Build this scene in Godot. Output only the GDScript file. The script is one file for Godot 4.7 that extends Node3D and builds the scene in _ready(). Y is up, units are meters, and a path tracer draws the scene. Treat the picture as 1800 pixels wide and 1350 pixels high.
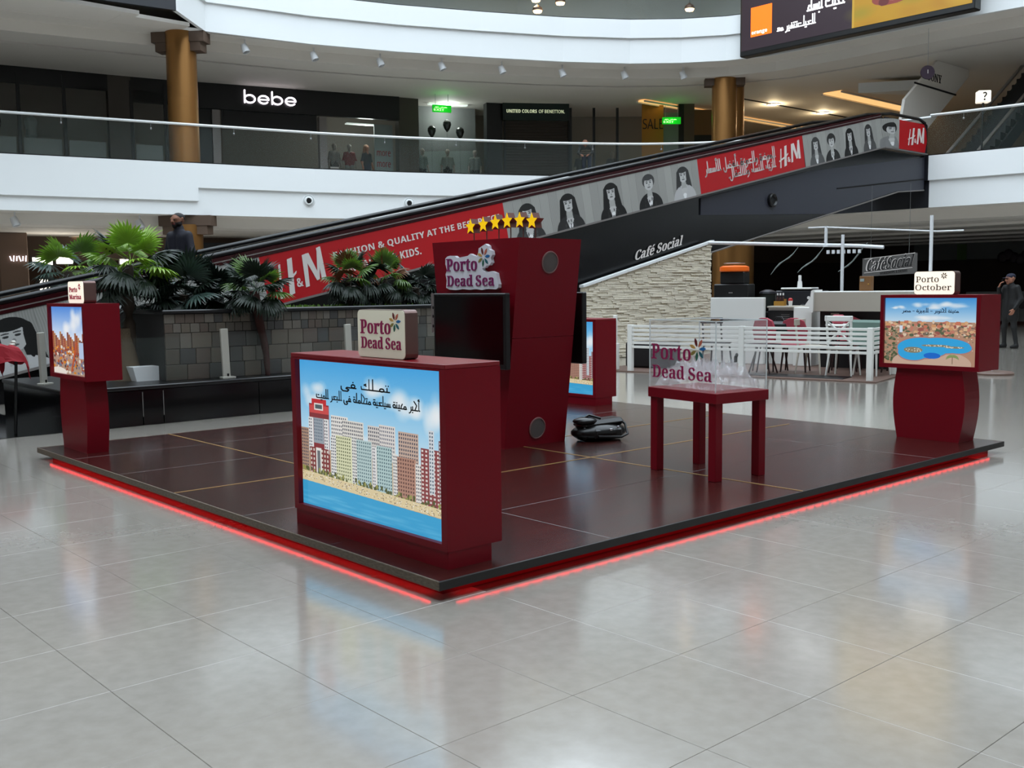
extends Node3D
# A shopping mall atrium with a red promotion stand. World axes follow the stand: +X runs along its right
# edge (away from the viewer, to the right), -Z along its left edge; y is up, metres; the floor is y = 0.

var taken := {}
var mats := {}
var rng := RandomNumberGenerator.new()

const L1 := 5.3        # first floor level
const L2 := 10.6       # second floor level
const TOP := 0.1       # top of the stand's deck
# atrium edge of the upper floors, in plan (x, z), and the line of the shop fronts
var edge_line := [Vector2(-12, -30.4), Vector2(5.7, -26.75), Vector2(10.1, -25.8), Vector2(14.4, -24.85), Vector2(17.06, -24.0), Vector2(19.74, -22.87), Vector2(22.3, -21.65), Vector2(24.3, -20.4), Vector2(25.6, -19.2), Vector2(26.5, -18.0), Vector2(27.0, -16.8), Vector2(27.1, -15), Vector2(27.1, -11), Vector2(27.35, -8.4), Vector2(27.8, 8)]
var shop_line := [Vector2(-14, -36.5), Vector2(7.5, -32.4), Vector2(13.2, -31.3), Vector2(18.4, -29.7), Vector2(21.6, -28.8), Vector2(24.8, -27.5), Vector2(26.7, -26.25), Vector2(28.9, -24.5), Vector2(31, -22.6)]


func _ready() -> void:
	rng.seed = 7
	# ---------- camera ----------
	var cam := Camera3D.new()
	cam.name = "camera"
	add_child(cam)
	cam.transform = Transform3D(Basis(Vector3(0.744805, -0.009917, 0.667208), Vector3(0.069282, 0.995635, -0.062541), Vector3(-0.663675, 0.092807, 0.742241)).orthonormalized(), Vector3(-2.9405, 1.5, 3.8266))
	cam.fov = 40.993
	cam.near = 0.05
	cam.far = 200.0
	cam.current = true
	# ---------- sky (an overcast day above the skylight) and exposure ----------
	var env := Environment.new()
	env.background_mode = Environment.BG_COLOR
	env.background_color = Color(0.90, 0.955, 1.0)
	env.background_energy_multiplier = 3.85
	env.tonemap_mode = Environment.TONE_MAPPER_LINEAR
	env.tonemap_exposure = 1.0
	env.sdfgi_enabled = true
	env.ssao_enabled = true
	env.ssil_enabled = true
	var we := WorldEnvironment.new()
	we.name = "world_environment"
	we.environment = env
	add_child(we)
	make_materials()
	build_shell()
	build_upper_floors()
	build_shop_fronts()
	build_ground_back()
	build_right_side()
	build_walkway()
	build_planter()
	build_cafe()
	build_stand()
	build_left_table()
	build_people()


# ---------------------------------------------------------------- naming
func numbered(parent: Node, called: String) -> String:
	var key := "%d/%s" % [parent.get_instance_id(), called]
	var n: int = taken.get(key, -1) + 1
	taken[key] = n
	return called if n == 0 else "%s_%03d" % [called, n]


func put(parent: Node, node: Node, called: String) -> void:
	node.name = numbered(parent, called)
	parent.add_child(node, true)


func tag(o: Node, label: String, category := "", group := "", kind := "") -> void:
	if label: o.set_meta("label", label)
	if category: o.set_meta("category", category)
	if group: o.set_meta("group", group)
	if kind: o.set_meta("kind", kind)


func thing(called: String, label: String, category: String, at := Vector3.ZERO, yaw := 0.0, group := "") -> Node3D:
	var o := Node3D.new()
	put(self, o, called)
	o.position = at
	o.rotation.y = yaw
	tag(o, label, category, group)
	return o


func part(parent: Node, called: String, st, m: Material) -> MeshInstance3D:
	var o := MeshInstance3D.new()
	o.mesh = done(st, m) if st is SurfaceTool else st
	if not st is SurfaceTool:
		o.material_override = m
	put(parent, o, called)
	return o


func done(st: SurfaceTool, m: Material) -> ArrayMesh:
	st.generate_normals()
	var mesh := st.commit()
	mesh.surface_set_material(0, m)
	return mesh


func struct(called: String, st: SurfaceTool, m: Material, label := "") -> MeshInstance3D:
	var o := part(self, called, st, m)
	tag(o, label, "", "", "structure")
	return o


func one(called: String, label: String, category: String, st: SurfaceTool, m: Material, group := "") -> MeshInstance3D:
	var o := part(self, called, st, m)
	tag(o, label, category, group)
	return o


func again(src: Node3D, at: Vector3, yaw: float, label := "") -> Node3D:
	var o: Node3D = src.duplicate()
	var base := String(src.name).rstrip("0123456789").trim_suffix("_")
	put(self, o, base)
	o.position = at
	o.rotation.y = yaw
	if label: o.set_meta("label", label)
	return o


# ---------------------------------------------------------------- geometry
func S() -> SurfaceTool:
	var st := SurfaceTool.new()
	st.begin(Mesh.PRIMITIVE_TRIANGLES)
	return st


func face(st: SurfaceTool, pts: Array, out: Vector3, uvs: Array = []) -> void:
	st.set_smooth_group(-1)
	var n: Vector3 = (pts[1] - pts[0]).cross(pts[2] - pts[0])
	var idx := range(pts.size())
	if n.dot(out) > 0.0:
		idx.reverse()
	for k in range(1, pts.size() - 1):
		for i in [idx[0], idx[k], idx[k + 1]]:
			if uvs: st.set_uv(uvs[i])
			st.add_vertex(pts[i])


func bx(st: SurfaceTool, c: Vector3, s: Vector3, b := Basis()) -> void:
	var h := s * 0.5
	for a in 3:
		for sg in [-1.0, 1.0]:
			var u := (a + 1) % 3
			var v := (a + 2) % 3
			var pts := []
			for q in [[-1, -1], [1, -1], [1, 1], [-1, 1]]:
				var p := Vector3.ZERO
				p[a] = sg * h[a]
				p[u] = q[0] * h[u]
				p[v] = q[1] * h[v]
				pts.append(c + b * p)
			var o := Vector3.ZERO
			o[a] = sg
			face(st, pts, b * o)


func span(st: SurfaceTool, lo: Vector3, hi: Vector3) -> void:
	bx(st, (lo + hi) * 0.5, (hi - lo).abs())


func rbx(st: SurfaceTool, c: Vector3, s: Vector3, w := 0.01, b := Basis()) -> void:   # a box with chamfered edges
	var h := s * 0.5
	w = minf(w, minf(h.x, minf(h.y, h.z)) * 0.9)
	for a in 3:
		var u := (a + 1) % 3
		var v := (a + 2) % 3
		for sg in [-1.0, 1.0]:
			var pts := []
			for q in [[-1, -1], [1, -1], [1, 1], [-1, 1]]:
				var p := Vector3.ZERO
				p[a] = sg * h[a]
				p[u] = q[0] * (h[u] - w)
				p[v] = q[1] * (h[v] - w)
				pts.append(c + b * p)
			var o := Vector3.ZERO
			o[a] = sg
			face(st, pts, b * o)
		for su in [-1.0, 1.0]:
			for sv in [-1.0, 1.0]:
				var pts := []
				for q in [[-1, 0], [1, 0], [1, 1], [-1, 1]]:
					var p := Vector3.ZERO
					p[a] = q[0] * (h[a] - w)
					p[u] = su * (h[u] - (w if q[1] == 1 else 0.0))
					p[v] = sv * (h[v] - (0.0 if q[1] == 1 else w))
					pts.append(c + b * p)
				var o := Vector3.ZERO
				o[u] = su
				o[v] = sv
				face(st, pts, b * o)
	for sx in [-1.0, 1.0]:
		for sy in [-1.0, 1.0]:
			for sz in [-1.0, 1.0]:
				var sgn := Vector3(sx, sy, sz)
				var pts := []
				for a in 3:
					var p := Vector3.ZERO
					for k in 3:
						p[k] = sgn[k] * (h[k] if k == a else h[k] - w)
					pts.append(c + b * p)
				face(st, pts, b * sgn)


func quad(st: SurfaceTool, p: Vector3, ux: Vector3, uy: Vector3) -> void:   # p = lower left corner; uv runs 0..1, top of the picture up
	face(st, [p, p + ux, p + ux + uy, p + uy], ux.cross(uy), [Vector2(0, 1), Vector2(1, 1), Vector2(1, 0), Vector2(0, 0)])


func tri_smooth(st: SurfaceTool, a: Vector3, b: Vector3, c: Vector3, out: Vector3, g: int) -> void:
	st.set_smooth_group(g)
	if (b - a).cross(c - a).dot(out) > 0.0:
		var t := b
		b = c
		c = t
	st.add_vertex(a)
	st.add_vertex(b)
	st.add_vertex(c)


func tube(st: SurfaceTool, pts: Array, radii, n := 10, caps := true, flat := 1.0) -> void:   # swept round bar; radii a number or one per point
	var rings := []
	var up := Vector3.UP
	for i in pts.size():
		var d: Vector3 = (pts[mini(i + 1, pts.size() - 1)] - pts[maxi(i - 1, 0)]).normalized()
		var side := up.cross(d)
		if side.length() < 0.05: side = Vector3(1, 0, 0).cross(d)
		if side.length() < 0.05: side = Vector3(0, 0, 1).cross(d)
		side = side.normalized()
		var nrm := d.cross(side).normalized()
		var r: float = radii[i] if radii is Array else radii
		var ring := []
		for k in n:
			var a := TAU * k / n
			ring.append(pts[i] + side * cos(a) * r + nrm * sin(a) * r * flat)
		rings.append(ring)
	for i in pts.size() - 1:
		for k in n:
			var k2 := (k + 1) % n
			var mid: Vector3 = (rings[i][k] + rings[i + 1][k2]) * 0.5 - (pts[i] + pts[i + 1]) * 0.5
			tri_smooth(st, rings[i][k], rings[i][k2], rings[i + 1][k2], mid, 1)
			tri_smooth(st, rings[i][k], rings[i + 1][k2], rings[i + 1][k], mid, 1)
	if caps:
		face(st, rings[0], pts[0] - pts[1])
		face(st, rings[-1], pts[-1] - pts[-2])


func cyl(st: SurfaceTool, a: Vector3, b: Vector3, ra: float, rb := -1.0, n := 16) -> void:
	tube(st, [a, b], [ra, ra if rb < 0.0 else rb], n)


func lathe(st: SurfaceTool, at: Vector3, prof: Array, n := 20, b := Basis()) -> void:   # prof: Vector2(radius, height) from bottom to top
	for i in prof.size() - 1:
		for k in n:
			var a0 := TAU * k / n
			var a1 := TAU * (k + 1) / n
			var am := (a0 + a1) * 0.5
			var p := [Vector3(cos(a0) * prof[i].x, prof[i].y, sin(a0) * prof[i].x), Vector3(cos(a1) * prof[i].x, prof[i].y, sin(a1) * prof[i].x), Vector3(cos(a1) * prof[i + 1].x, prof[i + 1].y, sin(a1) * prof[i + 1].x), Vector3(cos(a0) * prof[i + 1].x, prof[i + 1].y, sin(a0) * prof[i + 1].x)]
			var dr: float = prof[i + 1].x - prof[i].x
			var dy: float = prof[i + 1].y - prof[i].y
			var out := b * Vector3(cos(am) * dy, -dr, sin(am) * dy)
			for q in 4: p[q] = at + b * p[q]
			if prof[i].x > 1e-5: tri_smooth(st, p[0], p[1], p[2], out, i + 1)
			if prof[i + 1].x > 1e-5: tri_smooth(st, p[0], p[2], p[3], out, i + 1)


func ball(st: SurfaceTool, c: Vector3, r: Vector3, n := 14, b := Basis()) -> void:
	var m := n / 2
	for i in m:
		for k in n:
			var q := []
			for e in [[i, k], [i, k + 1], [i + 1, k + 1], [i + 1, k]]:
				var th: float = PI * e[0] / m
				var ph: float = TAU * e[1] / n
				q.append(c + b * (Vector3(sin(th) * cos(ph), cos(th), sin(th) * sin(ph)) * r))
			var out: Vector3 = (q[0] + q[2]) * 0.5 - c
			if i > 0: tri_smooth(st, q[0], q[1], q[2], out, 1)
			if i < m - 1: tri_smooth(st, q[0], q[2], q[3], out, 1)
			if i == 0: tri_smooth(st, q[0], q[2], q[3], out, 1)


func prism(st: SurfaceTool, poly: Array, xf: Transform3D, depth: float) -> void:   # outline in the xf plane, pushed out along +z of xf
	var pv := PackedVector2Array(poly)
	var idx := Geometry2D.triangulate_polygon(pv)
	var nz := xf.basis.z.normalized()
	for side in 2:
		var z := depth * side
		var i := 0
		while i < idx.size():
			face(st, [xf * Vector3(pv[idx[i]].x, pv[idx[i]].y, z), xf * Vector3(pv[idx[i + 1]].x, pv[idx[i + 1]].y, z), xf * Vector3(pv[idx[i + 2]].x, pv[idx[i + 2]].y, z)], nz if side else -nz)
			i += 3
	var cw := Geometry2D.is_polygon_clockwise(pv)
	for k in pv.size():
		var a := pv[k]
		var b := pv[(k + 1) % pv.size()]
		var o := Vector2(b.y - a.y, a.x - b.x)
		if cw: o = -o
		face(st, [xf * Vector3(a.x, a.y, 0), xf * Vector3(b.x, b.y, 0), xf * Vector3(b.x, b.y, depth), xf * Vector3(a.x, a.y, depth)], xf.basis * Vector3(o.x, o.y, 0))


func off(line: Array, d: float) -> Array:   # a plan line moved sideways, + towards the atrium
	var r := []
	for i in line.size():
		var t: Vector2 = (line[mini(i + 1, line.size() - 1)] - line[maxi(i - 1, 0)]).normalized()
		r.append(line[i] + Vector2(-t.y, t.x) * d)
	return r


func band(st: SurfaceTool, line: Array, o0: float, o1: float, y0: float, y1: float) -> void:   # a bar that follows a plan line, between two offsets and two heights
	var a := off(line, o0)
	var b := off(line, o1)
	for i in line.size() - 1:
		var p := []
		for q in [[a, i], [a, i + 1], [b, i + 1], [b, i]]:
			var v: Vector2 = q[0][q[1]]
			p.append(Vector3(v.x, 0, v.y))
		var lo := []
		var hi := []
		for q in p:
			lo.append(q + Vector3(0, y0, 0))
			hi.append(q + Vector3(0, y1, 0))
		face(st, lo, Vector3.DOWN)
		face(st, hi, Vector3.UP)
		var into: Vector3 = p[3] - p[0]
		face(st, [lo[0], lo[1], hi[1], hi[0]], -into)
		face(st, [lo[3], lo[2], hi[2], hi[3]], into)
		if i == 0: face(st, [lo[0], lo[3], hi[3], hi[0]], p[0] - p[1])
		if i == line.size() - 2: face(st, [lo[1], lo[2], hi[2], hi[1]], p[1] - p[0])


func plate(st: SurfaceTool, o: float, y: float, thick: float) -> void:   # everything outside the atrium edge moved by o, as one slab under y + thick
	var p := []
	for q in off(edge_line, o): p.append(Vector2(q.x, -q.y))
	p.append_array([Vector2(47.9, -8), Vector2(47.9, 45.9), Vector2(-12, 45.9)])
	prism(st, p, Transform3D(Basis(Vector3.RIGHT, Vector3(0, 0, -1), Vector3.UP), Vector3(0, y, 0)), thick)


func along(line: Array, s: float) -> Array:   # [point, direction] at a length along a plan line
	for i in line.size() - 1:
		var l: float = line[i].distance_to(line[i + 1])
		if s <= l or i == line.size() - 2:
			var d: Vector2 = (line[i + 1] - line[i]) / l
			return [line[i] + d * s, d]
		s -= l
	return []


func front(s0: float, s1: float, back := 0.0) -> Array:   # [position on the shop line, yaw, width]; local +x runs along the line, +z into the atrium
	var a: Vector2 = along(shop_line, s0)[0]
	var b: Vector2 = along(shop_line, s1)[0]
	var d := (b - a).normalized()
	var c := (a + b) * 0.5 - Vector2(-d.y, d.x) * back
	return [Vector3(c.x, 0, c.y), atan2(-d.y, d.x), a.distance_to(b)]


# ---------------------------------------------------------------- lettering
var fonts := {}
func lettering(st: SurfaceTool, text: String, style: String, box: Rect2, xf: Transform3D, depth := 0.004, lean := 0.0) -> void:   # box: lower left corner and size in the xf plane
	if not fonts.has(style):
		var f := SystemFont.new()
		f.font_names = PackedStringArray(["Droid Serif" if style.begins_with("serif") else "Droid Sans Mono" if style == "mono" else "Droid Sans"])
		f.font_weight = 700 if style.ends_with("bold") else 400
		fonts[style] = f
	var t := TextMesh.new()
	t.font = fonts[style]
	t.text = text
	t.font_size = 48
	t.pixel_size = 0.01
	t.curve_step = 2.0
	t.depth = 0.02
	var bb := t.get_aabb()
	var sx := box.size.x / bb.size.x
	var sy := box.size.y / bb.size.y
	var m := Transform3D(Basis(Vector3(sx, 0, 0), Vector3(lean * sy, sy, 0), Vector3(0, 0, depth / 0.02)), Vector3.ZERO)
	m.origin = Vector3(box.position.x - bb.position.x * sx - lean * sy * bb.position.y, box.position.y - bb.position.y * sy, depth * 0.5)
	var arr := t.surface_get_arrays(0)
	var v: PackedVector3Array = arr[Mesh.ARRAY_VERTEX]
	var ix = arr[Mesh.ARRAY_INDEX]
	st.set_smooth_group(-1)
	var full := xf * m
	if ix == null or ix.size() == 0:
		for p in v: st.add_vertex(full * p)
	else:
		for i in ix: st.add_vertex(full * v[i])


var lift_n := 0
func stroke(st: SurfaceTool, pts: Array, w: float, xf: Transform3D, depth := 0.003) -> void:   # a pen line with round ends
	lift_n += 1
	depth += 0.00035 * (lift_n % 7)   # crossing lines lie on each other, as brush strokes do
	for i in pts.size() - 1:
		var a: Vector2 = pts[i]
		var b: Vector2 = pts[i + 1]
		if a.distance_to(b) < 1e-6: continue
		var n := (b - a).normalized().orthogonal() * w * 0.5
		prism(st, [a - n, b - n, b + n, a + n], xf, depth)
	for p in [pts[0], pts[-1]] if pts.size() < 3 else pts:
		var c := []
		for k in 8:
			c.append(p + Vector2(cos(TAU * k / 8), sin(TAU * k / 8)) * w * 0.5)
		prism(st, c, xf, depth)


func ring(c: Vector2, rx: float, ry: float, a0 := 0.0, a1 := 360.0, n := 14) -> Array:
	var r := []
	for k in n + 1:
		var a := deg_to_rad(lerpf(a0, a1, float(k) / n))
		r.append(c + Vector2(cos(a) * rx, sin(a) * ry))
	return r


# A small stroke alphabet for Arabic: every letter is [advance, strokes, dots]; x grows to the left from the right edge.
# Keys: the letter for a joined form, the letter + "." for the form that ends a joined run.
func arabic_letter(k: String) -> Array:
	match k:
		"a": return [0.32, [[Vector2(0, 0), Vector2(0.12, 0), Vector2(0.16, 0.05), Vector2(0.16, 1.45)]], []]
		"A": return [0.32, [[Vector2(0, 0), Vector2(0.12, 0), Vector2(0.16, 0.05), Vector2(0.16, 1.2)], [Vector2(0.04, 1.38), Vector2(0.28, 1.44), Vector2(0.24, 1.56), Vector2(0.08, 1.6)]], []]
		"l": return [0.42, [[Vector2(0, 0), Vector2(0.42, 0)], [Vector2(0.2, 0), Vector2(0.2, 1.45)]], []]
		"l.": return [0.8, [[Vector2(0, 0), Vector2(0.12, 0)], [Vector2(0.14, 1.45), Vector2(0.14, -0.15), Vector2(0.3, -0.45), Vector2(0.55, -0.42), Vector2(0.68, -0.15), Vector2(0.68, 0.1)]], []]
		"b": return [0.42, [[Vector2(0, 0), Vector2(0.42, 0)], [Vector2(0.22, 0), Vector2(0.22, 0.5)]], [Vector2(0.22, -0.32)]]
		"y": return [0.42, [[Vector2(0, 0), Vector2(0.42, 0)], [Vector2(0.22, 0), Vector2(0.22, 0.5)]], [Vector2(0.12, -0.32), Vector2(0.34, -0.32)]]
		"t": return [0.42, [[Vector2(0, 0), Vector2(0.42, 0)], [Vector2(0.22, 0), Vector2(0.22, 0.5)]], [Vector2(0.12, 0.8), Vector2(0.34, 0.8)]]
		"n": return [0.42, [[Vector2(0, 0), Vector2(0.42, 0)], [Vector2(0.22, 0), Vector2(0.22, 0.5)]], [Vector2(0.22, 0.8)]]
		"t.": return [1.0, [[Vector2(0, 0), Vector2(0.8, 0), Vector2(0.92, 0.12), Vector2(0.92, 0.5)]], [Vector2(0.4, 0.45), Vector2(0.62, 0.45)]]
		"i.": return [0.95, [[Vector2(0, 0), Vector2(0.3, 0.02), Vector2(0.4, -0.12), Vector2(0.12, -0.28), Vector2(0.25, -0.5), Vector2(0.7, -0.5), Vector2(0.88, -0.25), Vector2(0.88, 0.1)]], []]
		"m": return [0.6, [[Vector2(0, 0), Vector2(0.6, 0)], ring(Vector2(0.28, 0.16), 0.2, 0.2)], []]
		"w": return [0.55, [[Vector2(0, 0), Vector2(0.1, 0)], ring(Vector2(0.26, 0.2), 0.19, 0.2), [Vector2(0.08, 0.15), Vector2(0.12, -0.2), Vector2(0.45, -0.5)]], []]
		"r": return [0.46, [[Vector2(0, 0), Vector2(0.08, 0)], [Vector2(0.1, 0.42), Vector2(0.1, -0.1), Vector2(0.22, -0.36), Vector2(0.44, -0.46)]], []]
		"z": return [0.46, [[Vector2(0, 0), Vector2(0.08, 0)], [Vector2(0.1, 0.42), Vector2(0.1, -0.1), Vector2(0.22, -0.36), Vector2(0.44, -0.46)]], [Vector2(0.16, 0.72)]]
		"d": return [0.52, [[Vector2(0, 0), Vector2(0.4, 0), Vector2(0.36, 0.35), Vector2(0.16, 0.68)]], []]
		"D": return [1.1, [[Vector2(0, 0), Vector2(1.1, 0)], [Vector2(0.08, 0.05), Vector2(0.25, 0.38), Vector2(0.55, 0.48), Vector2(0.72, 0.3), Vector2(0.66, 0.02)], [Vector2(0.88, 0), Vector2(0.88, 0.36)]], [Vector2(0.42, 0.78)]]
		"S": return [1.1, [[Vector2(0, 0), Vector2(1.1, 0)], [Vector2(0.08, 0.05), Vector2(0.25, 0.38), Vector2(0.55, 0.48), Vector2(0.72, 0.3), Vector2(0.66, 0.02)], [Vector2(0.88, 0), Vector2(0.88, 0.36)]], []]
		"h.": return [0.56, [[Vector2(0, 0), Vector2(0.12, 0)], ring(Vector2(0.28, 0.24), 0.22, 0.24)], [Vector2(0.18, 0.8), Vector2(0.4, 0.8)]]
		"j": return [0.8, [[Vector2(0, 0), Vector2(0.8, 0)], [Vector2(0.1, 0.48), Vector2(0.62, 0.44), Vector2(0.34, 0.03)]], [Vector2(0.4, -0.32)]]
		"H": return [0.8, [[Vector2(0, 0), Vector2(0.8, 0)], [Vector2(0.1, 0.48), Vector2(0.62, 0.44), Vector2(0.34, 0.03)]], []]
		"s": return [0.84, [[Vector2(0, 0), Vector2(0.84, 0)], [Vector2(0.14, 0), Vector2(0.14, 0.4)], [Vector2(0.4, 0), Vector2(0.4, 0.4)], [Vector2(0.66, 0), Vector2(0.66, 0.4)]], []]
		"e": return [0.56, [[Vector2(0, 0), Vector2(0.56, 0)], [Vector2(0.2, 0.02), Vector2(0.08, 0.42), Vector2(0.46, 0.42), Vector2(0.34, 0.02)]], []]
		"f": return [0.58, [[Vector2(0, 0), Vector2(0.58, 0)], ring(Vector2(0.28, 0.26), 0.18, 0.22)], [Vector2(0.28, 0.78)]]
		"k": return [0.7, [[Vector2(0, 0), Vector2(0.7, 0)], [Vector2(0.66, 1.3), Vector2(0.2, 0.72), Vector2(0.5, 0.03)]], []]
		"k.": return [0.95, [[Vector2(0, 0), Vector2(0.14, 0.0), Vector2(0.14, 1.4)], [Vector2(0.14, 0), Vector2(0.85, 0), Vector2(0.88, 0.35)], [Vector2(0.4, 0.5), Vector2(0.6, 0.62), Vector2(0.42, 0.75)]], []]
		"T": return [0.85, [[Vector2(0, 0), Vector2(0.85, 0)], [Vector2(0.1, 0.04), Vector2(0.3, 0.38), Vector2(0.58, 0.42), Vector2(0.7, 0.2), Vector2(0.6, 0.02)], [Vector2(0.2, 0.1), Vector2(0.2, 1.4)]], []]
		"x": return [0.3, [[Vector2(0.04, 0.1), Vector2(0.26, 0.14), Vector2(0.08, 0.3), Vector2(0.22, 0.46)]], []]
		"L": return [0.62, [[Vector2(0, 0), Vector2(0.12, 0)], [Vector2(0.08, 1.45), Vector2(0.5, 0.1), Vector2(0.1, 0.02)], [Vector2(0.5, 1.45), Vector2(0.2, 0.6)]], []]
		"-": return [0.6, [[Vector2(0.1, 0.35), Vector2(0.5, 0.35)]], []]
		".": return [0.25, [], [Vector2(0.1, 0.02)]]
		"_": return [0.3, [[Vector2(0, 0), Vector2(0.3, 0)]], []]
	return [0.42, [], []]


func arabic(st: SurfaceTool, keys: String, box: Rect2, xf: Transform3D, pen: float, depth := 0.003) -> void:   # keys are split by blanks; "/" is a gap between words
	var list := keys.split(" ", false)
	var total := 0.0
	for k in list: total += arabic_letter(k)[0]
	var sx := box.size.x / total
	var sy := box.size.y / 2.1
	pen = minf(pen, 0.19 * minf(sx * 1.2, sy))
	var x := 0.0
	var base := box.position.y + box.size.y * 0.27
	for k in list:
		var g := arabic_letter(k)
		for line in g[1]:
			var pts := []
			for p in line: pts.append(Vector2(box.end.x - (x + p.x) * sx, base + p.y * sy))
			stroke(st, pts, pen, xf, depth)
		for p in g[2]:
			var c := Vector2(box.end.x - (x + p.x) * sx, base + p.y * sy)
			stroke(st, [c - Vector2(pen * 0.1, 0), c + Vector2(pen * 0.1, 0)], pen * 1.05, xf, depth)
		x += g[0]


# ---------------------------------------------------------------- materials
func mat(key: String, c: Color, rough := 0.6, metal := 0.0) -> StandardMaterial3D:
	if mats.has(key): return mats[key]
	var m := StandardMaterial3D.new()
	m.resource_name = key
	m.albedo_color = c
	m.roughness = rough
	m.metallic = metal
	mats[key] = m
	return m


func M(key: String) -> StandardMaterial3D:
	return mats[key]


func noise_tex(sd: int, freq: float, lo: Color, hi: Color, size := 512, oct := 4, kind := FastNoiseLite.TYPE_SIMPLEX_SMOOTH) -> NoiseTexture2D:
	var n := FastNoiseLite.new()
	n.noise_type = kind
	n.seed = sd
	n.frequency = freq
	n.fractal_octaves = oct
	var t := NoiseTexture2D.new()
	t.width = size
	t.height = size
	t.seamless = true
	t.noise = n
	var g := Gradient.new()
	g.set_color(0, lo)
	g.set_color(1, hi)
	t.color_ramp = g
	return t


func grain(m: StandardMaterial3D, t: Texture2D, scale: Vector3) -> void:
	m.albedo_texture = t
	m.uv1_triplanar = true
	m.uv1_world_triplanar = true
	m.uv1_scale = scale


func picture(key: String, im: Image, glow := 0.0, rough := 0.25) -> StandardMaterial3D:
	var m := mat(key, Color.WHITE, rough)
	var t := ImageTexture.create_from_image(im)
	m.albedo_texture = t
	if glow > 0.0:
		m.albedo_color = Color(0.25, 0.25, 0.25)
		m.emission_enabled = true
		m.emission = Color.WHITE
		m.emission_operator = BaseMaterial3D.EMISSION_OP_MULTIPLY
		m.emission_texture = t
		m.emission_energy_multiplier = glow
	return m


func glow(key: String, c: Color, e: float) -> StandardMaterial3D:
	var m := mat(key, c, 0.5)
	m.emission_enabled = true
	m.emission = c
	m.emission_energy_multiplier = e
	return m


func glass(key: String, c: Color, a: float, rough := 0.02) -> StandardMaterial3D:
	var m := mat(key, Color(c.r, c.g, c.b, a), rough)
	m.transparency = BaseMaterial3D.TRANSPARENCY_ALPHA
	return m


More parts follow.
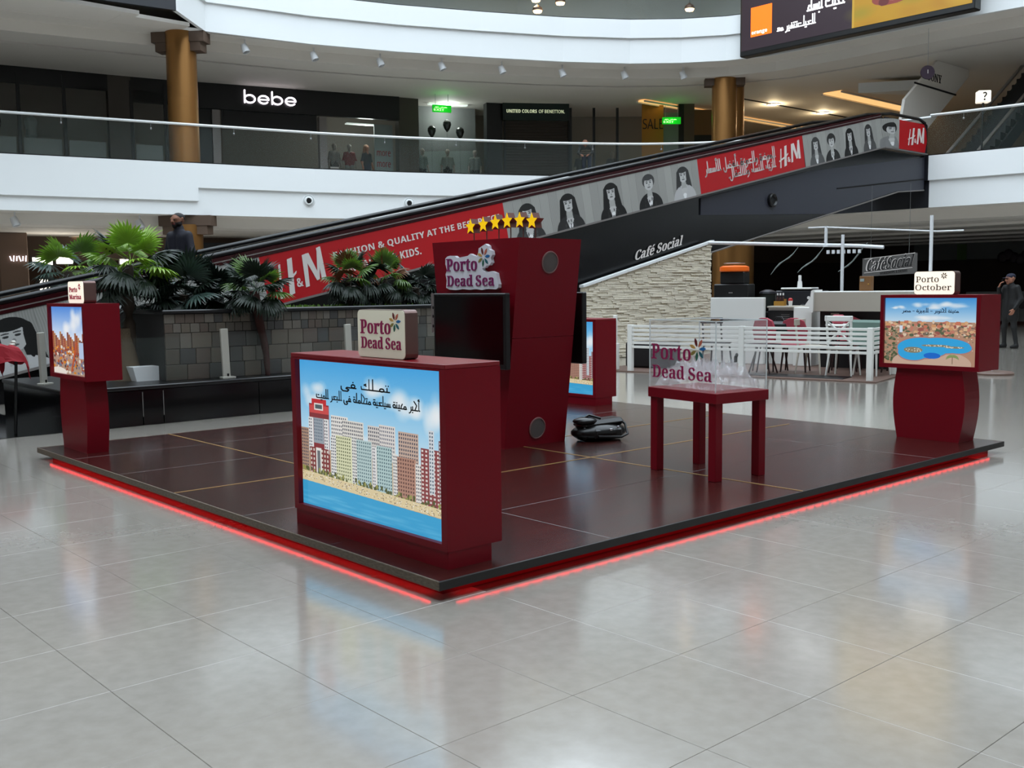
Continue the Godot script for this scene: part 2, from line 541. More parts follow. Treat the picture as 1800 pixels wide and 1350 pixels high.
func make_materials() -> void:
	var tile := mat("floor_stone", Color(1, 1, 1), 0.17)
	grain(tile, noise_tex(3, 0.02, Color(0.628, 0.600, 0.562), Color(0.672, 0.646, 0.610), 512, 5), Vector3(0.9, 0.9, 0.9))
	tile.roughness_texture = noise_tex(12, 0.012, Color(0.75, 0.75, 0.75), Color(1, 1, 1), 256, 3)
	tile.metallic_specular = 0.72
	tile.clearcoat_enabled = true
	tile.clearcoat = 0.8
	tile.clearcoat_roughness = 0.12
	mat("grout", Color(0.30, 0.28, 0.26), 0.9)
	mat("white_paint", Color(0.90, 0.91, 0.91), 0.55)
	mat("soffit_paint", Color(0.90, 0.88, 0.85), 0.75)
	mat("ceiling_paint", Color(0.80, 0.77, 0.74), 0.8)
	mat("slot", Color(0.07, 0.07, 0.08), 0.8)
	mat("outer_wall", Color(0.78, 0.77, 0.75), 0.8)
	mat("steel_white", Color(0.85, 0.86, 0.87), 0.45)
	var bronze := mat("bronze", Color(0.60, 0.43, 0.24), 0.33, 0.75)
	bronze.clearcoat_enabled = false
	mat("bronze_dark", Color(0.30, 0.21, 0.14), 0.4, 0.5)
	mat("collar", Color(0.34, 0.27, 0.22), 0.6)
	mat("black_shop", Color(0.035, 0.033, 0.04), 0.35)
	mat("shop_plaster", Color(0.52, 0.49, 0.46), 0.8)
	mat("dark_shop", Color(0.06, 0.05, 0.055), 0.7)
	mat("shop_inside", Color(0.26, 0.20, 0.18), 0.8)
	mat("pier_stone", Color(0.27, 0.245, 0.22), 0.55)
	mat("jamb_metal", Color(0.52, 0.50, 0.49), 0.4, 0.3)
	mat("shutter_metal", Color(0.20, 0.165, 0.14), 0.45, 0.4)
	mat("green_sign", Color(0.02, 0.12, 0.095), 0.4)
	mat("grey_panel", Color(0.42, 0.43, 0.43), 0.55)
	mat("frosted_panel", Color(0.50, 0.54, 0.53), 0.35)
	mat("banner_yellow", Color(0.62, 0.42, 0.07), 0.6)
	mat("print_black", Color(0.04, 0.035, 0.04), 0.5)
	mat("mall_black", Color(0.045, 0.047, 0.058), 0.25)
	mat("clad_dark", Color(0.10, 0.105, 0.13), 0.35)
	mat("skirt_maroon", Color(0.19, 0.03, 0.05), 0.22)
	mat("steel", Color(0.62, 0.63, 0.64), 0.28, 0.9)
	mat("brushed", Color(0.70, 0.69, 0.68), 0.35, 0.85)
	mat("rubber", Color(0.03, 0.03, 0.035), 0.35)
	mat("banner_red", Color(0.70, 0.045, 0.085), 0.45)
	mat("banner_white", Color(0.86, 0.83, 0.81), 0.5)
	var red := mat("stand_red", Color(0.47, 0.035, 0.10), 0.36)
	red.metallic_specular = 0.32
	mat("stand_red_edge", Color(0.50, 0.035, 0.09), 0.3)
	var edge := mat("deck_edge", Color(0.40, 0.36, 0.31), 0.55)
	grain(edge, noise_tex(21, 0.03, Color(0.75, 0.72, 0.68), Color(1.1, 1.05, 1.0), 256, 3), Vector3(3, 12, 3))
	mat("recess_black", Color(0.05, 0.04, 0.04), 0.7)
	mat("gold_tape", Color(0.72, 0.58, 0.36), 0.35, 0.4)
	var g := glass("clear_glass", Color(0.85, 0.95, 0.92), 0.02)
	g.metallic_specular = 0.16
	glass("acrylic", Color(0.93, 0.96, 0.97), 0.10)
	glass("acrylic_edge", Color(0.95, 0.98, 0.98), 0.45, 0.1)
	glass("shop_glass", Color(0.55, 0.68, 0.66), 0.025).metallic_specular = 0.22
	mat("rail_steel", Color(0.86, 0.87, 0.87), 0.35, 0.4)
	glass("film", Color(0.95, 0.96, 0.97), 0.22, 0.12)
	mat("chrome", Color(0.8, 0.8, 0.82), 0.12, 1.0)
	mat("screen_black", Color(0.012, 0.014, 0.02), 0.12)
	mat("plastic_black", Color(0.03, 0.03, 0.033), 0.4)
	mat("leather", Color(0.022, 0.022, 0.025), 0.32)
	mat("speaker_cloth", Color(0.36, 0.33, 0.32), 0.9)
	mat("speaker_rim", Color(0.50, 0.36, 0.35), 0.5)
	mat("magenta", Color(0.60, 0.07, 0.32), 0.45)
	mat("maroon_print", Color(0.40, 0.03, 0.13), 0.5)
	mat("star_yellow", Color(1.0, 0.86, 0.02), 0.5)
	mat("star_side", Color(0.42, 0.24, 0.20), 0.5)
	mat("sign_side", Color(0.44, 0.34, 0.32), 0.32, 0.55)
	mat("white_board", Color(0.90, 0.90, 0.93), 0.45)
	var gt := mat("black_granite", Color(0.035, 0.036, 0.045), 0.12)
	gt.metallic_specular = 0.5
	mat("granite_cap", Color(0.06, 0.06, 0.065), 0.3)
	mat("joint_grey", Color(0.16, 0.155, 0.15), 0.8)
	var tones := [Color(0.33, 0.31, 0.28), Color(0.40, 0.37, 0.33), Color(0.30, 0.30, 0.29), Color(0.36, 0.32, 0.29), Color(0.42, 0.40, 0.37), Color(0.27, 0.265, 0.26)]
	for i in tones.size():
		var t := mat("granite_%d" % i, tones[i], 0.38)
		grain(t, noise_tex(40 + i, 0.09, Color(0.72, 0.72, 0.72), Color(1.2, 1.18, 1.15), 256, 3), Vector3(4, 4, 4))
	mat("post_white", Color(0.72, 0.71, 0.67), 0.35, 0.2)
	var ledge := mat("ledge_stone", Color(0.93, 0.90, 0.84), 0.85)
	grain(ledge, noise_tex(60, 0.05, Color(0.80, 0.80, 0.79), Color(1.08, 1.07, 1.04), 512, 4), Vector3(1.2, 4, 1.2))
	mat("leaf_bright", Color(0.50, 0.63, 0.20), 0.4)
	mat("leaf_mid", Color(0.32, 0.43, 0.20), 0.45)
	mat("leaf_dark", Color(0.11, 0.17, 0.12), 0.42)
	mat("leaf_blue", Color(0.24, 0.32, 0.29), 0.42)
	mat("leaf_rust", Color(0.42, 0.25, 0.10), 0.6)
	for k in ["leaf_bright", "leaf_mid"]:
		mats[k].backlight_enabled = true
		mats[k].backlight = Color(0.25, 0.38, 0.06)
	mat("trunk", Color(0.23, 0.19, 0.15), 0.9)
	mat("trunk_red", Color(0.22, 0.10, 0.08), 0.9)
	var fib := mat("trunk_base", Color(0.42, 0.37, 0.31), 0.9)
	grain(fib, noise_tex(71, 0.05, Color(0.65, 0.63, 0.6), Color(1.15, 1.12, 1.05), 256, 4), Vector3(14, 2, 14))
	mat("soil", Color(0.07, 0.05, 0.04), 0.95)
	mat("cafe_white", Color(0.88, 0.88, 0.86), 0.4)
	mat("cafe_brown_floor", Color(0.40, 0.31, 0.27), 0.5)
	mat("cafe_dark", Color(0.06, 0.05, 0.055), 0.5)
	mat("counter_cream", Color(0.66, 0.63, 0.58), 0.5)
	mat("chair_pink", Color(0.62, 0.22, 0.28), 0.6)
	mat("chair_green", Color(0.38, 0.47, 0.43), 0.7)
	mat("chair_wood", Color(0.16, 0.06, 0.055), 0.45)
	mat("chair_cream", Color(0.70, 0.67, 0.62), 0.5)
	mat("orange_cap", Color(0.93, 0.40, 0.02), 0.4)
	mat("gold_card", Color(0.60, 0.43, 0.13), 0.5)
	mat("wood_box", Color(0.42, 0.28, 0.13), 0.6)
	mat("cup_white", Color(0.86, 0.85, 0.84), 0.4)
	mat("cup_red", Color(0.65, 0.08, 0.07), 0.4)
	mat("sign_grey", Color(0.36, 0.35, 0.34), 0.5)
	mat("cloth_red", Color(0.55, 0.02, 0.10), 0.8)
	mat("brick_pillar", Color(0.47, 0.38, 0.32), 0.7)
	mat("purple_disc", Color(0.16, 0.07, 0.15), 0.4)
	mat("tile_line", Color(0.22, 0.22, 0.24), 0.4)
	mat("rope", Color(0.62, 0.60, 0.58), 0.8)
	glow("white_letters", Color(1.0, 0.97, 1.0), 1.5)
	glow("sign_face", Color(0.99, 0.95, 0.88), 0.75)
	glow("sign_letters_dim", Color(0.93, 0.96, 0.80), 0.55)
	glow("sign_face_plain", Color(0.90, 0.88, 0.80), 0.12)
	glow("exit_green", Color(0.05, 0.65, 0.12), 0.9)
	glow("exit_white", Color(0.85, 0.95, 0.75), 1.0)
	glow("lamp_warm", Color(1.0, 0.88, 0.68), 3.0)
	glow("cove_warm", Color(1.0, 0.80, 0.52), 0.9)
	glow("shop_light", Color(1.0, 0.98, 0.93), 1.3)
	glow("led_red", Color(1.0, 0.05, 0.06), 1.2)
	glow("shop_lamp", Color(0.95, 1.0, 0.97), 0.5)
	mat("slate_clad", Color(0.20, 0.205, 0.245), 0.45)
	# dark cherry laminate of the stand: long streaks along X, broken by finer ones
	var w := mat("cherry_deck", Color(1, 1, 1), 0.24)
	w.metallic_specular = 0.65
	w.clearcoat_enabled = true
	w.clearcoat = 0.6
	w.clearcoat_roughness = 0.15
	var im := Image.create(1024, 512, false, Image.FORMAT_RGB8)
	var n1 := FastNoiseLite.new()
	n1.seed = 5
	n1.frequency = 0.012
	n1.fractal_octaves = 4
	var n2 := FastNoiseLite.new()
	n2.seed = 9
	n2.frequency = 0.05
	for y in 512:
		var row := y / 64
		for x in 1024:
			var a := n1.get_noise_2d(x * 0.35 + row * 311.0, y * 2.2) * 0.6 + n2.get_noise_2d(x * 0.12, y * 2.4 + row * 77.0) * 0.4
			var k := clampf(0.5 + a * 0.9 + (0.06 if row % 3 == 1 else -0.04 if row % 3 == 2 else 0.0), 0.0, 1.0)
			im.set_pixel(x, y, Color(0.135, 0.052, 0.047).lerp(Color(0.29, 0.125, 0.10), k))
	w.albedo_texture = ImageTexture.create_from_image(im)
	w.uv1_triplanar = true
	w.uv1_world_triplanar = true
	w.uv1_scale = Vector3(0.5, 1.0, 1.0)


# ---------------------------------------------------------------- printed pictures
func oval(im: Image, cx: float, cy: float, rx: float, ry: float, c: Color, soft := 0.0) -> void:
	for y in range(maxi(0, int(cy - ry)), mini(im.get_height(), int(cy + ry) + 1)):
		for x in range(maxi(0, int(cx - rx)), mini(im.get_width(), int(cx + rx) + 1)):
			var d := Vector2((x - cx) / rx, (y - cy) / ry).length()
			if d < 1.0:
				var a := c.a * (1.0 if soft <= 0.0 else clampf((1.0 - d) / soft, 0.0, 1.0))
				im.set_pixel(x, y, im.get_pixel(x, y).lerp(Color(c.r, c.g, c.b), a))


func rect(im: Image, x: float, y: float, w: float, h: float, c: Color) -> void:
	im.fill_rect(Rect2i(int(x), int(y), maxi(1, int(w)), maxi(1, int(h))), c)


func sky_print(im: Image, top: Color, low: Color, h: int, clouds: Array) -> void:
	for y in h: rect(im, 0, y, im.get_width(), 1, top.lerp(low, float(y) / h))
	for c in clouds:
		for k in 9:
			oval(im, c[0] + rng.randf_range(-1, 1) * c[2] * 0.7, c[1] + rng.randf_range(-0.5, 0.5) * c[3], c[2] * rng.randf_range(0.35, 0.6), c[3] * rng.randf_range(0.4, 0.7), Color(1, 1, 1, 0.45), 0.8)


func block(im: Image, x: float, top: float, w: float, low: float, wall: Color, win: Color, px: int, py: int) -> void:   # a printed building with windows
	rect(im, x, top, w, low - top, wall)
	var yy := top + 6
	while yy < low - 8:
		var xx := x + 4
		while xx < x + w - px * 0.6:
			rect(im, xx, yy, px * 0.5, py * 0.55, win)
			xx += px
		yy += py


func print_sea() -> Image:
	var im := Image.create(1024, 640, false, Image.FORMAT_RGB8)
	sky_print(im, Color(0.30, 0.68, 0.93), Color(0.86, 0.95, 0.99), 380, [[110, 150, 120, 70], [640, 110, 150, 80], [790, 150, 110, 70], [980, 190, 90, 120], [560, 330, 130, 50]])
	var dark := Color(0.28, 0.30, 0.36)
	block(im, 245, 228, 130, 480, Color(0.93, 0.92, 0.90), dark, 15, 16)
	block(im, 330, 240, 160, 480, Color(0.90, 0.89, 0.86), dark, 14, 15)
	block(im, 520, 246, 110, 480, Color(0.86, 0.84, 0.82), dark, 14, 15)
	block(im, 600, 236, 110, 480, Color(0.90, 0.88, 0.86), Color(0.35, 0.38, 0.46), 13, 15)
	block(im, 730, 250, 130, 490, Color(0.80, 0.70, 0.64), dark, 14, 15)
	# the red roofed tower block at the left
	rect(im, 0, 380, 1024, 200, Color(0.78, 0.68, 0.56))
	block(im, 0, 300, 64, 500, Color(0.70, 0.58, 0.50), dark, 14, 14)
	rect(im, 70, 190, 160, 300, Color(0.55, 0.22, 0.24))
	rect(im, 92, 168, 118, 60, Color(0.78, 0.22, 0.24))
	rect(im, 72, 196, 156, 34, Color(0.83, 0.32, 0.32))
	rect(im, 112, 186, 72, 30, Color(0.93, 0.90, 0.88))
	rect(im, 120, 192, 56, 18, Color(0.35, 0.40, 0.42))
	block(im, 62, 250, 40, 400, Color(0.92, 0.92, 0.92), dark, 14, 14)
	block(im, 188, 250, 38, 400, Color(0.92, 0.92, 0.92), dark, 14, 14)
	block(im, 104, 250, 82, 360, Color(0.62, 0.66, 0.70), Color(0.40, 0.46, 0.52), 14, 14)
	block(im, 70, 380, 150, 500, Color(0.52, 0.24, 0.24), Color(0.88, 0.84, 0.80), 22, 20)
	rect(im, 118, 380, 44, 120, Color(0.93, 0.92, 0.9))
	rect(im, 128, 392, 24, 100, Color(0.45, 0.46, 0.48))
	block(im, 238, 320, 44, 500, Color(0.93, 0.93, 0.92), dark, 14, 13)
	block(im, 280, 310, 120, 505, Color(0.88, 0.89, 0.74), Color(0.42, 0.45, 0.34), 16, 14)
	block(im, 400, 300, 36, 505, Color(0.92, 0.92, 0.90), dark, 12, 13)
	block(im, 436, 312, 108, 510, Color(0.74, 0.83, 0.83), Color(0.34, 0.44, 0.48), 15, 14)
	block(im, 548, 330, 30, 512, Color(0.92, 0.92, 0.92), dark, 10, 13)
	block(im, 580, 322, 104, 515, Color(0.72, 0.82, 0.82), Color(0.32, 0.42, 0.46), 15, 14)
	block(im, 690, 344, 32, 520, Color(0.93, 0.92, 0.9), dark, 10, 13)
	block(im, 720, 350, 120, 525, Color(0.72, 0.55, 0.48), Color(0.40, 0.28, 0.27), 16, 15)
	block(im, 838, 366, 36, 530, Color(0.93, 0.91, 0.89), dark, 12, 14)
	block(im, 874, 300, 150, 540, Color(0.56, 0.28, 0.29), Color(0.90, 0.86, 0.84), 24, 16)
	block(im, 925, 228, 32, 470, Color(0.86, 0.88, 0.90), Color(0.30, 0.36, 0.42), 14, 14)
	block(im, 985, 262, 39, 540, Color(0.50, 0.34, 0.36), Color(0.85, 0.85, 0.85), 14, 14)
	for k in 130:   # palms and parasols along the beach
		var x := rng.randf() * 1010.0
		oval(im, x, 478 + x * 0.03 + rng.randf_range(-8, 22), 7, 9, Color(0.36, 0.38, 0.22) if k % 3 else Color(0.62, 0.62, 0.36))
	for x in range(0, 1024, 8):
		rect(im, x, 490 + x * 0.030, 8, 46 - x * 0.012, Color(0.90, 0.83, 0.66))
		rect(im, x, 534 + x * 0.022, 8, 200, Color(0.25, 0.66, 0.86))
	for k in 260:
		var x := rng.randf() * 1010.0
		rect(im, x, 494 + x * 0.03 + rng.randf() * 26.0, 6, 3, Color(0.50, 0.44, 0.38) if k % 2 else Color(0.97, 0.95, 0.9))
	for k in 60: oval(im, rng.randf() * 1024, 575 + rng.randf() * 60, 90, 7, Color(0.42, 0.76, 0.92, 0.35), 0.9)
	return im


func print_pool() -> Image:
	var im := Image.create(768, 576, false, Image.FORMAT_RGB8)
	sky_print(im, Color(0.26, 0.60, 0.88), Color(0.84, 0.92, 0.97), 230, [[360, 70, 120, 40], [560, 60, 130, 36], [110, 85, 70, 22], [420, 170, 160, 40]])
	rect(im, 0, 205, 768, 380, Color(0.72, 0.56, 0.46))
	for k in 230:
		var x := rng.randf() * 768
		var y := 205 + rng.randf() * 130
		oval(im, x, y, 8 + rng.randf() * 14, 6 + rng.randf() * 10, [Color(0.86, 0.68, 0.52), Color(0.50, 0.42, 0.36), Color(0.78, 0.50, 0.42), Color(0.36, 0.40, 0.30), Color(0.90, 0.80, 0.70), Color(0.62, 0.36, 0.32)][k % 6])
	for k in 26:
		rect(im, rng.randf() * 740, 196 + rng.randf() * 60, 18 + rng.randf() * 26, 24, [Color(0.84, 0.62, 0.44), Color(0.80, 0.48, 0.38), Color(0.88, 0.74, 0.58)][k % 3])
	for k in 110:
		oval(im, rng.randf() * 768, 300 + rng.randf() * 270, 5, 4, [Color(0.90, 0.86, 0.80), Color(0.46, 0.40, 0.34)][k % 2])
	for k in 90:
		oval(im, rng.randf() * 120, 260 + rng.randf() * 300, 12, 9, [Color(0.30, 0.36, 0.24), Color(0.44, 0.44, 0.36), Color(0.62, 0.54, 0.44)][k % 3])
	rect(im, 130, 240, 26, 60, Color(0.86, 0.90, 0.95))
	oval(im, 400, 560, 330, 120, Color(0.80, 0.68, 0.60))
	var pool := Color(0.20, 0.66, 0.90)
	for c in [[330, 430, 215, 88], [480, 405, 240, 66], [620, 420, 110, 48], [250, 470, 130, 70]]:
		oval(im, c[0], c[1], c[2] + 10, c[3] + 9, Color(0.70, 0.50, 0.48))
	for c in [[330, 430, 215, 88], [480, 405, 240, 66], [620, 420, 110, 48], [250, 470, 130, 70]]:
		oval(im, c[0], c[1], c[2], c[3], pool)
	oval(im, 410, 495, 70, 26, Color(0.10, 0.42, 0.82))
	for c in [[250, 450, 80, 26], [440, 408, 120, 10], [590, 418, 80, 9]]:
		oval(im, c[0], c[1], c[2], c[3], Color(0.55, 0.52, 0.42))
		for k in 14: oval(im, c[0] + rng.randf_range(-0.8, 0.8) * c[2], c[1] + rng.randf_range(-0.5, 0.5) * c[3], 6, 4, Color(0.88, 0.86, 0.80))
	for k in 13:   # a palm in the foreground of the print
		var a := PI * k / 12.0
		for r in 40: oval(im, 578 + cos(a) * r * 1.3, 500 - sin(a) * r + r * r * 0.012, 3, 3, Color(0.52, 0.60, 0.38))
	rect(im, 575, 500, 6, 60, Color(0.50, 0.42, 0.34))
	return im


func print_street() -> Image:
	var im := Image.create(384, 320, false, Image.FORMAT_RGB8)
	sky_print(im, Color(0.36, 0.58, 0.90), Color(0.93, 0.96, 1.0), 160, [[210, 90, 90, 60], [290, 60, 80, 60]])
	for k in 22:
		var x := k * 17.0
		block(im, x, 118 + (k % 5) * 10 + x * 0.02, 20, 230, [Color(0.66, 0.36, 0.26), Color(0.78, 0.58, 0.40), Color(0.56, 0.34, 0.30), Color(0.70, 0.46, 0.34)][k % 4], Color(0.30, 0.24, 0.24), 7, 9)
	rect(im, 0, 225, 384, 95, Color(0.70, 0.58, 0.50))
	for k in 150:
		oval(im, rng.randf() * 384, 190 + rng.randf() * 120, 5 + rng.randf() * 8, 4 + rng.randf() * 5, [Color(0.85, 0.52, 0.18), Color(0.46, 0.48, 0.58), Color(0.62, 0.30, 0.22), Color(0.90, 0.86, 0.80), Color(0.36, 0.30, 0.30)][k % 5])
	for k in 30: oval(im, 210 + k * 2.2, 300 - k * 4.5, 9, 7, Color(0.74, 0.36, 0.22))
	rect(im, 300, 165, 84, 75, Color(0.72, 0.80, 0.92))
	oval(im, 60, 312, 90, 22, Color(0.93, 0.90, 0.86))
	return im


# A grey printed panel of planks with plain, invented portraits. Each entry: x, head height y, head size, hair 0 short 1 long 2 curly, dress tone, hair tone.
func print_portraits(wide: int, h: int, list: Array) -> Image:
	var im := Image.create(wide, h, false, Image.FORMAT_RGB8)
	for x in wide:
		var plank := x / 46
		var base := 0.60 + 0.022 * sin(plank * 2.3) + 0.015 * sin(plank * 5.1)
		for y in h:
			var v := base + 0.035 * sin(x * 0.9 + sin(y * 0.05 + plank) * 2.0) + (-0.12 if x % 46 == 0 else 0.0)
			im.set_pixel(x, y, Color(v, v, v * 0.97))
	for p in list:
		var x: float = p[0]
		var y: float = p[1]
		var r: float = p[2]
		var w := r * 1.42
		var hair := Color(p[5], p[5], p[5])
		var tone := Color(p[4], p[4], p[4])
		var skin := Color(0.74, 0.74, 0.73)
		if p[3] == 1:
			for k in 14:
				var t := k / 13.0
				for sgn in [-1, 1]: oval(im, x + sgn * w * (0.62 + 0.32 * t), y + r * (-0.4 + 2.6 * t), w * 0.42, r * 0.5, hair)
		oval(im, x, y + r * 3.7, w * 1.9, r * 2.2, tone)
		oval(im, x, y + r * 2.0, w * 0.42, r * 1.1, skin.darkened(0.12))
		for k in 5: oval(im, x, y + r * (2.3 + k * 0.28), w * (0.5 - k * 0.07), r * 0.3, skin if k < 3 else Color(0.9, 0.9, 0.9))
		oval(im, x, y - r * 0.28, w * (1.12 if p[3] == 2 else 0.98), r * (1.15 if p[3] == 2 else 1.08), hair)
		oval(im, x, y + r * 0.14, w * 0.70, r * 1.0, skin)
		oval(im, x, y - r * 0.72, w * 0.72, r * 0.34, hair)
		for sgn in [-1, 1]:
			oval(im, x + sgn * w * 0.28, y - r * 0.02, w * 0.15, r * 0.085, Color(0.15, 0.15, 0.15))
			oval(im, x + sgn * w * 0.28, y - r * 0.24, w * 0.2, r * 0.055, Color(0.25, 0.25, 0.25))
		oval(im, x + w * 0.06, y + r * 0.32, w * 0.09, r * 0.14, Color(0.55, 0.55, 0.55))
		oval(im, x, y + r * 0.66, w * 0.24, r * 0.085, Color(0.30, 0.30, 0.30))
		if p[3] == 1:
			for sgn in [-1, 1]: oval(im, x + sgn * w * 0.72, y + r * 0.5, w * 0.2, r * 1.3, hair)
		for k in 24:
			var q := Vector2(rng.randf_range(-1.3, 1.3), rng.randf_range(2.4, 4.6)) * r
			if tone.r < 0.25: oval(im, x + q.x, y + q.y, r * 0.09, r * 0.22, tone.lightened(0.1))
	return im


func print_led() -> Image:
	var im := Image.create(640, 270, false, Image.FORMAT_RGB8)
	im.fill(Color(0.23, 0.17, 0.21))
	rect(im, 335, 0, 310, 270, Color(0.80, 0.62, 0.16))
	for k in 46: oval(im, 340 + rng.randf() * 300, rng.randf() * 270, 50, 22, [Color(0.86, 0.72, 0.26, 0.4), Color(0.56, 0.60, 0.22, 0.4), Color(0.74, 0.52, 0.14, 0.35)][k % 3], 0.8)
	rect(im, 335, 0, 6, 270, Color(0.86, 0.70, 0.25))
	oval(im, 440, 214, 52, 18, Color(0.62, 0.30, 0.26))
	oval(im, 452, 204, 34, 20, Color(0.80, 0.56, 0.52))
	oval(im, 470, 208, 16, 14, Color(0.88, 0.84, 0.82))
	oval(im, 420, 222, 14, 10, Color(0.45, 0.20, 0.20))
	return im


# ---------------------------------------------------------------- the building
func build_shell() -> void:
	# floor: a slab with a tiled field round the stand (tiles 0.61 m, laid separately with hairline joints)
	var x0 := -3.435
	var x1 := 7.105
	var z0 := -6.1
	var z1 := 4.287
	var st := S()
	span(st, Vector3(-24, -0.3, -46), Vector3(x0, 0, 24))
	span(st, Vector3(x1, -0.3, -46), Vector3(48, 0, 24))
	span(st, Vector3(x0, -0.3, -46), Vector3(x1, 0, z0))
	span(st, Vector3(x0, -0.3, z1), Vector3(x1, 0, 24))
	span(st, Vector3(x0, -0.3, z0), Vector3(x1, -0.012, z1))
	var fl := struct("floor", st, M("floor_stone"))
	var meshes := []
	for k in 3:
		var t := S()
		rbx(t, Vector3(0.31, -0.006, 0.3055), Vector3(0.6185, 0.012, 0.6095), 0.0012)
		meshes.append(done(t, M("floor_stone")))
	var bed := S()
	span(bed, Vector3(x0, -0.02, z0), Vector3(x1, -0.0035, z1))
	part(fl, "grout_bed", bed, M("grout"))
	var camp := Vector3(-2.94, 0, 3.827)
	var fw := Vector3(0.663, 0, -0.743)
	for i in 17:
		for j in 17:
			var p := Vector3(x0 + i * 0.62, 0, z0 + j * 0.611)
			if p.x > 0.28 and p.x + 0.62 < 6.3 and p.z > -5.8 and p.z + 0.611 < 0.02: continue   # under the stand
			var c := p + Vector3(0.31, 0, 0.3) - camp
			var d := c.dot(fw)
			if d < 1.2 or absf(c.dot(Vector3(0.745, 0, 0.667))) > d * 0.56 + 0.7: continue
			var o := MeshInstance3D.new()
			o.mesh = meshes[(i * 7 + j * 3) % 3]
			put(fl, o, "tile")
			o.position = p
	# joints beyond the tiled field are hairlines far away; outer walls and roof close the hall
	st = S()
	span(st, Vector3(-24, 0, -46.3), Vector3(48, 18, -46))
	struct("wall_back", st, M("outer_wall"))
	st = S()
	span(st, Vector3(-24.3, 0, -46), Vector3(-24, 18, 24))
	struct("wall_left", st, M("outer_wall"))
	st = S()
	span(st, Vector3(48, 0, -46), Vector3(48.3, 18, 24))
	struct("wall_right", st, M("outer_wall"))
	st = S()
	span(st, Vector3(-24, 0, 24), Vector3(48, 18, 24.3))
	struct("wall_front", st, M("outer_wall"))
	# roof with the skylight over the atrium
	st = S()
	span(st, Vector3(-24, 18, -46), Vector3(48, 18.4, -25))
	span(st, Vector3(-24, 18, 9), Vector3(48, 18.4, 24))
	span(st, Vector3(-24, 18, -25), Vector3(-9, 18.4, 9))
	span(st, Vector3(26.5, 18, -25), Vector3(48, 18.4, 9))
	var roof := struct("ceiling", st, M("outer_wall"))
	st = S()
	for k in 7: span(st, Vector3(-9 + k * 5.9 - 0.08, 18.0, -25), Vector3(-9 + k * 5.9 + 0.08, 18.35, 9))
	for k in 7: span(st, Vector3(-9, 18.0, -25 + k * 5.66 - 0.06), Vector3(26.5, 18.2, -25 + k * 5.66 + 0.06))
	part(roof, "skylight_beam", st, M("steel_white"))


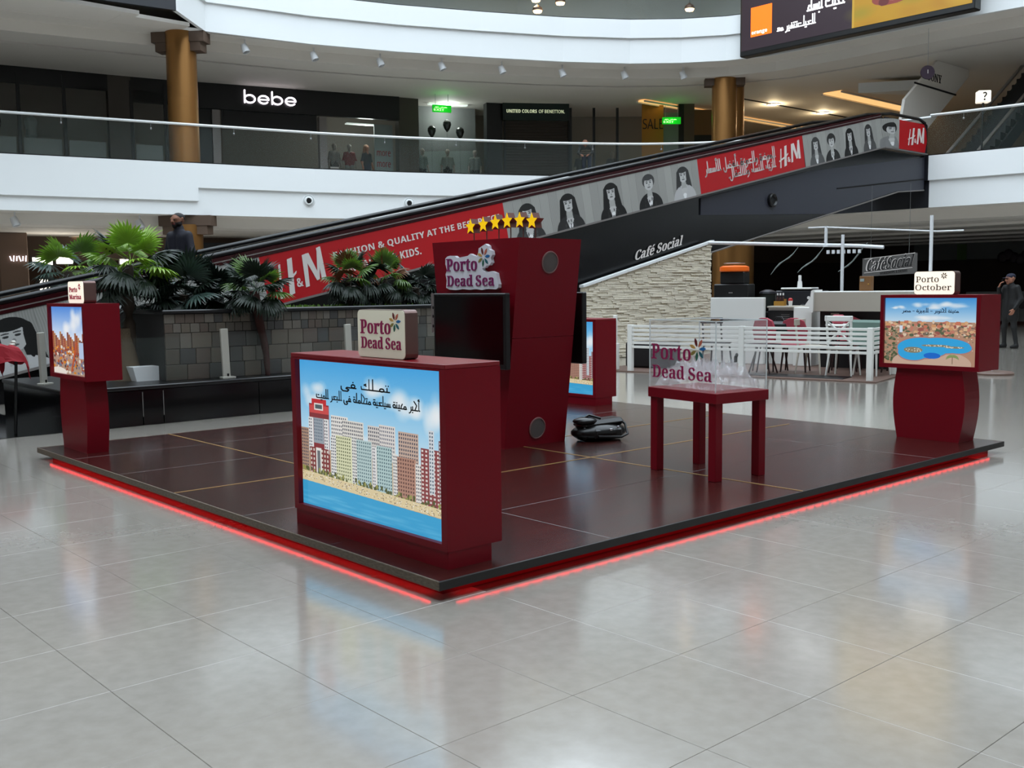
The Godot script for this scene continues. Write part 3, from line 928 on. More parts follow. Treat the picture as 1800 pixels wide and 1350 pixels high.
func build_upper_floors() -> void:
	var left := [edge_line[0], edge_line[1], Vector2(10.86, -25.63)]
	var arc := [Vector2(10.86, -25.63)]
	for k in range(3, 13): arc.append(edge_line[k])
	var right := [edge_line[12], edge_line[13], edge_line[14]]
	# first floor: slab, fascia in two steps, soffit and ceiling under it
	var st := S()
	plate(st, -0.1, L1 - 0.3, 0.3)
	struct("floor_1", st, M("floor_stone"))
	st = S()
	band(st, left, -0.12, 0.0, 3.78, L1)
	band(st, left, 0.0, 0.10, 4.19, L1)
	struct("trim_1", st, M("white_paint"), "white stepped first floor fascia left of the column, deeper upper step")
	st = S()
	var arc_l := arc.slice(0, 9)
	band(st, arc_l, -0.12, 0.0, 3.78, L1)
	band(st, arc_l, 0.0, 0.10, 4.58, L1)
	struct("trim_2", st, M("white_paint"), "white curved first floor fascia above the moving walkway")
	st = S()
	var arc_r := arc.slice(8)
	band(st, arc_r, -0.12, 0.0, 3.78, L1)
	band(st, arc_r, 0.0, 0.10, 4.58, L1)
	struct("trim_3", st, M("clad_dark"), "dark clad fascia behind the top of the moving walkway")
	st = S()
	band(st, right, -0.12, 0.0, 3.78, L1)
	band(st, right, 0.0, 0.10, 4.58, L1)
	struct("trim_4", st, M("white_paint"), "white stepped fascia at the right, past the walkway landing")
	# second floor: the left part steps forward over the hall
	var e2 := [Vector2(-12, -26.5), Vector2(4.0, -24.6), Vector2(9.57, -23.79), Vector2(11.2, -25.44)]
	for k in range(3, 15): e2.append(edge_line[k])
	st = S()
	plate(st, -0.1, L2 - 0.3, 0.3)
	span(st, Vector3(-12, L2 - 0.3, -36), Vector3(9.3, L2, -25.2))
	struct("floor_2", st, M("floor_stone"))
	st = S()
	band(st, e2.slice(2), -0.12, 0.0, 9.16, L2)
	band(st, e2.slice(2), 0.0, 0.10, 9.99, L2)
	struct("trim_5", st, M("white_paint"), "white curved second floor fascia with a stepped lower band")
	st = S()
	band(st, e2.slice(0, 3), -0.12, 0.0, 9.16, L2)
	struct("trim_6", st, M("clad_dark"), "dark edge of the second floor at the far left")
	# soffit, bulkhead and ceiling under the second floor, then the same under the first
	for lvl in [[9.16, 8.84, "ceiling_1", "ceiling_2"], [3.78, 3.46, "ceiling_3", "ceiling_4"]]:
		st = S()
		band(st, edge_line, -0.12, -1.1, lvl[0], lvl[0] + 0.12)
		if lvl[0] > 5.0:
			span(st, Vector3(-12, 9.17, -36), Vector3(9.0, 9.28, -24.9))
			span(st, Vector3(8.6, 9.165, -28.5), Vector3(10.6, 9.27, -25.2))
		struct(lvl[2], st, M("soffit_paint"))
		st = S()
		band(st, edge_line, -1.0, -1.12, lvl[1], lvl[0] + 0.05)
		band(st, edge_line, -1.1, -2.35, lvl[1], lvl[1] + 0.1)
		plate(st, -2.55, lvl[1], 0.1)
		var ce := struct(lvl[3], st, M("soffit_paint"))
		st = S()
		band(st, edge_line, -2.3, -2.6, lvl[1] + 0.12, lvl[1] + 0.16)
		part(ce, "slot_vent", st, M("slot"))
	# glass balustrade and handrail of the first floor
	var rail := thing("glass_balustrade", "long frameless glass balustrade with steel handrail along the curved white fascia", "railing")
	balustrade(rail, edge_line.slice(0, 13), 1.2, L1, 40)
	var rail_r := thing("glass_balustrade", "short glass balustrade with pale handrail above the white fascia at right", "railing")
	balustrade(rail_r, right, 1.25, L1, 6)
	var rail_2 := thing("glass_balustrade", "glass balustrade of the second floor along the top of the picture", "railing")
	balustrade(rail_2, e2.slice(3, 12), 1.3, L2, 24)
	# columns
	column("column", Vector3(10.72, 0, -26.1), 0.44, L1, 9.16, M("bronze"), "wall_column")
	column("column", Vector3(10.72, 0, -26.1), 0.44, 0.0, 3.5, M("bronze"), "")
	column("column", Vector3(27.72, 0, -18.95), 0.44, L1, 9.16, M("bronze"), "")
	column("column", Vector3(28.5, 0, -19.2), 0.44, L1, 9.16, M("bronze"), "bare")
	column("column", Vector3(22.9, 0, -15.0), 0.62, 0.0, 3.5, M("bronze"), "")
	# spot lamps under the fascias
	var sp := make_spot()
	var sl := ["first from the left", "second from the left", "third from the left", "fourth from the left", "fifth from the left", "sixth from the left", "seventh from the left", "last, beside the bronze column"]
	var at8 := [Vector2(12.564, -25.63), Vector2(14.725, -25.2), Vector2(16.847, -24.6), Vector2(18.768, -23.8), Vector2(20.68, -22.95), Vector2(22.645, -22.02), Vector2(24.589, -20.9), Vector2(26.2, -19.6)]
	for i in 8:
		var l: String = "small white spot lamp under the second floor fascia, " + sl[i]
		var p := Vector3(at8[i].x, 9.16, at8[i].y)
		if i == 0:
			sp.position = p
			sp.set_meta("label", l)
		else:
			again(sp, p, 0.05 * i, l)
	var lows := [Vector3(6.16, 3.78, -27.3), Vector3(9.45, 3.78, -26.6)]
	for i in 2:
		again(sp, lows[i], 0.3, ["small white spot lamp under the first floor fascia near the left edge", "small white spot lamp under the first floor fascia beside the bronze column"][i])
	# round air nozzles in the fascia
	var noz := make_nozzle()
	noz.position = Vector3(14.21, 4.31, -24.92)
	noz.rotation.y = -0.25
	noz.set_meta("label", "round white air nozzle in the white fascia, the left one")
	again(noz, Vector3(17.38, 4.31, -23.9), -0.36, "round white air nozzle in the white fascia, just above the walkway handrail")
	st = S()
	lathe(st, Vector3(19.1, 3.61, -11.08), [Vector2(0.17, -0.02), Vector2(0.17, 0.05), Vector2(0.14, 0.07), Vector2(0.11, 0.03), Vector2(0.0, 0.0)], 20, Basis(Vector3.RIGHT, PI / 2))
	one("air_nozzle", "black round air nozzle on the dark cladding under the walkway", "nozzle", st, M("rubber"))
	# shops and lamps of the second floor, seen through its glass at the top of the picture
	st = S()
	band(st, [Vector2(9, -33.0), Vector2(18.4, -30.4), Vector2(25.5, -27.4), Vector2(31, -22.6), Vector2(34, -14)], -0.2, 0.0, L2, 14.5)
	struct("wall_upper_shops", st, M("frosted_panel"))
	st = S()
	band(st, edge_line, -1.0, -9.5, 14.4, 14.6)
	struct("ceiling_5", st, M("ceiling_paint"))
	var lamps := [Vector3(23.23, 11.38, -23.86), Vector3(23.21, 11.77, -23.92), Vector3(23.86, 11.66, -23.33), Vector3(27.31, 11.39, -20.21)]
	for i in lamps.size():
		var t := thing("pendant_lamp", ["warm round pendant lamp behind the upper glass, leftmost of the top row", "warm round pendant lamp behind the upper glass, second of the top row", "warm round pendant lamp behind the upper glass, third of the top row", "warm round pendant lamp behind the upper glass, near the advertising screen"][i], "lamp", lamps[i], 0.0)
		st = S()
		lathe(st, Vector3.ZERO, [Vector2(0.0, -0.03), Vector2(0.14, 0.0), Vector2(0.17, 0.06)], 16)
		part(t, "bulb_glass", st, M("lamp_warm"))
		st = S()
		lathe(st, Vector3(0, 0.06, 0), [Vector2(0.19, 0.0), Vector2(0.17, 0.1), Vector2(0.05, 0.2), Vector2(0.0, 0.2)], 16)
		part(t, "shade", st, M("bronze_dark"))
		st = S()
		cyl(st, Vector3(0, 0.25, 0), Vector3(0, 14.4 - lamps[i].y, 0), 0.012, -1, 6)
		part(t, "cord", st, M("plastic_black"))
		lamp_light(t, Vector3(0, -0.12, 0), Color(1.0, 0.88, 0.68), 1.0, 0.12)


func lamp_light(parent: Node3D, at: Vector3, c: Color, e: float, size: float) -> void:
	var l := OmniLight3D.new()
	l.light_color = c
	l.light_energy = e
	l.light_size = size
	l.omni_range = 60.0
	l.omni_attenuation = 2.0
	l.shadow_enabled = true
	l.position = at
	put(parent, l, "light")


func balustrade(t: Node3D, line: Array, h: float, y: float, panes: int) -> void:
	var total := 0.0
	for i in line.size() - 1: total += line[i].distance_to(line[i + 1])
	var ln := off(line, 0.02)
	var st := S()
	for k in panes:
		var a: Vector2 = along(ln, total * k / panes + 0.012)[0]
		var b: Vector2 = along(ln, total * (k + 1) / panes - 0.012)[0]
		st = S()
		var n := (b - a).normalized().orthogonal() * 0.006
		face(st, [Vector3(a.x + n.x, y - 0.02, a.y + n.y), Vector3(b.x + n.x, y - 0.02, b.y + n.y), Vector3(b.x + n.x, y + h - 0.08, b.y + n.y), Vector3(a.x + n.x, y + h - 0.08, a.y + n.y)], Vector3(n.x, 0, n.y))
		part(t, "glass_pane", st, M("clear_glass"))
		if y < 6.0 and k % 2 == 0:
			st = S()
			var q: Vector2 = along(ln, total * (k + 0.3) / panes)[0]
			ball(st, Vector3(q.x, y + h - 0.26, q.y), Vector3(0.035, 0.035, 0.035), 8)
			cyl(st, Vector3(q.x, y + h - 0.26, q.y), Vector3(q.x, y + h - 0.09, q.y), 0.01, -1, 6)
			part(t, "rail_bracket", st, M("steel"))
	var pts := []
	var m := int(total / 1.0)
	for k in m + 1:
		var q: Vector2 = along(ln, total * k / m)[0]
		pts.append(Vector3(q.x, y + h - 0.07, q.y))
	st = S()
	tube(st, pts, 0.042, 8)
	part(t, "handrail", st, M("rail_steel"))
	st = S()
	band(st, line, -0.02, 0.06, y, y + 0.035)
	part(t, "base_rail", st, M("granite_cap"))


func column(called: String, at: Vector3, r: float, y0: float, y1: float, m: Material, kind: String) -> void:
	var st := S()
	lathe(st, Vector3(at.x, 0, at.z), [Vector2(r, y0), Vector2(r, (y0 + y1) * 0.5), Vector2(r, y1)], 36)
	var c := struct(called, st, m)
	if kind == "bare": return
	st = S()
	var b := Basis(Vector3.UP, -0.84)
	var top := y1 - 0.0 if y1 > 5 else 3.78
	bx(st, Vector3(at.x, top - 0.16, at.z), Vector3(1.62, 0.3, 0.5), b)
	bx(st, Vector3(at.x, top - 0.44, at.z), Vector3(1.4, 0.26, 0.45), b)
	part(c, "collar", st, M("collar"))


func make_spot() -> Node3D:
	var t := thing("spot_lamp", "small white spot lamp", "lamp", Vector3.ZERO, 0.0, "white spot lamps under the fascias")
	var st := S()
	cyl(st, Vector3(0, 0, 0), Vector3(0, -0.16, 0), 0.02, -1, 8)
	part(t, "stem", st, M("steel_white"))
	st = S()
	var b := Basis(Vector3(1, 0, 0), -0.35) * Basis(Vector3(0, 0, 1), 0.2)
	lathe(st, Vector3(0, -0.27, 0), [Vector2(0.0, 0.14), Vector2(0.09, 0.13), Vector2(0.105, 0.03), Vector2(0.12, -0.13), Vector2(0.10, -0.13), Vector2(0.085, -0.05)], 14, b)
	part(t, "housing", st, M("steel_white"))
	st = S()
	lathe(st, Vector3(0, -0.27, 0), [Vector2(0.0, -0.06), Vector2(0.09, -0.055)], 14, b)
	part(t, "lens", st, M("rubber"))
	return t


func make_nozzle() -> Node3D:
	var t := thing("air_nozzle", "round white air nozzle", "nozzle", Vector3.ZERO, 0.0, "white air nozzles")
	var st := S()
	var b := Basis(Vector3.RIGHT, PI / 2)
	lathe(st, Vector3.ZERO, [Vector2(0.21, -0.02), Vector2(0.21, 0.03), Vector2(0.17, 0.06), Vector2(0.15, 0.02)], 22, b)
	part(t, "rim", st, M("white_paint"))
	st = S()
	lathe(st, Vector3(0, 0, 0.0), [Vector2(0.15, 0.01), Vector2(0.14, 0.10), Vector2(0.11, 0.14), Vector2(0.085, 0.14), Vector2(0.08, 0.03)], 22, b * Basis(Vector3(0, 0, 1), 0.15))
	part(t, "nozzle_barrel", st, M("white_paint"))
	st = S()
	lathe(st, Vector3(0, 0, 0.136), [Vector2(0.10, 0.0), Vector2(0.0, 0.004)], 22, b)
	part(t, "nozzle_bore", st, M("rubber"))
	return t


# ---------------------------------------------------------------- shop fronts of the first floor
func panel(called: String, s0: float, s1: float, y0: float, y1: float, m: Material, thick := 0.12, back := 0.0) -> MeshInstance3D:
	var f := front(s0, s1, back)
	var st := S()
	bx(st, Vector3(0, (y0 + y1) * 0.5, -thick * 0.5), Vector3(f[2], y1 - y0, thick))
	var o := struct(called, st, m)
	o.position = f[0]
	o.rotation.y = f[1]
	return o


func build_shop_fronts() -> void:
	# rooms behind the fronts
	var st := S()
	band(st, shop_line, -3.0, -3.2, L1 - 0.3, 9.0)
	struct("wall_shops", st, M("shop_plaster"))
	st = S()
	band(st, shop_line, -0.1, -3.2, L1 - 0.3, L1 - 0.02)
	struct("floor_shops", st, M("shop_plaster"))
	st = S()
	band(st, shop_line, -0.1, -3.2, 8.9, 9.0)
	struct("ceiling_shops", st, M("shop_plaster"))
	panel("wall_pier", 25.1, 25.85, L1, 8.9, M("pier_stone"), 0.4)
	panel("wall_pier", 35.56, 36.38, L1, 8.9, M("pier_stone"), 0.4)
	panel("wall_pier", 39.17, 39.83, L1, 8.9, M("black_shop"), 0.4)
	panel("wall_pier", 46.98, 47.2, L1, 8.9, M("black_shop"), 0.3)
	panel("wall_pier", 47.2, 47.62, L1, 8.9, M("collar"), 0.4)
	panel("wall_header", 14.0, 25.1, 8.3, 8.9, M("black_shop"))
	panel("wall_header", 25.85, 28.1, 8.0, 8.9, M("black_shop"))
	# the two dark shop windows at the left with low frosted panels
	var wn := 1
	for r in [[14.0, 25.1, 8], [25.85, 28.1, 2], [42.6, 45.45, 3]]:
		var f := front(r[0], r[1])
		var w := Node3D.new()
		put(self, w, "window_%d" % wn)
		wn += 1
		w.position = f[0]
		w.rotation.y = f[1]
		tag(w, "", "", "", "structure")
		var n: int = r[2]
		for k in n:
			var xa: float = -f[2] * 0.5 + f[2] * k / n
			var xb: float = xa + f[2] / n
			st = S()
			face(st, [Vector3(xa + 0.05, L1, 0), Vector3(xb - 0.05, L1, 0), Vector3(xb - 0.05, 8.4, 0), Vector3(xa + 0.05, 8.4, 0)], Vector3(0, 0, 1))
			part(w, "glass_pane", st, M("shop_glass"))
			st = S()
			bx(st, Vector3(xa, 7.0, -0.02), Vector3(0.1, 3.4, 0.1))
			part(w, "mullion", st, M("black_shop"))
			if r[0] < 40.0 and k != 1:
				for q in 2:
					st = S()
					bx(st, Vector3((xa + xb) * 0.5, L1 + 0.3 + q * 0.68, -0.12), Vector3(f[2] / n - 0.22, 0.62, 0.03))
					part(w, "frosted_panel", st, M("frosted_panel"))
	# display inside the left shop: a hoop stand and a dressed torso
	var d := front(20.6, 22.2, 0.9)
	var t := thing("display_hoop", "round reddish display hoop inside the dark shop at left", "display", d[0] + Vector3(0, L1, 0), d[1])
	st = S()
	var pts := []
	for q in ring(Vector2(0.0, 1.85), 0.42, 0.42, 0, 360, 20): pts.append(Vector3(q.x, q.y, 0))
	tube(st, pts, 0.05, 8, false)
	part(t, "hoop", st, M("trunk_red"))
	st = S()
	cyl(st, Vector3(0, 0, 0), Vector3(0, 1.45, 0), 0.03, -1, 8)
	part(t, "stand", st, M("plastic_black"))
	d = front(22.3, 23.2, 0.8)
	t = thing("shop_torso", "pale dressed display torso beside the reddish hoop", "mannequin", d[0] + Vector3(0, L1, 0), d[1])
	st = S()
	lathe(st, Vector3(0, 1.3, 0), [Vector2(0.14, 0), Vector2(0.19, 0.15), Vector2(0.16, 0.35), Vector2(0.21, 0.6), Vector2(0.18, 0.72), Vector2(0.06, 0.78), Vector2(0.05, 0.9), Vector2(0.0, 0.92)], 14)
	part(t, "torso", st, M("frosted_panel"))
	st = S()
	cyl(st, Vector3(0, 0, 0), Vector3(0, 1.3, 0), 0.025, -1, 8)
	lathe(st, Vector3.ZERO, [Vector2(0.2, 0), Vector2(0.2, 0.02), Vector2(0.0, 0.03)], 14)
	part(t, "stand", st, M("plastic_black"))
	# black shop: header with glowing name, doorway, display window
	var h := panel("wall_header", 28.1, 35.56, 7.95, 8.9, M("black_shop"), 0.2, -0.12)
	panel("wall_side", 28.1, 28.55, L1, 7.95, M("black_shop"), 0.2)
	for r in [[28.55, 28.82, 7.92], [32.40, 32.68, 7.9]]:
		panel("door_post", r[0], r[1], L1, r[2], M("jamb_metal"), 0.3, -0.16)
	panel("wall_header", 28.9, 32.35, 7.3, 7.95, M("black_shop"), 0.1)
	var f2 := front(29.64, 31.6, -0.16)
	t = thing("shop_sign_letters", "glowing white rounded lowercase letters on the black shop header", "sign", f2[0] + Vector3(0, 8.2, 0), f2[1])
	var ex := f2[2] / 4.0 as float
	for k in 4:
		st = S()
		var cx: float = -f2[2] * 0.5 + ex * (k + 0.5)
		var ww := ex * 0.37
		var hh := 0.135
		var xf := Transform3D(Basis(), Vector3(0, 0.0, 0))
		if k % 2 == 0:
			stroke(st, ring(Vector2(cx, hh + 0.03), ww, hh, 0, 360, 22), 0.055, xf, 0.05)
			stroke(st, [Vector2(cx - ww, 0.03), Vector2(cx - ww, 0.46)], 0.055, xf, 0.05)
		else:
			stroke(st, ring(Vector2(cx, hh + 0.03), ww, hh, 0, 320, 20), 0.055, xf, 0.05)
			stroke(st, [Vector2(cx - ww, hh + 0.03), Vector2(cx + ww, hh + 0.03)], 0.045, xf, 0.05)
		part(t, "letter", st, M("white_letters"))
	# display window of the black shop: figures and price cards
	f2 = front(32.7, 35.5)
	var w3 := Node3D.new()
	put(self, w3, "window_4")
	w3.position = f2[0]
	w3.rotation.y = f2[1]
	tag(w3, "", "", "", "structure")
	st = S()
	face(st, [Vector3(-f2[2] / 2, L1, 0), Vector3(f2[2] / 2, L1, 0), Vector3(f2[2] / 2, 7.9, 0), Vector3(-f2[2] / 2, 7.9, 0)], Vector3(0, 0, 1))
	part(w3, "glass_pane", st, M("shop_glass"))
	st = S()
	bx(st, Vector3(1.0, 6.6, -0.5), Vector3(0.75, 2.5, 0.03))
	var pb := part(w3, "poster_board", st, M("frosted_panel"))
	st = S()
	for k in 3: lettering(st, ["m?re", "more", "more"][k].replace("?", "o"), "sans", Rect2(0.72, 6.65 - k * 0.42, 0.55, 0.2), Transform3D(Basis(), Vector3(0, 0, -0.48)), 0.01)
	part(pb, "lettering", st, M("cloth_red"))
	st = S()
	bx(st, Vector3(-1.0, 5.75, -0.4), Vector3(0.32, 0.8, 0.03))
	part(w3, "price_card", st, M("banner_white"))
	st = S()
	bx(st, Vector3(-0.1, 6.05, -0.3), Vector3(2.4, 0.05, 0.04))
	part(w3, "rail", st, M("plastic_black"))
	# grey frosted window with balloons and figures
	f2 = front(36.38, 39.17)
	var w4 := Node3D.new()
	put(self, w4, "window_5")
	w4.position = f2[0]
	w4.rotation.y = f2[1]
	tag(w4, "", "", "", "structure")
	for k in 2:
		st = S()
		var xa: float = -f2[2] / 2 + k * f2[2] / 2
		face(st, [Vector3(xa + 0.02, L1, 0), Vector3(xa + f2[2] / 2 - 0.02, L1, 0), Vector3(xa + f2[2] / 2 - 0.02, 8.84, 0), Vector3(xa + 0.02, 8.84, 0)], Vector3(0, 0, 1))
		part(w4, "glass_pane", st, M("shop_glass"))
	st = S()
	bx(st, Vector3(0, 7.1, -1.5), Vector3(f2[2], 3.7, 0.05))
	part(w4, "back_panel", st, M("grey_panel"))
	st = S()
	bx(st, Vector3(0.2, 6.55, -1.2), Vector3(2.3, 1.0, 0.05), Basis(Vector3(0, 0, 1), 0.05))
	part(w4, "display_board", st, M("frosted_panel"))
	for q in [[w4, 0.0, -0.7, 1.6], [w3, 0.4, -0.8, 0.9]]:
		st = S()
		bx(st, Vector3(q[1], 8.8 if q[0] == w4 else 7.86, q[2]), Vector3(1.6, 0.04, 0.25))
		part(q[0], "ceiling_lamp", st, M("shop_lamp"))
		lamp_light(q[0], Vector3(q[1], 8.65 if q[0] == w4 else 7.7, q[2]), Color(0.95, 1.0, 0.97), q[3], 0.3)
	var bl := ["black balloon floating in the grey shop window, the left one", "black balloon floating in the grey shop window, the highest one", "black balloon floating in the grey shop window, the right one"]
	for k in 3:
		var s: float = [37.0, 37.63, 38.16][k]
		var ff := front(s - 0.1, s + 0.1, 0.35)
		var y: float = [7.69, 7.94, 7.68][k]
		var b := thing("balloon", bl[k], "balloon", ff[0] + Vector3(0, y, 0), ff[1], "black balloons in the shop window")
		st = S()
		lathe(st, Vector3.ZERO, [Vector2(0.0, -0.27), Vector2(0.03, -0.25), Vector2(0.12, -0.12), Vector2(0.165, 0.02), Vector2(0.15, 0.12), Vector2(0.09, 0.19), Vector2(0.0, 0.22)], 16)
		part(b, "balloon_skin", st, M("rubber"))
		st = S()
		cyl(st, Vector3(0, -0.26, 0), Vector3(0, -2.0, 0), 0.004, -1, 4)
		part(b, "string", st, M("plastic_black"))
	# green shop: sign board and roller shutter
	h = panel("wall_header", 39.83, 42.52, 8.17, 8.9, M("green_sign"), 0.2, -0.15)
	st = S()
	var hw: float = front(39.83, 42.52)[2]
	lettering(st, "UNITED COLORS", "sans_bold", Rect2(-hw / 2 + 0.15, 8.46, 1.22, 0.13), Transform3D(Basis(), Vector3(0, 0, 0.0)), 0.02)
	lettering(st, "OF BENETTON.", "sans", Rect2(-hw / 2 + 1.45, 8.46, 1.05, 0.13), Transform3D(Basis(), Vector3(0, 0, 0.0)), 0.02)
	part(h, "lettering", st, M("sign_letters_dim"))
	var f5 := front(39.88, 42.56)
	var sh := thing("roller_shutter", "closed brown metal roller shutter under the green shop sign", "shutter", f5[0], f5[1])
	st = S()
	rbx(st, Vector3(0, 0.07, 0), Vector3(f5[2] - 0.12, 0.107, 0.03), 0.02)
	var slat := done(st, M("shutter_metal"))
	for k in 26:
		var o := MeshInstance3D.new()
		o.mesh = slat
		put(sh, o, "slat")
		o.position = Vector3(0, L1 - 0.02 + k * 0.11, 0)
	for sx in [-1, 1]:
		st = S()
		bx(st, Vector3(sx * (f5[2] * 0.5 - 0.03), L1 + 1.43, 0.02), Vector3(0.08, 2.86, 0.09))
		part(sh, "guide_rail", st, M("dark_shop"))
	# sale banner, grey panel
	f5 = front(45.49, 46.36, -0.05)
	t = thing("sale_banner", "hanging mustard yellow banner with black capital letters in the shop window", "banner", f5[0], f5[1])
	st = S()
	bx(st, Vector3(0, 7.2, 0), Vector3(f5[2], 3.3, 0.03))
	part(t, "cloth", st, M("banner_yellow"))
	st = S()
	lettering(st, "SALE", "sans", Rect2(-0.4, 7.85, 0.82, 0.4), Transform3D(Basis(), Vector3(0, 0, 0.02)), 0.008)
	part(t, "lettering", st, M("print_black"))
	st = S()
	for k in 5: ball(st, Vector3(-0.25 + 0.13 * k, 6.6 + 0.1 * sin(k * 2.0), 0.02), Vector3(0.08, 0.14, 0.012), 10)
	part(t, "floral_print", st, M("print_black"))
	panel("wall_side", 46.36, 46.98, L1, 8.5, M("grey_panel"), 0.1)
	panel("wall_side", 47.62, 49.6, L1, 7.6, M("dark_shop"), 0.1)
	panel("wall_side", 47.62, 49.6, 7.6, 8.6, M("wood_box"), 0.1)
	# green running signs hang from the ceiling
	for k in 2:
		var ss: float = [36.98, 46.62][k]
		f5 = front(ss - 0.4, ss + 0.4, -1.2 if k == 0 else -0.5)
		t = thing("exit_sign", ["lit green exit sign with arabic writing above the grey shop window", "lit green exit sign with arabic writing beside the yellow banner"][k], "sign", f5[0] + Vector3(0, [8.3, 8.1][k], 0), f5[1], "green exit signs")
		st = S()
		rbx(st, Vector3.ZERO, Vector3(0.74, 0.27, 0.07), 0.01)
		part(t, "sign_box", st, M("exit_green"))
		st = S()
		arabic(st, "m x r j", Rect2(-0.3, 0.0, 0.5, 0.12), Transform3D(Basis(), Vector3(0, 0, 0.036)), 0.02)
		lettering(st, "EXIT", "sans_bold", Rect2(-0.32, -0.09, 0.4, 0.08), Transform3D(Basis(), Vector3(0, 0, 0.036)), 0.003)
		part(t, "lettering", st, M("exit_white"))
		st = S()
		for sx in [-0.25, 0.25]: cyl(st, Vector3(sx, 0.13, 0), Vector3(sx, 0.6, 0), 0.008, -1, 6)
		part(t, "hanger", st, M("steel"))
		lamp_light(t, Vector3(0, 0, 0.25), Color(0.1, 0.8, 0.2), 0.12, 0.1)
	# figures in the windows
	var names5 := ["pale mannequin in a blouse and skirt, leftmost in the black shop window", "pale mannequin in shorts, middle of the black shop window", "red-haired display figure in a dark top, right in the black shop window", "grey mannequin in dark trousers, left in the grey shop window", "grey mannequin in dark trousers, middle of the grey shop window", "grey mannequin in a dark skirt, right in the grey shop window", "dim mannequin behind the glass right of the shutter, the nearer one", "dim mannequin behind the glass right of the shutter, the farther one"]
	var s_at := [33.2, 33.8, 34.5, 36.7, 37.75, 38.9, 43.1, 44.4]
	var look := [[Color(0.42, 0.40, 0.38), Color(0.30, 0.28, 0.27)], [Color(0.40, 0.12, 0.12), Color(0.46, 0.45, 0.43)], [Color(0.06, 0.07, 0.10), Color(0.10, 0.13, 0.20)], [Color(0.32, 0.36, 0.35), Color(0.06, 0.07, 0.10)], [Color(0.40, 0.42, 0.40), Color(0.05, 0.05, 0.07)], [Color(0.36, 0.38, 0.37), Color(0.06, 0.05, 0.06)], [Color(0.22, 0.22, 0.23), Color(0.14, 0.14, 0.15)], [Color(0.30, 0.28, 0.30), Color(0.16, 0.15, 0.17)]]
	for k in 8:
		var ff := front(s_at[k] - 0.1, s_at[k] + 0.1, 0.75)
		var m := thing("mannequin", names5[k], "mannequin", ff[0] + Vector3(0, L1, 0), ff[1] + [0.2, -0.2, 0.4, 0.3, -0.3, -0.4, 0.2, 0.0][k], "shop window mannequins")
		var skin := Color(0.50, 0.47, 0.44) if k != 2 else Color(0.62, 0.42, 0.33)
		var b := S()
		flesh(b, standing_bones(1.78, look[k][0], look[k][1], skin, k % 2 == 0), 0.028, 0.02, 1.0)
		part(m, "body", b, vertex_mat())
		st = S()
		lathe(st, Vector3(0, -0.02, 0), [Vector2(0.2, 0), Vector2(0.2, 0.02), Vector2(0.0, 0.03)], 14)
		part(m, "base", st, M("plastic_black"))
		if k == 2:
			st = S()
			ball(st, Vector3(0, 1.66, -0.03), Vector3(0.12, 0.15, 0.12), 12)
			tube(st, [Vector3(-0.1, 1.66, -0.02), Vector3(-0.14, 1.45, 0.0), Vector3(-0.13, 1.3, 0.03)], [0.05, 0.06, 0.03], 8)
			part(m, "hair", st, M("leaf_rust"))


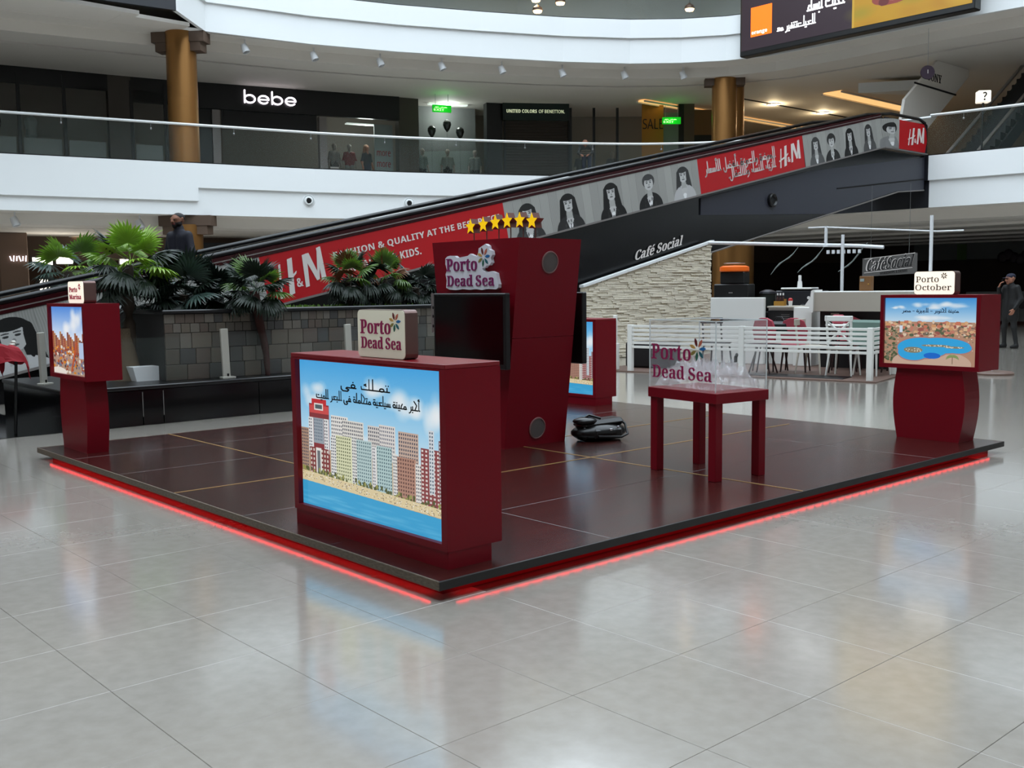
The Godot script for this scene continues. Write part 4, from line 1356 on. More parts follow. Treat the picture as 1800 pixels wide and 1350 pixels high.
func build_ground_back() -> void:
	var st := S()
	var gl := [Vector2(-14, -37.5), Vector2(7.5, -34.4), Vector2(13.2, -32.3), Vector2(20, -30.2), Vector2(30, -27.5), Vector2(45, -24)]
	band(st, gl, -2.6, -2.8, 0, 3.5)
	struct("wall_ground", st, M("shop_inside"))
	st = S()
	band(st, gl, 0.0, -0.15, 2.62, 3.5)
	struct("wall_ground_header", st, M("collar"))
	# brown pillars and lit shop openings at the left
	for r in [[Vector3(7.5, 0, -32.3), 0.85], [Vector3(13.2, 0, -31.5), 0.7], [Vector3(2.0, 0, -34.2), 0.8]]:
		st = S()
		rbx(st, r[0] + Vector3(0, 1.73, 0), Vector3(r[1], 3.46, 0.6), 0.02, Basis(Vector3.UP, -0.2))
		struct("wall_pillar", st, M("brick_pillar"))
	var lb := [["lit white shop window strip left of the tall palm, nearest the brown pillar", Vector3(8.45, 2.56, -32.4), 0.62, 0.24], ["lit white shop window strip behind the bright palm fronds", Vector3(9.1, 2.6, -32.2), 0.52, 0.26], ["small lit white window strip beside the tall palm crown", Vector3(11.0, 2.55, -31.9), 0.28, 0.16], ["low lit opening behind the walkway handrail near the pillar", Vector3(8.42, 1.5, -32.2), 0.3, 0.9], ["low warm lit opening behind the palms at left", Vector3(9.15, 1.72, -32.2), 0.5, 0.3]]
	for k in lb.size():
		var t := thing("lit_window", lb[k][0], "light panel", lb[k][1], -0.2)
		st = S()
		bx(st, Vector3(0, 0, -0.03), Vector3(lb[k][2] + 0.08, lb[k][3] + 0.06, 0.05))
		part(t, "frame", st, M("plastic_black"))
		st = S()
		bx(st, Vector3.ZERO, Vector3(lb[k][2], lb[k][3], 0.02))
		part(t, "lit_face", st, M("shop_light"))
		lamp_light(t, Vector3(0, 0, 0.2), Color(1, 0.98, 0.93), 0.3, 0.15)
	var t2 := thing("shop_sign_letters", "white shop letters on the brown pillar at the far left", "sign", Vector3(7.57, 2.62, -31.93), -0.2)
	st = S()
	for k in 6: bx(st, Vector3(-0.24 + k * 0.09, 0, 0.01), Vector3(0.035, 0.16 + 0.03 * (k % 2), 0.03), Basis(Vector3(0, 0, 1), 0.3 if k % 3 == 0 else -0.1))
	part(t2, "lettering", st, M("white_letters"))
	var f := front(28.3, 29.9, -0.35)
	t2 = thing("shop_sign_letters", "dim grey capital letters of a shop sign beside the lower bronze column", "sign", f[0] + Vector3(0, 2.92, 0), f[1])
	st = S()
	lettering(st, "AILI", "sans", Rect2(-0.5, -0.1, 1.0, 0.24), Transform3D(), 0.03)
	part(t2, "lettering", st, M("jamb_metal"))
	st = S()
	bx(st, Vector3(0, 0, -0.04), Vector3(2.6, 0.6, 0.05))
	part(t2, "sign_board", st, M("clad_dark"))
	# downlights in the low ceiling
	var dn := ["first", "second", "third", "fourth"]
	var at := [Vector3(10.5, 3.455, -42.5), Vector3(10.44, 3.455, -39.5), Vector3(10.33, 3.455, -36.8), Vector3(10.06, 3.455, -33.6)]
	for k in 4:
		var t := thing("downlight", "round recessed downlight in the low ceiling above the palms, %s from the left" % dn[k], "lamp", at[k], 0.0)
		st = S()
		lathe(st, Vector3.ZERO, [Vector2(0.0, -0.015), Vector2(0.26, -0.015)], 18)
		part(t, "lit_face", st, M("lamp_warm"))
		st = S()
		lathe(st, Vector3.ZERO, [Vector2(0.26, -0.02), Vector2(0.32, -0.02), Vector2(0.33, 0.0)], 18)
		part(t, "rim", st, M("white_paint"))
		lamp_light(t, Vector3(0, -0.1, 0), Color(1, 0.88, 0.68), 2.2, 0.2)


func build_right_side() -> void:
	# advertising screen hung on the second floor edge
	var led := thing("advertising_screen", "huge dark LED advertising screen with an orange square at upper right", "screen", Vector3(26.45, 9.2, -17.37), -PI / 2)
	var st := S()
	rbx(st, Vector3(3.92, 1.75, -0.2), Vector3(7.9, 3.6, 0.4), 0.03)
	part(led, "cabinet", st, M("plastic_black"))
	st = S()
	quad(st, Vector3(0.05, 0.12, 0.01), Vector3(7.75, 0, 0), Vector3(0, 3.3, 0))
	var scr := part(led, "screen", st, picture("led_print", print_led(), 0.8, 0.4))
	st = S()
	quad(st, Vector3(0.42, 0.52, 0.016), Vector3(0.82, 0, 0), Vector3(0, 0.95, 0))
	part(scr, "orange_square", st, glow("led_orange", Color(1.0, 0.42, 0.03), 1.0))
	st = S()
	arabic(st, "a l H y a t. t t f y r / m e", Rect2(1.45, 0.42, 1.4, 0.42), Transform3D(Basis(), Vector3(0, 0, 0.016)), 0.05)
	arabic(st, "l H y a t. / A b s T", Rect2(2.55, 0.75, 1.3, 0.75), Transform3D(Basis(), Vector3(0, 0, 0.016)), 0.085)
	arabic(st, "m l a x / w a H d h. . .", Rect2(1.9, 1.38, 1.9, 0.75), Transform3D(Basis(), Vector3(0, 0, 0.016)), 0.085)
	lettering(st, "orange", "sans_bold", Rect2(0.46, 0.56, 0.6, 0.13), Transform3D(Basis(), Vector3(0, 0, 0.018)), 0.004)
	part(scr, "lettering", st, glow("led_white", Color(1, 1, 1), 0.9))
	# ceiling coves and lamps over the first floor, right of the bronze column
	for r in [["long warm light cove in the ceiling right of the bronze column", Vector3(37.0, 8.82, -17.8), Vector3(8.2, 0.02, 0.75), 2.5], ["thin warm light strip in the ceiling above the shop fronts", Vector3(34.2, 8.80, -23.5), Vector3(11.5, 0.02, 0.3), 1.5]]:
		var t := thing("cove_light", r[0], "lamp", r[1], 0.0)
		st = S()
		bx(st, Vector3(0, 0.0, 0), r[2])
		part(t, "lit_face", st, M("cove_warm"))
		st = S()
		for sz in [-1, 1]: bx(st, Vector3(0, -0.03, sz * (r[2].z * 0.5 + 0.04)), Vector3(r[2].x, 0.06, 0.08))
		part(t, "cove_edge", st, M("soffit_paint"))
		var al := AreaLight3D.new()
		al.area_size = Vector2(r[2].x * 0.95, r[2].z * 0.9)
		al.light_color = Color(1, 0.84, 0.6)
		al.light_energy = 0.35
		al.shadow_enabled = true
		al.position = Vector3(0, -0.08, 0)
		al.rotation.x = -PI / 2
		put(t, al, "light")
	for k in 2:
		var t := thing("downlight", ["small bright ceiling lamp right of the bronze column, the left one", "small bright ceiling lamp right of the bronze column, the right one"][k], "lamp", [Vector3(33.45, 8.83, -20.76), Vector3(36.9, 8.83, -20.61)][k], 0.0)
		st = S()
		lathe(st, Vector3.ZERO, [Vector2(0.0, -0.02), Vector2(0.2, -0.02)], 18)
		part(t, "lit_face", st, M("lamp_warm"))
		st = S()
		lathe(st, Vector3.ZERO, [Vector2(0.2, -0.02), Vector2(0.26, -0.02), Vector2(0.27, 0.01)], 18)
		part(t, "rim", st, M("white_paint"))
		lamp_light(t, Vector3(0, -0.1, 0), Color(1, 0.9, 0.72), 2.5, 0.15)
	st = S()
	bx(st, Vector3(35, 8.825, -20.7), Vector3(9.0, 0.03, 0.08), Basis(Vector3.UP, -0.03))
	struct("trim_slot", st, M("slot"))
	# white wedge of a higher slab and grey ceiling over the right
	st = S()
	prism(st, [Vector2(31.5, 15.9), Vector2(33.0, 13.6), Vector2(34.2, 14.4)], Transform3D(Basis(Vector3.RIGHT, Vector3(0, 0, -1), Vector3.UP), Vector3(0, 8.35, 0)), 0.35)
	struct("trim_wedge", st, M("white_paint"))
	# round purple sign
	var t := thing("hanging_clock", "round dark purple disc hanging under the ceiling at right", "sign", Vector3(27.62, 7.86, -11.4), -0.86)
	st = S()
	lathe(st, Vector3.ZERO, [Vector2(0.0, -0.03), Vector2(0.2, -0.03), Vector2(0.21, 0.0), Vector2(0.2, 0.03), Vector2(0.0, 0.03)], 28, Basis(Vector3.RIGHT, PI / 2))
	part(t, "disc", st, M("purple_disc"))
	st = S()
	bx(st, Vector3(0, 0.02, 0.035), Vector3(0.014, 0.11, 0.006))
	part(t, "clock_hand", st, M("banner_white"))
	st = S()
	cyl(st, Vector3(0, 0.2, 0), Vector3(0, 1.3, 0), 0.006, -1, 6)
	part(t, "hanger", st, M("steel"))
	# escalator rising away to the right, seen through the glass
	var es := thing("escalator", "steel railed escalator rising behind the right glass balustrade", "escalator", Vector3(28.6, L1, 0), 0.0)
	var d := Vector3(4.4, 2.95, 0.15)
	for q in [[-11.32, "near"], [-10.35, "far"]]:
		var z: float = q[0]
		st = S()
		tube(st, [Vector3(0.0, 0.05, z), Vector3(0.35, 0.28, z), Vector3(0.35, 0.28, z) + d, Vector3(0.35, 0.28, z) + d * 1.35], 0.055, 8)
		part(es, "handrail", st, M("brushed"))
		st = S()
		face(st, [Vector3(0.4, -0.5, z), Vector3(0.4, -0.5, z) + d * 1.35, Vector3(0.4, 0.25, z) + d * 1.35, Vector3(0.4, 0.25, z)], Vector3(0, 0, 1))
		part(es, "glass_side", st, M("shop_glass"))
	for k in 16:
		st = S()
		bx(st, Vector3(0.6 + k * 0.36, -0.15 + k * 0.241, -10.83), Vector3(0.38, 0.24, 0.9))
		part(es, "step", st, M("rubber"))
	st = S()
	for z in [-11.38, -10.28]:
		bx(st, Vector3(3.4, 1.45, z), Vector3(7.2, 0.42, 0.06), Basis(Vector3(0, 0, 1), 0.59))
	part(es, "skirt", st, M("clad_dark"))
	# grey truss side of the parallel escalator with the dark letters
	t = thing("escalator_truss", "pale grey sloping escalator side with large dark capital letters", "escalator", Vector3(0, 0, -12.7), 0.0)
	st = S()
	prism(st, [Vector2(28.2, 6.05), Vector2(29.4, 6.05), Vector2(33.0, 8.6), Vector2(33.0, 8.83), Vector2(30.7, 8.83), Vector2(28.6, 7.35)], Transform3D(), 0.1)
	part(t, "side_panel", st, M("soffit_paint"))
	st = S()
	lettering(st, "SONY", "serif_bold", Rect2(30.05, 8.12, 0.95, 0.26), Transform3D(Basis(), Vector3(0, 0, 0.1)), 0.01)
	part(t, "lettering", st, M("print_black"))
	st = S()
	bx(st, Vector3(30.6, 7.9, 0.11), Vector3(2.9, 0.05, 0.03), Basis(Vector3(0, 0, 1), -0.02))
	part(t, "seam", st, M("slot"))
	# information sign on a pole behind the balustrade
	t = thing("information_sign", "white cube sign with a black question mark on a dark pole", "sign", Vector3(28.0, L1, -9.87), -0.86)
	st = S()
	rbx(st, Vector3(0, 1.66, 0), Vector3(0.36, 0.34, 0.3), 0.02)
	part(t, "sign_box", st, M("sign_face"))
	st = S()
	lettering(st, "?", "sans_bold", Rect2(-0.06, 1.54, 0.12, 0.24), Transform3D(Basis(), Vector3(0, 0, 0.151)), 0.004)
	part(t, "lettering", st, M("print_black"))
	st = S()
	cyl(st, Vector3(0, 0, 0), Vector3(0, 1.5, 0), 0.03, -1, 10)
	lathe(st, Vector3.ZERO, [Vector2(0.16, 0.0), Vector2(0.16, 0.02), Vector2(0.03, 0.04)], 16)
	part(t, "pole", st, M("plastic_black"))
	# shops behind the escalators
	st = S()
	span(st, Vector3(41, L1, -22), Vector3(41.2, 9.2, 2))
	struct("wall_right_shops", st, M("pier_stone"))
	# shops of the ground floor far at right
	st = S()
	span(st, Vector3(46.2, 0, -30), Vector3(46.4, 3.46, 2))
	struct("wall_ground_right", st, M("shop_inside"))
	st = S()
	for k in 5: span(st, Vector3(31 + k * 3.4, 3.38, -24), Vector3(31.3 + k * 3.4, 3.47, 7.5))
	struct("trim_ceiling", st, M("soffit_paint"))
	t = thing("shop_banner", "wide pale shop banner with dark bushy print beyond the right pedestal", "banner", Vector3(46.0, 0.45, -15.5), -PI / 2)
	st = S()
	bx(st, Vector3(0, 2.6, 0), Vector3(11.0, 0.8, 0.05))
	part(t, "cloth", st, M("grey_panel"))
	st = S()
	for k in 14: ball(st, Vector3(-1.2 + k * 0.26, 2.25 + 0.12 * sin(k * 1.7), 0.04), Vector3(0.24, 0.26, 0.03), 10)
	part(t, "bush_print", st, M("purple_disc"))
	st = S()
	bx(st, Vector3(-3.1, 2.55, 0.04), Vector3(0.45, 0.75, 0.02))
	part(t, "green_corner", st, M("leaf_mid"))
	t = thing("shop_counter", "long grey low shop counter with round dark marks behind the standing person", "counter", Vector3(36.0, 0, -10.2), -PI / 2)
	st = S()
	rbx(st, Vector3(0, 0.6, 0), Vector3(7.0, 1.2, 0.6), 0.02)
	part(t, "body", st, M("grey_panel"))
	st = S()
	for k in 6: lathe(st, Vector3(-2.5 + k * 1.05, 0.75, 0.3), [Vector2(0.0, 0.02), Vector2(0.17, 0.02), Vector2(0.18, 0.0)], 16, Basis(Vector3.RIGHT, PI / 2))
	part(t, "round_mark", st, M("clad_dark"))
	st = S()
	rbx(st, Vector3(0, 0.06, 0.02), Vector3(7.0, 0.12, 0.62), 0.01)
	part(t, "plinth", st, M("trunk_red"))


# ---------------------------------------------------------------- the inclined moving walkway with its printed sides
const SLOPE := 0.2129
func way(s: float, y: float, z := -11.0) -> Vector3:   # s along the incline, y square to it
	return Vector3(s * 0.97807 - y * 0.20823, 0.1669 + s * 0.20823 + y * 0.97807, z)


func way_sheet(st: SurfaceTool, s0: float, s1: float, y0: float, y1: float, z: float) -> void:
	face(st, [way(s0, y0, z), way(s1, y0, z), way(s1, y1, z), way(s0, y1, z)], Vector3(0, 0, 1), [Vector2(0, 1), Vector2(1, 1), Vector2(1, 0), Vector2(0, 0)])


func way_bar(st: SurfaceTool, s0: float, s1: float, y0: float, y1: float, z0: float, z1: float) -> void:
	var b := Basis(Vector3(0.97807, 0.20823, 0), Vector3(-0.20823, 0.97807, 0), Vector3(0, 0, 1))
	bx(st, way((s0 + s1) * 0.5, (y0 + y1) * 0.5, (z0 + z1) * 0.5), Vector3(s1 - s0, y1 - y0, absf(z1 - z0)), b)


func build_walkway() -> void:
	var t := thing("moving_walkway", "long inclined moving walkway with red and grey portrait banners on its side", "walkway")
	var st := S()
	prism(st, [Vector2(-2.6, 0.0), Vector2(-2.6, 0.10), Vector2(-0.1, 0.12), Vector2(24.4, 5.30), Vector2(27.0, 5.30), Vector2(27.0, 4.28), Vector2(25.45, 4.15), Vector2(6.15, 0.0)], Transform3D(Basis(), Vector3(0, 0, -12.85)), 1.72)
	part(t, "truss", st, M("mall_black"))
	st = S()   # pale edge along the bottom of the truss
	tube(st, [Vector3(6.15, 0.02, -11.11), Vector3(25.45, 4.16, -11.11), Vector3(27.0, 4.29, -11.11)], 0.022, 6)
	part(t, "truss_edge", st, M("jamb_metal"))
	st = S()   # slate coloured panels on the upper part of the side
	prism(st, [Vector2(20.84, 4.45), Vector2(26.98, 5.26), Vector2(26.98, 4.30), Vector2(25.39, 4.19), Vector2(21.69, 3.38), Vector2(16.3, 3.14), Vector2(16.3, 3.52)], Transform3D(Basis(), Vector3(0, 0, -11.13)), 0.03)
	part(t, "side_cladding", st, M("slate_clad"))
	st = S()   # cladding seams
	tube(st, [Vector3(22.13, 4.07, -11.1), Vector3(26.95, 4.62, -11.1)], 0.022, 6)
	part(t, "cladding_seam", st, M("slot"))
	# balustrade bodies
	st = S()
	prism(st, [Vector2(-2.6, 0.10), Vector2(-2.6, 0.92), Vector2(-0.25, 0.92), Vector2(24.2, 6.13), Vector2(26.9, 6.2), Vector2(26.9, 5.36), Vector2(24.4, 5.34), Vector2(-0.1, 0.13)], Transform3D(Basis(), Vector3(0, 0, -11.2)), 0.19)
	part(t, "balustrade", st, M("skirt_maroon"))
	st = S()
	prism(st, [Vector2(-2.6, 0.10), Vector2(-2.6, 0.92), Vector2(-0.25, 0.92), Vector2(24.2, 6.13), Vector2(26.9, 6.2), Vector2(26.9, 5.36), Vector2(24.4, 5.34), Vector2(-0.1, 0.13)], Transform3D(Basis(), Vector3(0, 0, -12.85)), 0.14)
	part(t, "balustrade", st, M("clad_dark"))
	# deck profiles over the banner and rubber handrails
	st = S()
	way_bar(st, -0.2, 24.9, 0.79, 0.835, -11.24, -10.975)
	part(t, "deck_profile", st, M("skirt_maroon"))
	st = S()
	way_bar(st, -0.2, 24.9, 0.835, 0.85, -11.2, -10.98)
	part(t, "deck_seam", st, M("brushed"))
	st = S()
	way_bar(st, -0.2, 24.9, 0.85, 0.905, -11.2, -11.0)
	part(t, "deck_profile", st, M("skirt_maroon"))
	for z in [-11.1, -12.78]:
		st = S()
		tube(st, [Vector3(-2.6, 0.98, z), Vector3(-0.3, 0.99, z), way(0.6, 0.945, z), way(12.0, 0.945, z), way(24.3, 0.945, z), Vector3(24.9, 6.32, z), Vector3(26.6, 6.33, z), Vector3(26.92, 6.25, z), Vector3(27.02, 6.05, z), Vector3(26.95, 5.6, z)], 0.045, 8)
		part(t, "handrail", st, M("rubber"))
	for k in 7:   # pallets near the lower end
		st = S()
		way_bar(st, 0.5 + k * 0.9, 1.36 + k * 0.9, -0.03, 0.02, -11.25, -12.66)
		part(t, "pallet", st, M("rubber"))
	st = S()
	way_bar(st, -0.2, 24.97, -0.045, -0.012, -11.1, -10.965)
	bx(st, Vector3(25.65, 5.33, -11.03), Vector3(2.5, 0.03, 0.14))
	part(t, "lower_trim", st, M("jamb_metal"))
	# printed banners
	var z := -10.985
	st = S()
	way_bar(st, -0.2, 24.95, -0.012, 0.79, -11.02, -10.99)
	bx(st, Vector3(25.65, 5.75, -11.01), Vector3(2.5, 0.84, 0.03))
	part(t, "banner_backing", st, M("clad_dark"))
	var im0 := print_portraits(1024, 160, [[905, 62, 34, 1, 0.10, 0.05], [300, 62, 38, 1, 0.75, 0.05], [560, 66, 38, 1, 0.80, 0.10]])
	var im2 := print_portraits(1150, 160, [[112, 62, 29, 1, 0.20, 0.12], [330, 60, 29, 1, 0.16, 0.07], [578, 56, 29, 1, 0.07, 0.06], [812, 54, 28, 0, 0.10, 0.24], [1040, 56, 28, 1, 0.72, 0.20]])
	var im3 := print_portraits(940, 160, [[120, 58, 27, 1, 0.34, 0.22], [282, 60, 28, 2, 0.12, 0.14], [480, 54, 28, 1, 0.06, 0.04], [690, 54, 27, 1, 0.30, 0.20], [872, 56, 25, 2, 0.5, 0.08]])
	st = S()
	way_sheet(st, -0.2, 5.25, -0.01, 0.785, z)
	part(t, "banner_portraits", st, picture("portraits_a", im0, 0.0, 0.5))
	st = S()
	way_sheet(st, 10.5, 16.52, -0.01, 0.785, z)
	part(t, "banner_portraits", st, picture("portraits_b", im2, 0.0, 0.5))
	st = S()   # the third print bends with the rail onto the level landing
	var top := [way(20.87, 0.785, z), way(24.7, 0.785, z), Vector3(24.85, 6.17, z), Vector3(25.2, 6.17, z)]
	var low := [way(20.9, -0.01, z), way(24.75, -0.01, z), Vector3(24.9, 5.36, z), Vector3(25.2, 5.36, z)]
	var us := [0.0, 0.87, 0.93, 1.0]
	for k in 3: face(st, [low[k], low[k + 1], top[k + 1], top[k]], Vector3(0, 0, 1), [Vector2(us[k], 1), Vector2(us[k + 1], 1), Vector2(us[k + 1], 0), Vector2(us[k], 0)])
	part(t, "banner_portraits", st, picture("portraits_c", im3, 0.0, 0.5))
	st = S()
	way_sheet(st, 5.25, 10.5, -0.01, 0.785, z)
	var r1 := part(t, "banner_red", st, M("banner_red"))
	st = S()
	way_sheet(st, 16.52, 20.87, -0.01, 0.785, z)
	var r2 := part(t, "banner_red", st, M("banner_red"))
	st = S()
	prism(st, [Vector2(25.2, 5.36), Vector2(26.75, 5.36), Vector2(26.86, 5.7), Vector2(26.8, 6.0), Vector2(26.65, 6.17), Vector2(25.2, 6.17)], Transform3D(Basis(), Vector3(0, 0, -10.995)), 0.01)
	var r3 := part(t, "banner_red", st, M("banner_red"))
	var inc := Transform3D(Basis(Vector3(0.97807, 0.20823, 0), Vector3(-0.20823, 0.97807, 0), Vector3(0, 0, 1)), Vector3(0, 0.1669, z + 0.003))
	st = S()
	hm_logo(st, Rect2(5.46, 0.06, 0.92, 0.68), inc)
	lettering(st, "FASHION & QUALITY AT THE BEST PRICE", "sans_bold", Rect2(6.6, 0.46, 3.76, 0.135), inc, 0.003)
	lettering(st, "FOR LADIES & KIDS.", "sans_bold", Rect2(6.62, 0.21, 1.78, 0.135), inc, 0.003)
	part(r1, "lettering", st, M("banner_white"))
	st = S()
	hm_logo(st, Rect2(19.75, 0.12, 0.95, 0.58), inc)
	arabic(st, "a l m w D h. / w a l j w d h. / b A f D l. / a l A s e a r", Rect2(16.75, 0.33, 2.85, 0.36), inc, 0.05)
	arabic(st, "l A z y a x / a l n s a x / w a l A T f a l. .", Rect2(17.6, 0.1, 1.98, 0.34), inc, 0.045)
	part(r2, "lettering", st, M("banner_white"))
	st = S()
	hm_logo(st, Rect2(25.72, 5.5, 0.95, 0.58), Transform3D(Basis(), Vector3(0, 0, z + 0.002)))
	part(r3, "lettering", st, M("banner_white"))
	# the stone clad wall that closes the space under the walkway
	st = S()
	prism(st, [Vector2(12.2, 0), Vector2(16.45, 0), Vector2(16.45, 2.5), Vector2(12.2, 1.51)], Transform3D(Basis(), Vector3(0, 0, -10.98)), 0.05)
	var wall := struct("wall_stone", st, M("ledge_stone"), "wall of pale split-face ledger stone with a slanted white top")
	st = S()
	var r := RandomNumberGenerator.new()
	r.seed = 11
	var y := 0.02
	while y < 2.48:
		var h := r.randf_range(0.028, 0.042)
		var x := 12.2 - r.randf() * 0.3
		while x < 16.45:
			var l := r.randf_range(0.12, 0.42)
			var a := maxf(x, 12.2)
			var b := minf(x + l, 16.45)
			var lim := 1.51 + (a - 12.2) * 0.233
			if b - a > 0.03 and y + h < lim:
				var d := r.randf_range(0.012, 0.05)
				rbx(st, Vector3((a + b) * 0.5, y + h * 0.5, -10.93 + d * 0.5), Vector3(b - a - 0.003, h - 0.002, d), 0.008)
			x += l
		y += h
	var ls := part(wall, "ledger_stone", st, M("ledge_stone"))
	ls.set_meta("kind", "stuff")
	st = S()
	prism(st, [Vector2(12.17, 1.50), Vector2(16.5, 2.51), Vector2(16.5, 2.56), Vector2(12.17, 1.55)], Transform3D(Basis(), Vector3(0, 0, -10.98)), 0.12)
	part(wall, "top_trim", st, M("white_paint"))
	st = S()
	lettering(st, "Café Social", "serif_bold", Rect2(14.0, 0, 1.6, 0.24), Transform3D(Basis(Vector3(1, 0.233, 0), Vector3(0.3, 1, 0), Vector3(0, 0, 1)), Vector3(0, -1.2, -11.1)), 0.01)
	part(t, "lettering", st, M("banner_white"))


func hm_logo(st: SurfaceTool, b: Rect2, xf: Transform3D) -> void:   # the brush drawn letters on the red banners
	var sh := [
		[[0.10, 0.79], [0.14, 0.80], [0.06, 0.0], [0.01, 0.0]],
		[[0.29, 0.87], [0.39, 0.89], [0.31, 0.05], [0.20, 0.02]],
		[[-0.02, 0.30], [0.12, 0.38], [0.30, 0.45], [0.43, 0.56], [0.42, 0.50], [0.30, 0.39], [0.12, 0.31], [0.0, 0.26]],
		[[0.60, 0.89], [0.70, 0.91], [0.63, 0.13], [0.55, 0.12]],
		[[0.62, 0.89], [0.74, 0.91], [0.87, 0.30], [0.80, 0.22]],
		[[0.81, 0.22], [0.86, 0.24], [0.98, 1.0], [0.92, 0.98]],
		[[0.91, 0.98], [1.0, 1.0], [1.0, 0.20], [0.90, 0.21]],
	]
	for s in sh:
		var p := []
		for q in s: p.append(b.position + Vector2(q[0], q[1]) * b.size)
		lift_n += 1
		prism(st, p, xf, 0.003 + 0.0006 * (lift_n % 8))
	lettering(st, "&", "sans_bold", Rect2(b.position + Vector2(0.385, 0.17) * b.size, Vector2(0.13, 0.21) * b.size), xf, 0.003)


# ---------------------------------------------------------------- planter with palms
var frond_cache := {}
func frond(kind: String, m: Material, petiole: float, leaf: float, n: int, spread: float, droop: float) -> ArrayMesh:
	var key := kind + m.resource_name
	if frond_cache.has(key): return frond_cache[key]
	var r := RandomNumberGenerator.new()
	r.seed = hash(kind)
	var st := S()
	tube(st, [Vector3.ZERO, Vector3(petiole * 0.5, petiole * 0.10, 0), Vector3(petiole, petiole * 0.06, 0)], [0.012, 0.009, 0.007], 5)
	var hub := Vector3(petiole, petiole * 0.06, 0)
	for k in n:
		var a := deg_to_rad(lerpf(-spread, spread, (k + 0.5) / n)) + r.randf_range(-0.03, 0.03)
		var d := Vector3(cos(a), 0, sin(a))
		var side := Vector3(-sin(a), 0, cos(a))
		var l := leaf * (0.72 + 0.28 * cos(a * 0.6)) * r.randf_range(0.88, 1.06)
		var w := leaf * 0.075
		var prev := []
		for i in 6:
			var q := i / 5.0
			var c := hub + d * l * q * (1.0 - 0.10 * q * q * droop) + Vector3(0, leaf * (0.10 * q - droop * q * q * (0.45 + 0.25 * absf(sin(a)))), 0)
			var ww: float = w * [0.25, 0.75, 1.0, 0.85, 0.5, 0.02][i]
			var now := [c + side * ww, c - Vector3(0, ww * 0.45, 0), c - side * ww]
			if prev:
				for e in 2:
					st.set_smooth_group(-1)
					var p: Array = [prev[e], now[e], now[e + 1], prev[e + 1]]
					face(st, p, Vector3.UP)
			prev = now
	frond_cache[key] = done(st, m)
	return frond_cache[key]


func palm(label: String, base: Vector3, crown: Vector3, size: float, n: int, ms: Array, trunk_m: Material, r0: float, r1: float, lift := 0.0) -> Node3D:
	var t := thing("fan_palm", label, "palm", base, 0.0)
	var c := crown - base
	var st := S()
	var pts := []
	var rad := []
	for k in 9:
		var q := k / 8.0
		pts.append(c * q + Vector3(0.02 * sin(q * 5.0), 0, 0.02 * cos(q * 4.0)))
		rad.append(lerpf(r0, r1, q) * (1.0 + 0.12 * (k % 2)))
	tube(st, pts, rad, 12)
	part(t, "trunk", st, trunk_m)
	for k in n:
		var q := (k + 0.5) / n
		var pitch := lerpf(1.25, -0.75, pow(q, 0.8)) + lift * (1.0 - q)
		var yaw := k * 2.39996 + base.x
		var kind: String = ["up", "mid", "low"][clampi(int(q * 3.0), 0, 2)]
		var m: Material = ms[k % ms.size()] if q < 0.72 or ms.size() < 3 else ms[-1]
		var mesh := frond(kind, m, 0.95, 1.0, 22, [115.0, 135.0, 120.0][["up", "mid", "low"].find(kind)], [0.35, 0.7, 1.1][["up", "mid", "low"].find(kind)])
		var o := MeshInstance3D.new()
		o.mesh = mesh
		put(t, o, "frond")
		o.position = c + Vector3(0, -0.04 * q, 0)
		o.basis = Basis(Vector3.UP, yaw) * Basis(Vector3(0, 0, 1), pitch) * Basis(Vector3(1, 0, 0), rng.randf_range(-0.35, 0.35)) * Basis.from_scale(Vector3.ONE * size * rng.randf_range(0.85, 1.08))
	return t


